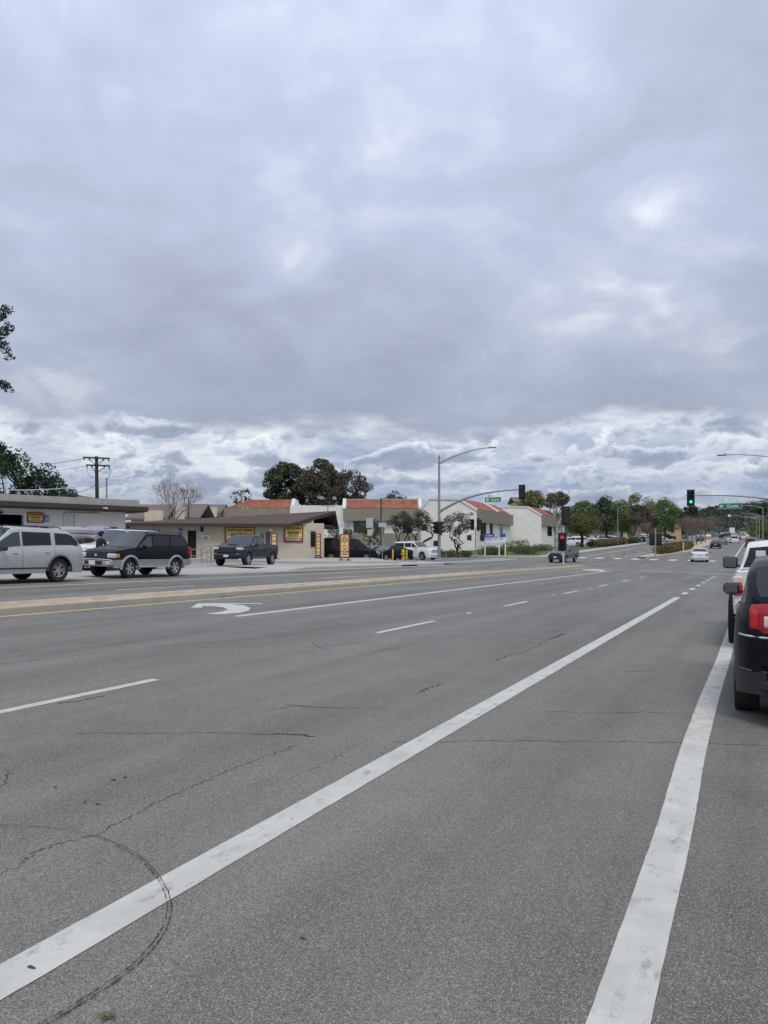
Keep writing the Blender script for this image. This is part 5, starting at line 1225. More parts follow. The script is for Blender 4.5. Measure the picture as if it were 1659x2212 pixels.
def bez(p0, p1, p2, p3, n=12):
    P = [Vector(p) for p in (p0, p1, p2, p3)]
    return [(1 - t) ** 3 * P[0] + 3 * (1 - t) ** 2 * t * P[1] + 3 * (1 - t) * t * t * P[2] + t ** 3 * P[3] for t in [i / n for i in range(n + 1)]]
def street_name_sign(parent, loc, rz, w=1.85, h=.42):
    g = MB().box((0, 0, 0), (w, .04, h), 0, .015).build('street_name_sign', M_SGRN, parent); g.location = loc; g.rotation_euler = (0, 0, rz)
    for a, b, c, d in ((0, h / 2 - .015, w - .02, .018), (0, -h / 2 + .015, w - .02, .018)): MB().box((a, -.022, b), (c, .006, d)).build('border', M_SWHT, g)
    for sx in (-1, 1): MB().box((sx * (w / 2 - .012), -.022, 0), (.018, .006, h - .04)).build('border', M_SWHT, g)
    MB().prism([(.13 * math.cos(2 * math.pi * k / 16), .13 * math.sin(2 * math.pi * k / 16)) for k in range(16)], 0, .006, Matrix.Translation((-w / 2 + .24, -.021, 0)) @ Matrix.Rotation(R(90), 4, 'X')).build('emblem', M_SWHT, g)
    MB().prism([(-.07, .06), (0, -.08), (.07, .06), (0, .02)], 0, .005, Matrix.Translation((-w / 2 + .24, -.0275, 0)) @ Matrix.Rotation(R(90), 4, 'X')).build('emblem_mark', M_SGRN, g)
    text_on(g, 'Guava', h * .72, M_SWHT, (.18, -.026, -.01), .012, 1.0); return g
def lamp_arm(parent, p0, p1, r0=.06, r1=.035, name='lamp_arm'):
    p0, p1 = Vector(p0), Vector(p1); d = p1 - p0
    return MB().tube(bez(p0, p0 + Vector((d.x * .3, d.y * .3, d.z * .55)), p0 + Vector((d.x * .6, d.y * .6, d.z)), p1, 14), [r0 + (r1 - r0) * i / 14 for i in range(15)], 8).build(name, M_POLE, parent, True)
def luminaire(parent, loc, ang):
    l_ = MB().box((.18, 0, 0), (.75, .28, .10), 0, .045).build('lamp_head', M_METAL, parent, True); l_.location = loc; l_.rotation_euler = (0, 0, ang)
    MB().box((.22, 0, -.052), (.45, .2, .02), 0, .006).build('lamp_lens', mat('lamp_lens', (.5, .5, .48), .2), l_)
    MB().lathe([(.001, .16), (.04, .15), (.04, .05)], 8).build('photocell', M_METAL, l_); return l_
# --- corner mast with lamp arm, left side of the junction
b0 = at(948.5, 68, .15); r = empty('signal_mast', b0, 0, 'tall grey corner signal mast with street lamp arm and long signal arm', 'traffic signal')
H = 9.0
MB().tube([(0, 0, 0), (0, 0, H)], [.15, .085], 12).build('pole', M_POLE, r, True); MB().lathe([(.24, 0), (.24, .08), (.17, .16)], 14).build('pole_base', M_POLE, r)
zl_ = hz(966, 65.7) - b0.z; lamp_arm(r, (0, 0, H - .4), (4.75, 0, zl_)); luminaire(r, (4.7, 0, zl_), 0); MB().lathe([(.05, H), (.06, H + .2), (.02, H + .4)], 8).build('pole_cap', M_SIGB, r)
zar = hz(1106, 68) - b0.z; zae = hz(1057.5, 64.8) - b0.z
MB().tube(bez((0, 0, zar), (2.2, 0, zar + 1.25), (3.9, 0, zae - .05), (7.35, 0, zae), 16), [.12 - .07 * i / 16 for i in range(17)], 10).build('mast_arm', M_POLE, r, True)
signal_head(r, (7.5, 0, zae - .22), math.pi, s=.92)
street_name_sign(r, (4.96, -.05, hz(1079.5, 65.8) - b0.z), 0, 1.45, .42)
for dx in (4.6, 5.4): MB().tube([(dx, 0, hz(1074, 65.8) - b0.z), (dx, 0, zae - .1)], .02, 6).build('hanger', M_POLE, r)
for zc, an in ((hz(1140, 68) - b0.z, R(-20)), (hz(1140, 68) - b0.z, R(100)), ):
    signal_head(r, (.34 * math.sin(an) if an > 0 else -.22, -.28, zc), an, s=1.0, plate=False)
MB().box((-.25, -.1, hz(1174, 68) - b0.z), (.42, .3, .48), 0, .04).build('pedestrian_signal', M_SIGB, r); MB().box((.22, 0, hz(1141, 68) - b0.z), (.14, .14, 1.3), 0, .02).build('bracket', M_METAL, r)
# --- second corner post
b0 = at(1027.5, 91.5, .15); r = empty('signal_post', b0, 0, 'short signal post with twin black heads by the lawn corner', 'traffic signal')
MB().tube([(0, 0, 0), (0, 0, 3.4)], .065, 10).build('pole', M_POLE, r, True); MB().lathe([(.16, 0), (.16, .1), (.09, .2)], 12).build('pole_base', M_POLE, r)
signal_head(r, (-.38, -.1, 3.75), R(20), s=1.2, plate=False); signal_head(r, (.42, 0, 3.75), R(90), s=1.2, plate=True)
MB().tube([(-.8, 0, 2.55), (.8, 0, 2.55)], .025, 6).build('cross_bar', M_METAL, r); MB().tube([(-.8, 0, 1.85), (.8, 0, 1.85)], .025, 6).build('cross_bar', M_METAL, r)
for sx in (-1, 1): q_ = MB().box((sx * .8, 0, 2.2), (.48, .36, .62), 0, .05).build('pedestrian_signal', M_SIGB, r); MB().box((sx * .8, -.185, 2.2), (.34, .02, .42)).build('screen', mat('ped_screen', (.06, .02, .02), .3), q_)
# --- median signal with red arrow
b0 = at(1217, 67.4, .15); r = empty('median_signal', b0, 0, 'median signal post showing a red left arrow, black head above', 'traffic signal')
MB().tube([(0, 0, 0), (0, 0, 4.7)], .09, 10).build('pole', mat('pale_pole', (.52, .53, .53), .5, .2, var=.1, vscale=4), r, True); MB().lathe([(.24, 0), (.24, .06), (.2, .1), (.11, .22)], 14).build('pole_base', M_POLE, r)
signal_head(r, (-.05, -.22, hz(1170.5, 67) - b0.z), YAW * .4, 'red', True, s=1.18)
hd_ = signal_head(r, (.18, 0, hz(1114.5, 67.4) - b0.z), math.pi + YAW, s=1.22, plate=True)
for k in range(4): MB().box((-.27 + .18 * k, -.27, 0), (.04, .03, 1.55), 0, .008).build('rib', M_SIGB, hd_)
# --- far median signal
b0 = at(1415.5, 92, .15); b0 = Vector((b0.x, 98.2, gz(b0.x, 98.2) + .15)); b0.x = W(1415.5, 1)[0] / W(1415.5, 1)[1] * 98.2; b0.z = gz(b0.x, 98.2) + .15
r = empty('median_signal', b0, 0, 'far median signal post with dark heads beyond the crosswalk', 'traffic signal')
MB().tube([(0, 0, 0), (0, 0, 3.5)], .07, 10).build('pole', M_POLE, r, True); MB().lathe([(.18, 0), (.18, .1), (.09, .2)], 12).build('pole_base', M_POLE, r)
signal_head(r, (-.15, 0, 4.15), R(70), s=1.15, plate=False); signal_head(r, (-.38, .1, 2.1), math.pi, s=1.05, plate=True); signal_head(r, (.42, .1, 2.1), math.pi, s=1.05, plate=True)
# --- right mast arm with the green light
b0 = Vector((7.3, 82.5, gz(7.3, 82.5))); r = empty('signal_mast', b0, 0, 'long curved mast arm with a lit green signal, pole beyond the right edge', 'traffic signal')
MB().tube([(0, 0, 0), (0, 0, 5.6)], [.16, .12], 12).build('pole', M_POLE, r, True); MB().lathe([(.26, 0), (.26, .08), (.18, .16)], 14).build('pole_base', M_POLE, r)
xh = W(1492.5, 1)[0] / W(1492.5, 1)[1] * 82.5 - 7.3; dh = -(xh + 7.3) * SY + 82.5 * CY_; zh = hz(1073, dh) - b0.z
MB().tube(bez((0, 0, hz(1136, 84) - b0.z), (xh * .30, 0, hz(1092, 82) - b0.z), (xh * .58, 0, zh + .10), (xh + .3, 0, zh + .1), 18), [.14 - .09 * i / 18 for i in range(19)], 10).build('mast_arm', M_POLE, r, True)
signal_head(r, (xh, -.10, zh - .1), YAW * .5, 'green', s=1.2)
xg = W(1578, 1)[0] / W(1578, 1)[1] * 82.5 - 7.3; dg = -(xg + 7.3) * SY + 82.5 * CY_
street_name_sign(r, (xg, -.1, hz(1093, dg) - b0.z), 0, 2.1, .55)
for dx in (-.7, .6): MB().tube([(xg + dx, 0, hz(1089, dg) - b0.z), (xg + dx, 0, hz(1076 + (3 if dx > 0 else 0), dg) - b0.z)], .02, 6).build('hanger', M_POLE, r)
# --- street lamps
def street_lamp(px, d, top, arm, label, right=True, H=None, xy=None, drop=.55):
    b0 = at(px, d, .15) if xy is None else Vector((*xy, gz(*xy) + .15)); r = empty('street_lamp', b0, 0, label, 'street lamp', 'street lamps')
    h = H or (hz(top, d) - b0.z); sg = 1 if right else -1
    MB().tube([(0, 0, 0), (0, 0, h - drop + .05)], [.11, .065], 10).build('pole', M_POLE, r, True); MB().lathe([(.2, 0), (.2, .08), (.12, .16)], 12).build('pole_base', M_POLE, r)
    lamp_arm(r, (0, 0, h - drop), (sg * arm, 0, h), .05, .03); luminaire(r, (sg * arm, 0, h), 0 if right else math.pi); return r
street_lamp(1334.5, 158, 1092, 2.9, 'grey street lamp behind the hedge left of the median, nearest of the left row'); street_lamp(1431, 235, 1110, 3.2, 'grey street lamp behind the far median signal')
zr_ = 0
street_lamp(0, 0, 0, 7.0, 'curved street lamp arm reaching in from the right edge above the green signal', False, H=9.15, drop=1.7, xy=(W(1556, 58)[0] + 7.3, W(1556, 58)[1]))
street_lamp(1648, 130, 1090, 3.8, 'grey street lamp near the right edge before the dark roofed building', False); street_lamp(1640, 185, 1108, 3.4, 'grey street lamp second along the right kerb', False); street_lamp(1634, 225, 1117, 3.2, 'grey street lamp third along the right kerb', False)
street_lamp(1480 + 40, 330, 1118, 3.4, 'grey street lamp far away above the crape myrtles', True)
# second junction far up the road
b0 = Vector((4.9, 300, gz(4.9, 300) + .1)); r = empty('signal_mast', b0, 0, 'small far mast arm over the road near the far queue', 'traffic signal')
MB().tube([(0, 0, 0), (0, 0, 6.4)], .14, 10).build('pole', M_POLE, r, True); MB().tube(bez((0, 0, 5.9), (-4, 0, 7.2), (-8, 0, 8.2), (-13, 0, 8.4)), [.13 - .006 * i for i in range(13)], 8).build('mast_arm', M_POLE, r, True); MB().box((-13, 0, 8.3), (.9, .1, .9), 0, .1).build('sign_panel', M_SWHT, r); signal_head(r, (-8.5, -.1, 7.8), 0, None, s=1.0)
# --- free-standing yellow and red signs
def pylon(px, d, y_top, w_, lines, label, zf=None):
    x, y = W(px, d); z = (zf or gz)(x, y); h = hz(y_top, d) - z; r = empty('free_standing_sign', (x, y, z), YAW, label, 'sign', 'free-standing signs')
    bx(r, 'board', M_SRED, -w_ / 2, w_ / 2, -.04, .04, .16, h); f = bx(r, 'face', M_CREAMS, -w_ / 2 + .09, w_ / 2 - .09, -.06, -.04, .26, h - .09)
    fw, fh = w_ - .18, h - .35
    for t, v, s_, m in lines:
        if t: text_on(f, t, s_, m, (fw / 2, -.006, fh * v), .02, min(1.0, fw * .92 / (len(t) * s_ * .62)))
        else: bx(f, 'print', m, fw * .15, fw * .85, -.004, 0, fh * v - .03, fh * v + .03)
    for sx in (-1, 1): MB().box((sx * w_ * .38, 0, .10), (.08, .06, .2)).build('post', M_SBLK, r); MB().box((sx * w_ * .40, 0, .025), (.34, .55, .05), 0, .01).build('foot', M_SBLK, r)
    return r
pylon(744.5, 57, 1153.5, .72, [('ALL', .93, .15, M_SBLK), ('USED CAR', .83, .17, M_SBLK), ('DEALERS', .72, .17, M_SBLK), ('&', .61, .13, M_SBLK), (None, .52, 0, M_SORG), (None, .45, 0, M_SORG), ('ARE', .34, .15, M_SBLK), ('WELCOME', .23, .17, M_SBLK), ('HERE', .11, .16, M_SBLK)], 'red-framed yellow sign welcoming dealers, nearest the side street', walk_z)
pylon(687.5, 61, 1152.5, .44, [('STOP', .88, .17, M_SBLK), (None, .78, 0, M_SRED), ('HERE', .66, .14, M_SBLK), ('ALL', .50, .15, M_SBLK), ('AUTO', .32, .15, M_SBLK), ('REPAIR', .13, .14, M_SBLK)], 'narrow yellow sign standing at the right corner of the tan wall', walk_z)
pylon(592.5, 58, 1152, .46, [('WE FIX', .90, .13, M_SBLK), ('YOUR', .68, .16, M_SBLK), ('CAR', .48, .16, M_SBLK), (None, .3, 0, M_SBLK)], 'narrow yellow sign half hidden behind the pickup bed', walk_z)
# --- handrails of the ramp
def rail(pts, posts, label):
    r = empty('handrail', at(*pts[0][:2]), 0, label, 'handrail', 'ramp handrails'); o = r.location; zt = []
    P = [Vector((*W(px, d), hz(py, d))) - o for px, d, py in pts]
    MB().tube(P, .03, 7).build('top_rail', M_METAL, r, True); MB().tube([p - Vector((0, 0, .42)) for p in P], .022, 6).build('mid_rail', M_METAL, r, True)
    for i in posts: q = P[i]; g = gz(q.x + o.x, q.y + o.y) - o.z; MB().tube([(q.x, q.y, g - .03), tuple(q)], .028, 6).build('post', M_METAL, r)
rail([(413, 50, 1187.5), (434, 52.5, 1185), (455, 55, 1179)], (0, 1, 2), 'low steel handrail of the ramp left of the pickup'); rail([(437, 50.5, 1184), (437.5, 54, 1180.5), (462, 54.5, 1180)], (0, 1, 2), 'second steel handrail of the ramp closest to the pickup grille'); rail([(447, 48, 1189), (456.5, 46.8, 1189)], (0, 1), 'short steel rail end before the pickup bumper')
# --- hydrant and bollards
def rev(root, name, m, prof, n=14): return MB().lathe(prof, n).build(name, m, root, 40)
M_HYD = mat('hydrant_yellow', (.62, .42, .04), .5, var=.12, vscale=6)
b0 = at(871, 70, .15); r = empty('fire_hydrant', b0, 0, 'yellow fire hydrant between two yellow bollards at the corner', 'hydrant')
rev(r, 'barrel', M_HYD, [(.001, 0), (.17, 0), (.17, .05), (.12, .06), (.11, .25), (.11, .58), (.15, .60), (.15, .66), (.12, .68)]); rev(r, 'bonnet', M_HYD, [(.125, .66), (.12, .74), (.07, .82), (.03, .84), (.03, .90), (.001, .90)])
for a, zz, rr, ll in ((0, .48, .055, .20), (math.pi, .48, .055, .20), (-math.pi / 2 + .3, .44, .075, .20)):
    MB().tube([(0, 0, zz), (math.cos(a) * ll, math.sin(a) * ll, zz)], [rr, rr], 10).build('outlet', M_HYD, r, True)
r.scale = (1.12, 1.12, 1.12)
for px, d, lb in ((848.5, 68, 'yellow bollard left of the hydrant'), (878.5, 70, 'yellow bollard right behind the hydrant')):
    q_ = MB().lathe([(.001, 0), (.07, 0), (.07, .86), (.05, .91), (.001, .92)], 12).build('bollard', M_HYD, None, 40); q_.location = at(px, d, .14); tag(q_, lb, 'bollard', 'yellow bollards')
# --- sign posts
def sign_post(px, d, h, panels, label, m=M_METAL, dz=.15, rp=.03):
    b0 = at(px, d, dz); r = empty('sign_post', b0, YAW, label, 'sign')
    MB().tube([(0, 0, 0), (0, 0, h)], rp, 8).build('post', m, r, True)
    for z, w_, hh, pm in panels: MB().box((0, -rp - .012, z), (w_, .02, hh), 0, .01).build('sign_panel', pm, r)
    return r
M_SBACK = mat('sign_back', (.46, .47, .47), .5, .3)
sign_post(798.5, 60.5, hz(1132, 60.5) - gz(*W(798, 60.5)) - .15, [(3.0, .55, .80, M_SBACK), (2.25, .36, .5, M_SBACK)], 'black sign post with two grey sign panels by the dark sedans', M_SIGB, .15, .035)
sign_post(826, 62, hz(1118, 62) - gz(*W(826, 62)), [(2.9, .62, .36, M_SBACK)], 'thin grey sign post with one small pale panel at the corner')
pl = MB().tube([(0, 0, 0), (0, 0, hz(1076, 84) - gz(*W(823.5, 84)))], [.13, .11], 8).build('timber_post', mat('dark_timber', (.10, .09, .075), .9, var=.2, vscale=8), None, True); pl.location = at(823.5, 84); tag(pl, 'plain dark pole rising before the tiled mansard', 'pole')
sign_post(737, 60, 2.45, [(2.2, .3, .62, M_SWHT)], 'white sign on a post just left of the dealers sign', dz=.25)
# --- monument board
x, y = W(1047, 93); z = gz(x, y) + .15; r = empty('notice_board', (x, y, z), YAW, 'blue and white notice board reading Available on white posts', 'sign')
w1 = (1077.5 - 1047) / 1661 * 93; zt, zl = hz(1153, 93) - z, hz(1173, 93) - z; zl2 = hz(1164, 93) - z
def board_face(rt, w_, x0):
    f = bx(rt, 'board', M_SWHT, x0, x0 + w_, -.05, .05, zl, zt); h = zt - zl
    bx(f, 'blue_band', mat('board_blue', (.03, .08, .33), .5), .0, w_, -.012, -.001, h * .62, h); bx(f, 'sky_panel', mat('board_sky', (.22, .42, .75), .5), 0.03, w_ * .52, -.012, -.001, h * .36, h * .60); bx(f, 'photo_panel', mat('board_photo', (.50, .52, .58), .6, var=.3, vscale=3), w_ * .56, w_ * .97, -.012, -.001, h * .30, h * .60); bx(f, 'print_line', mat('print_grey', (.3, .32, .4), .6), w_ * .06, w_ * .5, -.010, -.001, h * .18, h * .22); return f, h
f, h = board_face(r, w1, 0); text_on(f, 'Available', h * .24, M_SWHT, (w1 * .32, -.018, h * .80), .01, .9); bx(f, 'logo_panel', M_SWHT, w1 * .70, w1 * .96, -.018, -.012, h * .68, h * .94); bx(f, 'logo_print', M_SBLUE, w1 * .73, w1 * .93, -.022, -.018, h * .74, h * .80)
w2 = .95
sub = bx(r, 'board', M_SWHT, w1 + .02, w1 + .12, 0, 2.4, zl, zt); bx(sub, 'blue_band', mat('board_blue', (.03, .08, .33), .5), .10, .112, .02, 2.35, (zt - zl) * .62, zt - zl)
f2 = bx(r, 'board', M_SWHT, w1 + .18, w1 + .18 + w2 * .72, .3, .40, zl + .1, zt); bx(f2, 'blue_band', mat('board_blue', (.03, .08, .33), .5), 0, w2 * .72, -.012, -.001, (zt - zl) * .56, zt - zl - .1); bx(f2, 'sky_panel', mat('board_sky', (.22, .42, .75), .5), .03, w2 * .4, -.012, -.001, .3, .6)
for xx, yy in ((.06, .05), (w1 + .06, .05), (w1 + .18 + w2 * .7, .4)): bx(r, 'post', M_FRAMEW, xx - .07, xx + .07, yy + .0, yy + .14, -.2, zl + .3)
# --- utility pole and wires
M_WOOD = mat('dark_pole_wood', (.045, .036, .032), .9, var=.25, vscale=5)
du = 72; x, y = W(212, du); zg = gz(x, y); r = empty('utility_pole', (x, y, zg), YAW + .35, 'dark wooden utility pole with two crossarms behind the white shop', 'utility pole')
ht = hz(986, du) - zg; lean = Vector((-.12, 0, 0))
MB().tube([(0, 0, 0), (-.15, 0, ht)], [.22, .15], 10).build('pole', M_WOOD, r, True); MB().tube([(.75, .2, 0), (.75, .2, hz(1031, du) - zg)], .07, 8).build('steel_pipe', M_POLE, r, True)
for py, w_, xo in ((990, 2.35, -.15), (1006, 2.1, 0.0)):
    z = hz(py, du) - zg; MB().box((xo, -.2, z), (w_, .12, .14)).build('crossarm', M_WOOD, r)
    for k in (-.46, -.25, .25, .46): MB().lathe([(.05, 0), (.06, .05), (.04, .12), (.06, .17), (.02, .22)], 8, Matrix.Translation((xo + k * w_, -.2, z - .28))).build('insulator', M_BROWN, r)
    for sx in (-1, 1): MB().tube([(-.13, -.14, z - .75), (sx * w_ * .3 + xo, -.18, z - .05)], .03, 5).build('brace', M_WOOD, r)
z6 = hz(1008, du) - zg
MB().tube(bez((-1.0, -.2, z6 - .1), (-.95, -.2, z6 - .9), (-.6, -.2, z6 - 1.0), (-.1, -.1, z6 - 1.05)), .02, 5).build('jumper_cable', M_SBLK, r, True); MB().tube(bez((1.0, -.2, z6 - .1), (1.15, -.2, z6 - 1.0), (.9, 0, z6 - 1.05), (.75, .15, z6 - 1.1)), .02, 5).build('jumper_cable', M_SBLK, r, True)
def wire(a, b, sag, label, rad=.018, m=M_SBLK):
    P = []
    for i in range(17):
        t = i / 16; p = Vector(a).lerp(Vector(b), t); p.z -= sag * 4 * t * (1 - t); P.append(p)
    tag(MB().tube(P, rad, 5).build('overhead_wire', m, None, True), label, 'wire', 'overhead wires')
def wp(px, d, py): q_ = W(px, d); return (q_[0], q_[1], hz(py, d))
wire(wp(184, 71, 990), wp(-120, 50, 1012), .3, 'overhead wire from the left end of the upper crossarm'); wire(wp(187, 71, 1006), wp(-120, 52, 1030), .3, 'overhead wire from the left end of the lower crossarm')
wire(wp(206, 72, 1046), wp(-150, 38, 1050), .35, 'pale sagging service wire across the dark tree', .03, M_FRAMEW)
wire(wp(206, 72, 1048), wp(140, 60, 1066), .2, 'short drop wire from the pole to the small gabled house')
# light pole behind the bare tree
x, y = W(407, 80); zg = gz(x, y); r = empty('area_light', (x, y, zg), YAW, 'slim area light with two square heads beside the bare tree', 'street lamp'); h = hz(1062, 80) - zg
MB().tube([(0, 0, 0), (0, 0, h - .6)], .06, 8).build('pole', M_SIGB, r, True); MB().tube([(-.55, 0, h), (-.5, 0, h - .6), (.5, 0, h - .6), (.5, 0, h)], .035, 6).build('bracket', M_SIGB, r)
for sx in (-.55, .5): MB().box((sx, -.05, h + .1), (.42, .28, .36), .2, .04).build('flood_light', M_METAL, r)
# --- market umbrellas in the yard
def canopy(px, d, yt, yb, w_, m, name, label):
    x, y = W(px, d); z = gz(x, y); r = empty(name, (x, y, z), YAW + .25, label, 'umbrella', 'yard umbrellas'); zt, zl = hz(yt, d) - z, hz(yb, d) - z
    b = MB(); n = 8; b.v = [(0, 0, zt)]
    for k in range(n): a = 2 * math.pi * (k + .5) / n; b.v += [(w_ * .5 * math.cos(a), w_ * .5 * math.sin(a), zl + .18 + (zt - zl) * .45), (w_ * math.cos(a), w_ * math.sin(a), zl + .12), (w_ * math.cos(a), w_ * math.sin(a), zl - .05)]
    for k in range(n):
        k2 = (k + 1) % n; b.f += [(0, 1 + k * 3, 1 + k2 * 3), (1 + k * 3, 2 + k * 3, 2 + k2 * 3, 1 + k2 * 3), (2 + k * 3, 3 + k * 3, 3 + k2 * 3, 2 + k2 * 3)]
    b.build('canopy', m, r); MB().tube([(0, 0, 0), (0, 0, zt + .08)], .03, 8).build('pole', M_METAL, r); MB().lathe([(.001, 0), (.3, 0), (.3, .08), (.04, .12)], 12).build('base', M_SBLK, r)
canopy(152, 41, 1140, 1150, 1.15, mat('grey_canvas', (.36, .36, .38), .9, var=.1, vscale=3), 'yard_umbrella', 'grey umbrella in the yard behind the silver SUV'); canopy(212, 42, 1135, 1152, 1.1, mat('lavender_canvas', (.29, .275, .37), .9, var=.1, vscale=3), 'yard_umbrella', 'lavender umbrella before the white shop wall')
# ================================================================== TREES AND PLANTS
def leaf_mat(name, c1, c2, c3=None, rough=.65):
    if name in MATS: return MATS[name]
    m = bpy.data.materials.new(name); m.use_nodes = True; nt = m.node_tree; N = nt.nodes; LK = nt.links; b = N['Principled BSDF']
    g = N.new('ShaderNodeNewGeometry'); r_ = N.new('ShaderNodeValToRGB'); LK.new(g.outputs['Random Per Island'], r_.inputs[0]); e = r_.color_ramp.elements
    e[0].color = (*c1, 1); e[1].color = (*c2, 1)
    if c3: k = e.new(.88); k.color = (*c2, 1); e[2].color = (*c3, 1); e[1].position = .88
    LK.new(r_.outputs[0], b.inputs['Base Color']); b.inputs['Roughness'].default_value = rough; b.inputs['Specular IOR Level'].default_value = .25
    MATS[name] = m; return m
M_BARK = mat('bark_grey', (.11, .095, .08), .95, var=.3, vscale=6, bump=.5, bscale=14)
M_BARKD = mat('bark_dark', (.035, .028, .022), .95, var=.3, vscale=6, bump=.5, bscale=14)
M_BARKW = mat('bark_pale', (.42, .39, .34), .9, var=.25, vscale=4, bump=.3, bscale=14)
M_BARKT = mat('bark_twig', (.15, .115, .10), .95, var=.2, vscale=6)
L_FICUS = leaf_mat('leaf_dark_green', (0.014, 0.028, 0.014), (0.05, 0.082, 0.036))
L_EUCA = leaf_mat('leaf_eucalyptus', (0.024, 0.0408, 0.0216), (0.09, 0.1176, 0.06))
L_EUCB = leaf_mat('leaf_eucalyptus_brown', (.042, .040, .028), (.15, .128, .088))
L_OLIVE = leaf_mat('leaf_grey_olive', (0.045, 0.06, 0.032), (0.13, 0.15, 0.088))
L_GREEN = leaf_mat('leaf_mid_green', (0.052, 0.0975, 0.0286), (0.169, 0.247, 0.0715))
L_YEL = leaf_mat('leaf_yellow_green', (0.0805, 0.1092, 0.0253), (0.253, 0.2702, 0.0805))
L_OLBR = leaf_mat('leaf_olive_brown', (0.065, 0.0728, 0.0286), (0.195, 0.1885, 0.078))
L_BOX = leaf_mat('leaf_boxwood', (0.0325, 0.06, 0.0187), (0.1063, 0.1625, 0.05))
L_HEDB = leaf_mat('leaf_brown_hedge', (0.07, 0.062, 0.026), (0.18, 0.16, 0.07))
L_CRAPE = leaf_mat('twig_crape', (.13, .105, .08), (.20, .16, .125), (.24, .145, .105))
L_PALM = leaf_mat('leaf_palm', (.025, .035, .014), (.075, .085, .035))
L_HILL = leaf_mat('leaf_far_wood', (.045, .06, .042), (.085, .10, .068))
def leaves(mb, c, rad, n, s, rng, shell=.35, droop=0.0, aspect=.5, flat=0.0):
    for _ in range(n):
        while True:
            d = Vector((rng.uniform(-1, 1), rng.uniform(-1, 1), rng.uniform(-1, 1)))
            if .02 < d.length <= 1: break
        d = d.normalized() * (d.length ** shell)
        p = Vector(c) + Vector((d.x * rad[0], d.y * rad[1], d.z * rad[2]))
        a = Vector((rng.gauss(0, 1), rng.gauss(0, 1), rng.gauss(0, 1) * (1 - flat) - droop * 2)).normalized()
        b = a.cross(Vector((rng.gauss(0, 1), rng.gauss(0, 1), rng.gauss(0, 1)))).normalized()
        l = s * rng.uniform(.6, 1.3); w = l * aspect
        o = len(mb.v); mb.v += [tuple(p - a * l * .5), tuple(p + b * w * .5), tuple(p + a * l * .5), tuple(p - b * w * .5)]; mb.f.append((o, o + 1, o + 2, o + 3))
def limb(mb, p0, p1, r0, r1, rng, wob=.12, n=6, sides=6):
    p0, p1 = Vector(p0), Vector(p1); L_ = (p1 - p0).length; P = []; off = Vector((0, 0, 0))
    for i in range(n + 1):
        t = i / n
        if 0 < i < n: off = off * .6 + Vector((rng.uniform(-1, 1), rng.uniform(-1, 1), rng.uniform(-.5, .5))) * wob * L_ * .35
        P.append(p0.lerp(p1, t) + (off if 0 < i < n else Vector((0, 0, 0))) + Vector((0, 0, .10 * L_ * math.sin(math.pi * t) * .5)))
    mb.tube(P, [r0 + (r1 - r0) * i / n for i in range(n + 1)], sides, False); return P
def tree(name, label, pos, h, cw, ch, trunk_r, leafm, barkm, seed, clumps=36, per=110, ls=.3, th=None, fork=3, group=None, shape=1.0, droop=.2, cr=.24, cd=None, off=(0, 0), twist=.12, flat_top=False):
    """h total height, cw crown width, ch crown height"""
    rng = random.Random(seed); r = empty(name, pos, 0, label, 'tree', group); tk = MB(); cn = MB(); cd = cd or cw
    zc = h - ch / 2; th = th if th is not None else max(.8, h - ch * .85)
    forks = []
    tp = Vector((off[0] * .4 + rng.uniform(-.1, .1) * th, off[1] * .4, th))
    trunk = limb(tk, (0, 0, -.2), tp, trunk_r, trunk_r * .72, rng, twist, 7, 9)
    for k in range(fork):
        a = 2 * math.pi * (k + rng.random() * .5) / fork; q = Vector((off[0] + math.cos(a) * cw * .20, off[1] + math.sin(a) * cd * .20, th + (zc - th) * rng.uniform(.55, 1.0)))
        limb(tk, tp, q, trunk_r * .62, trunk_r * .34, rng, twist * 1.6, 6, 7); forks.append(q)
    cs = []
    for k in range(clumps):
        while True:
            d = Vector((rng.uniform(-1, 1), rng.uniform(-1, 1), rng.uniform(-1, 1)))
            if d.length <= 1: break
        d = d.normalized() * (.35 + .65 * d.length ** .5)
        wz = (1 - .35 * max(0, d.z)) if shape == 1 else (1 - shape * max(0, d.z))
        if flat_top and d.z > .5: d.z = .5 + (d.z - .5) * .3
        c = Vector((off[0] + d.x * cw / 2 * wz * .86, off[1] + d.y * cd / 2 * wz * .86, zc + d.z * ch / 2 * .86)); cs.append(c)
    for c in cs:
        q = min(forks, key=lambda f: (f - c).length); limb(tk, q, c, trunk_r * .22, trunk_r * .05, rng, .14, 4, 4)
        rr = cr * (cw + ch) / 2 * rng.uniform(.55, 1.15); leaves(cn, c, (rr, rr, rr * .72), int(per * rng.uniform(.6, 1.3)), ls, rng, .5, droop)
    tk.build('trunk', barkm, r, 'all'); cn.build('crown', leafm, r); return r
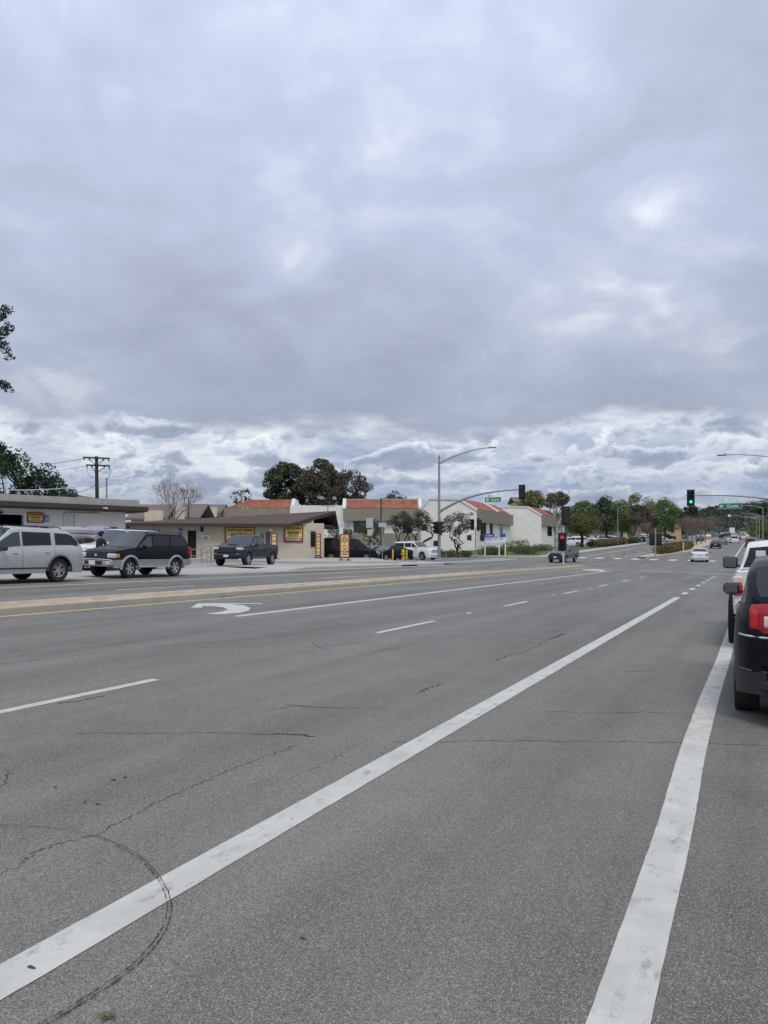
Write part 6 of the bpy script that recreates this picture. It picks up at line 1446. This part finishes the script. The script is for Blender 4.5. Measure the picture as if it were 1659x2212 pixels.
def bare_tree(name, label, pos, h, spread, r0, m, seed, depth=6, group=None, kids=3, twigs=None, stems=1, th=.22):
    rng = random.Random(seed); r = empty(name, pos, 0, label, 'tree', group); tk = MB(); tips = []
    def grow(p, d, l, rad, lev):
        q = p + d * l; mid = p.lerp(q, .5) + Vector((rng.uniform(-1, 1), rng.uniform(-1, 1), 0)) * l * .05
        tk.tube([p, mid, q], [rad, rad * .85, rad * .66], 5 if lev > 2 else 7, False)
        if lev >= depth: tips.append(q); return
        n = kids if lev < depth - 1 else 2
        for k in range(n):
            a = 2 * math.pi * (k + rng.random()) / n; tilt = rng.uniform(.25, .62) * spread
            ax = d.cross(Vector((math.cos(a), math.sin(a), .3))).normalized(); nd_ = (Matrix.Rotation(tilt, 3, ax) @ d); nd_ = (nd_ + Vector((0, 0, .10))).normalized()
            grow(q, nd_, l * rng.uniform(.62, .85), max(.006, rad * .60), lev + 1)
    for s_ in range(stems):
        a = 2 * math.pi * s_ / max(1, stems) + rng.random(); d0 = Vector((math.cos(a) * .25, math.sin(a) * .25, 1)).normalized() if stems > 1 else Vector((0, 0, 1))
        grow(Vector((0, 0, -.1)), d0, h * th, r0, 0)
    tk.build('trunk', m, r, 'all')
    if twigs:
        lm, per, ls, rr = twigs; cn = MB()
        for q in tips: leaves(cn, q, (rr, rr, rr), per, ls, rng, .5, -.25, .10)
        cn.build('crown', lm, r)
    return r
def shrub(name, label, pos, rad, leafm, seed, n=900, ls=.14, group=None, cat='shrub'):
    rng = random.Random(seed); r = empty(name, pos, 0, label, cat, group); b = MB()
    for k in range(7):
        a = rng.uniform(0, 6.28); q = rng.uniform(0, .55); c = (math.cos(a) * rad[0] * q, math.sin(a) * rad[1] * q, rad[2] * rng.uniform(.3, .62)); leaves(b, c, (rad[0] * .55, rad[1] * .55, rad[2] * .5), n // 7, ls, rng, .25, 0, .6)
    b.build('foliage', leafm, r); s_ = MB()
    for k in range(5): a = k * 1.256; limb(s_, (0, 0, -.1), (math.cos(a) * rad[0] * .5, math.sin(a) * rad[1] * .5, rad[2] * .6), .03, .01, rng, .1, 3, 4)
    s_.build('stem', M_BARKD, r); return r
def gat(px, d, zf=gz):
    x, y = W(px, d); return Vector((x, y, zf(x, y)))
def top_h(py, d, base): return hz(py, d) - base
# ---- near tree whose branch tips reach in at the left edge
rng = random.Random(11); p = gat(-165, 29); r = empty('street_tree', p, 0, 'near leafy tree outside the left edge, only its branch tips showing', 'tree')
tk, cn = MB(), MB(); limb(tk, (0, 0, -.2), (0.2, 0, 5.2), .28, .2, rng, .08, 7, 10)
zz = lambda py: hz(py, 28) - p.z
def near(px, py, d=28): q = W(px, d); return Vector((q[0] - p.x, q[1] - p.y, hz(py, d) - p.z))
for (a, b, c, ww) in (((-60, 712), (2, 684), (16, 668), .16), ((-70, 760), (4, 722), (20, 706), .16), ((-60, 760), (2, 738), (20, 770), .18), ((-60, 800), (0, 828), (19, 838), .20), ((-60, 1000), (-4, 972), (4, 962), .16)):
    P = limb(tk, (0.2, 0, 5.2), near(*a), .10, .03, rng, .1, 6, 6); P2 = limb(tk, near(*a), near(*b), .03, .014, rng, .06, 5, 5); P3 = limb(tk, near(*b), near(*c), .014, .006, rng, .05, 4, 4)
    for q in P2[2:] + P3: leaves(cn, q, (.20, .20, .17), 26, .17, rng, .6, .3, .36)
for k in range(46):
    c = near(rng.uniform(-420, -150), rng.uniform(560, 960)) + Vector((rng.uniform(-.6, .6), rng.uniform(-2, 2), 0)); limb(tk, (0.2, 0, 5.2), c, .05, .01, rng, .1, 4, 4); leaves(cn, c, (.9, .9, .6), 70, .20, rng, .5, .3, .36)
tk.build('trunk', M_BARKD, r, 'all'); cn.build('crown', L_FICUS, r)
# ---- dark trees behind the shop
p = gat(0, 66); tree('evergreen_tree', 'large dark evergreen tree behind the white shop at the left edge', p, top_h(966, 66, p.z), 7.6, 6.6, .35, L_FICUS, M_BARKD, 21, 46, 150, .30, cr=.20)
p = gat(92, 68); tree('evergreen_tree', 'lower dark evergreen tree sloping down toward the utility pole', p, top_h(1010, 68, p.z), 5.2, 5.0, .3, L_FICUS, M_BARKD, 22, 30, 140, .28, cr=.20)
# ---- bare tree
p = gat(365, 74); bare_tree('bare_tree', 'leafless grey tree behind the tan building', p, top_h(1036, 74, p.z) * 1.1, 1.1, .13, mat('bark_pale_twig', (.24, .20, .18), .95), 5, 7, kids=3, th=.26)
# ---- palms
def palm(px, d, py, label, seed):
    rng = random.Random(seed); p = gat(px, d); h = top_h(py, d, p.z); r = empty('palm_tree', p, 0, label, 'tree', 'fan palms'); MB().tube([(0, 0, -.2), (.1, 0, h * .5), (0, 0, h)], [.3, .24, .22], 8, False).build('trunk', M_BARK, r, True); b = MB()
    for k in range(42):
        a = rng.uniform(0, 6.28); el = rng.uniform(-.7, 1.2); dr = Vector((math.cos(a) * math.cos(el), math.sin(a) * math.cos(el), math.sin(el))); c = Vector((0, 0, h)) + dr * 1.0
        for j in range(9):
            f = (dr + Vector((rng.gauss(0, .45), rng.gauss(0, .45), rng.gauss(0, .3) - .15))).normalized(); s_ = f.cross(Vector((0, 0, 1))).normalized() * .06; o = len(b.v); b.v += [tuple(c - s_), tuple(c + s_), tuple(c + f * rng.uniform(.6, 1.0))]; b.f.append((o, o + 1, o + 2))
    b.build('crown', L_PALM, r)
palm(511, 150, 1077, 'left of the two small fan palms behind the tiled office', 1); palm(530, 152, 1072, 'right of the two small fan palms behind the tiled office', 2)
# ---- big eucalyptus group
p = gat(622, 140); tree('eucalyptus_tree', 'dense dark green tree at the left of the tall group behind the office', p, top_h(998, 140, p.z), 9.5, 8.4, .5, L_EUCA, M_BARKD, 31, 64, 260, .46, cr=.16, droop=.3)
p = gat(693, 136); tree('eucalyptus_tree', 'tallest brownish eucalyptus in the middle of the group behind the office', p, top_h(992, 136, p.z), 8.0, 9.5, .45, L_EUCB, M_BARK, 32, 60, 210, .44, cr=.15, droop=.4)
p = gat(752, 138); tree('eucalyptus_tree', 'open-crowned eucalyptus at the right of the group with sky showing through', p, top_h(1008, 138, p.z), 8.2, 8.0, .4, L_EUCB, M_BARK, 33, 46, 150, .42, cr=.14, droop=.4)
p = gat(850, 150); tree('round_tree', 'small dark treetop just showing over the tiled mansard', p, top_h(1063, 150, p.z), 6.0, 4.0, .3, L_EUCA, M_BARKD, 34, 18, 110, .4)
# ---- shrubs behind the tan building
for k, (px, d, yt, w_) in enumerate(((455, 84, 1118, 2.4), (478, 86, 1112, 2.0), (735, 78, 1132, 1.6), (752, 82, 1136, 1.8), (716, 80, 1142, 1.4))):
    p = gat(px, d); tree('small_tree', ['small leafy tree at the left end of the tan roof', 'small leafy tree just before the office left wing', 'grey green sapling beside the tan roof prow', 'grey green sapling behind the dealers sign', 'grey green low sapling at the tan wall end'][k], p, top_h(yt, d, p.z), w_, top_h(yt, d, p.z) * .6, .06, L_OLIVE, M_BARK, 40 + k, 14, 60, .18, group='saplings', cr=.26)
# ---- twisted trees before the office
tw = [(800, 94, 1122, 3.6, 2.3, 'twisted grey-leaved tree at the left end of the screen wall'), (868, 94, 1106, 3.7, 2.6, 'twisted grey-leaved tree before the second office window'), (911, 95, 1099, 2.6, 3.0, 'slender twisted tree just left of the corner mast'), (987, 93, 1106, 4.4, 2.9, 'broad twisted tree right of the corner mast on the lawn')]
for k, (px, d, yt, w_, ch, lb) in enumerate(tw):
    p = gat(px, d, lawn_z if px > 900 else gz); tree('twisted_tree', lb, p, top_h(yt, d, p.z), w_, ch, .15, L_OLIVE, M_BARKD, 50 + k, 30, 120, .17, th=.7, fork=4, group='twisted trees by the office', twist=.5, cr=.19, droop=.3)
# ---- lawn shrubs
sh = [(1008, 91.5, 1.0, .7), (970, 92, 1.2, .8), (945, 92, 1.1, .8), (1050, 95, 1.3, 1.1), (1068, 95.5, 1.2, 1.2), (1083, 96, 1.0, 1.1), (1100, 104, 1.6, 1.3), (1113, 106, 1.5, 1.6), (1132, 108, 1.3, 1.5), (1128, 102, 1.7, 1.0), (1150, 104, 1.7, .9), (1165, 110, 1.4, 1.0), (1120, 98, 1.9, .8), (1140, 98, 1.7, .7), (1178, 112, 1.5, .9)]
sl = ['low clipped bush beneath the broad twisted tree, right side', 'low clipped bush beneath the broad twisted tree, middle', 'low clipped bush at the foot of the corner mast', 'round dark bush behind the left post of the notice board', 'round dark bush behind the notice board', 'round dark bush right behind the notice board end', 'yellowish clipped bush right of the notice board', 'dark clipped bush against the rear office wall, left', 'dark clipped bush against the rear office wall, middle', 'spreading bush above the lawn, middle row left', 'spreading bush above the lawn, middle row right', 'dark bush below the rear office wall corner', 'grey green spreading bush at the lawn edge, left', 'grey green spreading bush at the lawn edge, right', 'dark bush by the pale barked tree']
for k, ((px, d, rr, hh), lb) in enumerate(zip(sh, sl)):
    shrub('shrub', lb, gat(px, d, lawn_z), (rr, rr, hh), L_YEL if k == 6 else (L_OLIVE if k in (12, 13) else L_BOX), 70 + k, 900, .13, 'bushes on the lawn')
# ---- right hand trees
def T(name, lb, px, d, yt, wpx, yb, lm, bm, seed, **k):
    p = gat(px, d, lawn_z if (90 < W(px, d)[1] < 140 and W(px, d)[0] < -24) else gz); h = top_h(yt, d, p.z); cw = wpx / 1661 * d; ch = (yb - yt) / 1661 * d
    return tree(name, lb, p, h, cw, ch, k.pop('tr', .25), lm, bm, seed, k.pop('clumps', 40), k.pop('per', 120), k.pop('ls', .34), group=None, **k)
T('street_tree', 'yellow-green tree rising behind the rear office wing', 1150, 150, 1055, 52, 1105, L_YEL, M_BARK, 81, cr=.2)
T('pale_barked_tree', 'tall sparse tree with pale grey stems beside the rear office wing', 1203, 128, 1062, 54, 1092, L_EUCB, M_BARKW, 82, per=70, fork=6, tr=.32, th=2.0, ls=.28)
T('pale_barked_tree', 'second pale stemmed tree close behind the first', 1192, 131, 1070, 40, 1098, L_EUCB, M_BARKW, 83, per=50, fork=6, tr=.28, th=1.5, ls=.28)
T('round_tree', 'broad bright green tree behind the olive-brown tree', 1262, 190, 1082, 70, 1130, L_GREEN, M_BARKD, 84, clumps=46, per=130, ls=.45, cr=.2)
T('olive_tree', 'wide olive-brown tree with dark forked trunks by the far sidewalk', 1258, 134, 1111, 88, 1152, L_OLBR, M_BARKD, 85, clumps=56, per=150, ls=.26, th=2.2, fork=5, tr=.3, cr=.17)
T('street_tree', 'dark open tree with a forked trunk left of the near lamp post', 1310, 166, 1070, 70, 1150, L_EUCA, M_BARKD, 86, clumps=50, per=120, ls=.36, cr=.16, tr=.32)
T('street_tree', 'dark dense tree directly behind the near lamp post', 1345, 192, 1080, 56, 1150, L_GREEN, M_BARKD, 87, ls=.4, cr=.2, per=150)
T('white_barked_tree', 'tall tree with a white trunk and yellow-green top', 1382, 186, 1064, 68, 1128, L_YEL, M_BARKW, 88, clumps=30, per=120, ls=.4, tr=.34, th=5.5, cr=.2)
T('street_tree', 'dark hanging crown right in front of the white-barked tree', 1380, 180, 1086, 58, 1142, L_EUCB, M_BARKW, 89, clumps=44, per=140, ls=.36, th=3.5, tr=.3, cr=.18)
T('round_tree', 'green tree behind the second lamp post', 1438, 205, 1076, 62, 1150, L_GREEN, M_BARKD, 90, clumps=48, per=130, ls=.45, cr=.18)
T('round_tree', 'green tree filling the gap between the lamp posts', 1410, 225, 1086, 46, 1158, L_GREEN, M_BARKD, 91, ls=.5, cr=.22)
T('round_tree', 'dark green tree between the white-barked tree and far signal', 1462, 250, 1098, 48, 1160, L_EUCA, M_BARKD, 92, ls=.5, cr=.22)
# crape myrtles on the far median and beyond
cm = [(-10.9, 148, 6.2), (-10.9, 160, 6.0), (-10.9, 172, 6.0), (-10.8, 186, 6.0), (-10.8, 202, 6.0)]
for k, (x, y, h) in enumerate(cm):
    bare_tree('crape_myrtle', ['nearest', 'second', 'third', 'fourth', 'farthest'][k] + ' leafless reddish crape myrtle on the planted median', (x, y, gz(x, y) + .1), h * 1.15, 1.05, .12, M_BARKT, 100 + k, 4, 'crape myrtles on the median', 3, (L_CRAPE, 16, .5, .55), 1, .26)
for k, (px, d, yt) in enumerate(((1400, 170, 1128), (1524, 260, 1120), (1540, 300, 1116))):
    p = gat(px, d); bare_tree('bare_tree', ['leafless tree behind the far median signal', 'leafless brown tree beyond the crape myrtles', 'leafless brown tree farther up the road'][k], p, top_h(yt, d, p.z) * 1.15, 1.05, .14, M_BARKT, 110 + k, 4, 'leafless trees up the road', 3, (L_CRAPE, 16, .7, .9), 1, .26)
# hedges
def hedge(label, cl, w_, h, leafm, seed, ls=.16, dens=260):
    rng = random.Random(seed); b = MB(); c0 = Vector(cl[0]); r = empty('hedge', (c0.x, c0.y, gz(c0.x, c0.y) + .1), 0, label, 'hedge', 'clipped hedges'); core = MB()
    for a, q in zip(cl[:-1], cl[1:]):
        a, q = Vector(a), Vector(q); n = max(1, int((q - a).length / .8))
        for i in range(n):
            c = a.lerp(q, (i + .5) / n); z = gz(c.x, c.y) - gz(c0.x, c0.y); hh = h * rng.uniform(.88, 1.08)
            leaves(b, (c.x - c0.x, c.y - c0.y, z + hh * .5), (w_ * .56, w_ * .56, hh * .54), dens, ls, rng, .16, 0, .7)
    b.build('foliage', leafm, r); s_ = MB()
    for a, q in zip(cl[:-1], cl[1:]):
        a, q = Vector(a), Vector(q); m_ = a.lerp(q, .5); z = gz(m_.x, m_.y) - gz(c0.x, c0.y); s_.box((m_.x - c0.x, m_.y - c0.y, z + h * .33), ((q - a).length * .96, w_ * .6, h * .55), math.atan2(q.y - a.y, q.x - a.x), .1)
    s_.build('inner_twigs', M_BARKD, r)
hedge('long brown-green clipped hedge along the far sidewalk', [(-26.0, 138), (-26.0, 147), (-26.0, 156), (-26.0, 165), (-26.0, 176)], 1.5, 1.15, L_HEDB, 120, .18)
hedge('dark low hedge before the far parking lot', [(-24.8, 178), (-24.8, 190), (-24.8, 205), (-24.8, 222)], 1.4, 1.3, L_BOX, 121, .2)
hedge('clipped hedge on the nose of the planted median', [(-11.4, 113), (-11.2, 117), (-11.0, 122), (-10.9, 128)], 1.9, 1.35, L_HEDB, 122, .15, 420)
hedge('dark green hedge along the planted median behind the first', [(-10.8, 129), (-10.7, 136), (-10.6, 144)], 2.2, 1.3, L_OLBR, 123, .18, 380)
shrub('shrub', 'rounded yellow-brown bush at the very nose of the median', (-11.5, 109.5, gz(-11.5, 109.5) + .1), (1.15, 1.1, 1.05), L_HEDB, 124, 1500, .12)
hedge('green planting on the second median far up the road', [(-10, 292), (-10, 310), (-10, 330)], 2.6, 1.3, L_BOX, 125, .4, 160)
wp_ = MB().box((0, 0, .75), (.16, .06, 1.5), 0, .02).build('marker_post', M_CREAMS); wp_.location = (-9.2, 118, gz(-9.2, 118) + .14); tag(wp_, 'pale marker post at the edge of the planted median', 'post')
# pines and far wooded hill
def hillz(x, y): 
    t = sstep(430, 640, y); u = (x + 40) / 200; return gz(x, min(y, 520)) + t * (17 + 5 * math.sin(x * .013 + 1) + 4 * math.sin(x * .04 + y * .01)) 
tag(sheet('hill', frange(-420, 420, 30), frange(425, 1400, 40), -.3, mat('hill_brush', (.10, .11, .07), .95, var=.4, vscale=.05), hillz), kind='structure')
rng = random.Random(77); b = MB()
for k in range(950):
    y = rng.uniform(440, 720); x = rng.uniform(-120, 90) - (y - 440) * .15; z = hillz(x, y); rr = rng.uniform(2.0, 5.5)
    leaves(b, (x, y, z + rr * .6), (rr, rr, rr * .8), 80, .95, rng, .3, 0, .7)
for k in range(160):
    x = rng.choice((rng.uniform(6, 40), rng.uniform(-60, -26))); y = rng.uniform(255, 440); rr = rng.uniform(1.6, 3.2); leaves(b, (x, y, gz(x, y) + rr * .8), (rr, rr, rr), 60, .8, rng, .3, 0, .7)
tag(b.build('far_woodland', L_HILL), 'mass of dark trees covering the hill at the end of the road', 'woodland', kind='stuff')
for k, (px, d, yt, w_, ch) in enumerate(((1495, 470, 1078, 6, 13), (1480, 520, 1096, 7, 10), (1533, 560, 1096, 12, 9), (1551, 600, 1091, 9, 8), (1610, 600, 1094, 14, 9), (1588, 560, 1100, 10, 8), (1571, 640, 1098, 14, 8), (1632, 520, 1098, 14, 10), (1655, 480, 1086, 12, 12), (1519, 520, 1100, 10, 9))):
    x, y = W(px, d); z = hillz(x, y) - .3; h = max(6, hz(yt, d) - z)
    tree('hill_tree', ['tall dark pine behind the green signal', 'dark pine left of the tall pine on the hill', 'dark spreading tree on the skyline right of the pine', 'round treetop on the skyline left of the right street sign', 'broad treetop on the skyline right of the street sign', 'dark treetop just under the right street sign', 'dark treetop on the hill below the street sign', 'dark treetop on the hill near the far lamp posts', 'dark tree at the right edge before the brown building', 'dark treetop between the pine and the street sign'][k], (x, y, z), h, w_, min(ch, h * .8), .5, L_EUCA, M_BARKD, 130 + k, 22, 70, 1.1, group='trees on the hill', shape=.8 if k < 2 else 1.0, cr=.2)
# right verge trees
for k, (px, d, yt, w_) in enumerate(((1650, 260, 1120, 9), (1642, 330, 1128, 10))):
    p = gat(px, d); tree('verge_tree', ['leafy tree at the right kerb behind the lamp posts', 'farther leafy tree at the right kerb'][k], p, top_h(yt, d, p.z), w_, w_ * .8, .3, L_GREEN, M_BARKD, 150 + k, 26, 90, .7, cr=.2)
# weeds along the median kerb and by the near joint
def weed(px, py, s_, n, label, seed, dry=True):
    rng = random.Random(seed); p = gp(px, py); b = MB()
    for k in range(n):
        a = rng.uniform(0, 6.28); l = s_ * rng.uniform(.5, 1.2); dv = Vector((math.cos(a), math.sin(a), rng.uniform(.05, .5))).normalized(); sd = Vector((-dv.y, dv.x, 0)).normalized() * l * .09; o = len(b.v); q = Vector((rng.uniform(-1, 1), rng.uniform(-1, 1), 0)) * s_ * .35
        b.v += [tuple(q - sd), tuple(q + sd), tuple(q + dv * l * .6 + sd), tuple(q + dv * l)]; b.f.append((o, o + 1, o + 2, o + 3))
    o = b.build('weed', leaf_mat('weed_leaf', (.07, .08, .03), (.19, .18, .08))); o.location = p; tag(o, label, 'weed', 'weeds in the road joints')
weed(232, 2198, .04, 28, 'dry weed growing in the round joint at the bottom left', 1)
for k, px in enumerate((478, 492, 585, 648, 760)): weed(px, 1332 - (px) * .0838 - 2.0, .14, 40, ['dry weed at the median kerb above the turn arrow', 'second dry weed at the median kerb above the turn arrow', 'dry weed at the median kerb right of the turn arrow', 'dry weed at the median kerb below the pickup', 'dry weed at the median kerb below the dealers sign'][k], 5 + k)
# ================================================================== PERSON
def skin_mesh(name, joints, edges, m, parent, sub=1, root_i=0):
    me = bpy.data.meshes.new(name); me.from_pydata([j[0] for j in joints], edges, []); ob = bpy.data.objects.new(name, me); COL.objects.link(ob)
    md = ob.modifiers.new('s', 'SKIN'); md.use_smooth_shade = True; md.branch_smoothing = .6
    if not me.skin_vertices: 
        bm = bmesh.new(); bm.from_mesh(me); bm.verts.layers.skin.verify(); bm.to_mesh(me); bm.free()
    for i, j in enumerate(joints):
        rr = j[1]; me.skin_vertices[0].data[i].radius = rr if isinstance(rr, tuple) else (rr, rr)
    me.skin_vertices[0].data[root_i].use_root = True
    sb = ob.modifiers.new('d', 'SUBSURF'); sb.levels = sub; sb.render_levels = sub
    dg = bpy.context.evaluated_depsgraph_get(); nm = bpy.data.meshes.new_from_object(ob.evaluated_get(dg)); bpy.data.objects.remove(ob)
    nm.materials.clear(); nm.materials.append(m)
    for p in nm.polygons: p.use_smooth = True
    return link(name, nm, parent)
px_, d_ = 213, 33.6
x, y = W(px_, d_); P = empty('person', (x, y, gz(x, y) + .012), YAW + R(60), 'person in black jacket and dark cap bending over between the parked SUVs', 'person')
M_SKIN = mat('skin', (.33, .20, .14), .6); M_JACK = mat('black_fabric', (.012, .012, .014), .9, var=.3, vscale=10); M_CORAL = mat('coral_fabric', (.46, .19, .17), .9, var=.12, vscale=8); M_SHOE = mat('shoe_dark', (.03, .03, .03), .7)
# local +X = the way the person faces (to the right of the picture, slightly away)
J = [((0, 0, .93), .135), ((.03, 0, 1.12), (.13, .155)), ((.09, 0, 1.34), (.12, .175)), ((.12, 0, 1.46), .062), ((.15, 0, 1.55), .075), ((.16, 0, 1.64), .088), ((.165, 0, 1.70), .06),
     ((.10, .19, 1.38), .058), ((.16, .27, 1.14), .046), ((.42, .20, 1.08), .036), ((.10, -.19, 1.38), .058), ((.18, -.26, 1.14), .046), ((.45, -.16, 1.10), .036),
     ((.0, .10, .88), .09), ((.04, .12, .50), .062), ((-.02, .13, .10), .045), ((.10, .14, .05), .038), ((.0, -.10, .88), .09), ((.05, -.12, .50), .062), ((.0, -.13, .10), .045), ((.12, -.14, .05), .038), ((.25, 0, 1.60), .016)]
E = [(0, 1), (1, 2), (2, 3), (3, 4), (4, 5), (5, 6), (2, 7), (7, 8), (8, 9), (2, 10), (10, 11), (11, 12), (0, 13), (13, 14), (14, 15), (15, 16), (0, 17), (17, 18), (18, 19), (19, 20), (5, 21)]
# hands: palm and five fingers each
for wi, sy in ((9, 1), (12, -1)):
    w0 = Vector(J[wi][0]); k0 = len(J); J.append((tuple(w0 + Vector((.06, 0, -.01))), .028)); E.append((wi, k0)); J.append((tuple(w0 + Vector((.10, 0, -.015))), .026)); E.append((k0, k0 + 1))
    for f, (dy, l) in enumerate(((.030, .070), (.010, .080), (-.010, .075), (-.030, .060))):
        a = len(J); J.append((tuple(w0 + Vector((.115, dy, -.018))), .009)); J.append((tuple(w0 + Vector((.115 + l * .55, dy * 1.1, -.03))), .008)); J.append((tuple(w0 + Vector((.115 + l * .9, dy * 1.1, -.055))), .007)); E += [(k0 + 1, a), (a, a + 1), (a + 1, a + 2)]
    a = len(J); J.append((tuple(w0 + Vector((.075, .04 * sy, -.01))), .010)); J.append((tuple(w0 + Vector((.12, .055 * sy, -.02))), .008)); E += [(k0, a), (a, a + 1)]
skin_mesh('body', J, E, M_SKIN, P)
jk = [(j[0], tuple(q + .028 for q in (j[1] if isinstance(j[1], tuple) else (j[1], j[1])))) for j in J[:3]] + [(J[3][0], (.085, .085))] + [(J[i][0], (J[i][1] + .028,) * 2) for i in (7, 8, 9, 10, 11, 12)]
skin_mesh('jacket', jk, [(0, 1), (1, 2), (2, 3), (2, 4), (4, 5), (5, 6), (2, 7), (7, 8), (8, 9)], M_JACK, P)
tj = [(J[0][0], (.16, .165)), ((0, 0, 1.0), (.15, .16))] + [(J[i][0], (J[i][1] + .028,) * 2) for i in (13, 14, 15, 17, 18, 19)]
skin_mesh('trousers', tj, [(0, 1), (0, 2), (2, 3), (3, 4), (0, 5), (5, 6), (6, 7)], M_CORAL, P)
MB().ellipsoid((.155, 0, 1.69), (.115, .105, .085)).box((.27, 0, 1.665), (.13, .15, .018), 0, .007).build('cap', M_JACK, P, True)
MB().ellipsoid((.10, 0, 1.62), (.085, .10, .10)).tube([(.04, 0, 1.66), (-.04, 0, 1.66), (-.08, 0, 1.60)], [.035, .03, .012], 7).build('hair', mat('dark_hair', (.015, .012, .010), .8), P, True)
for sy in (1, -1):
    MB().ellipsoid((.232, sy * .035, 1.635), (.010, .014, .008)).build('eye', M_SHOE, P); MB().ellipsoid((.155, sy * .092, 1.62), (.022, .010, .032)).build('ear', M_SKIN, P); MB().box((.05, sy * .135, .045), (.27, .10, .09), 0, .03).build('shoe', M_SHOE, P)
MB().box((.236, 0, 1.575), (.012, .05, .010), 0, .003).build('mouth', mat('lip', (.30, .10, .09), .6), P)
pb = MB().box((0, 0, 0), (.24, .20, .18), .3, .03).build('paper_bag', M_SWHT); q_ = P.matrix_world; 
bpy.context.view_layer.update(); loc = P.matrix_world @ Vector((.60, .02, 1.06)); pb.location = loc; tag(pb, 'white bag held in front by the person in black', 'bag')
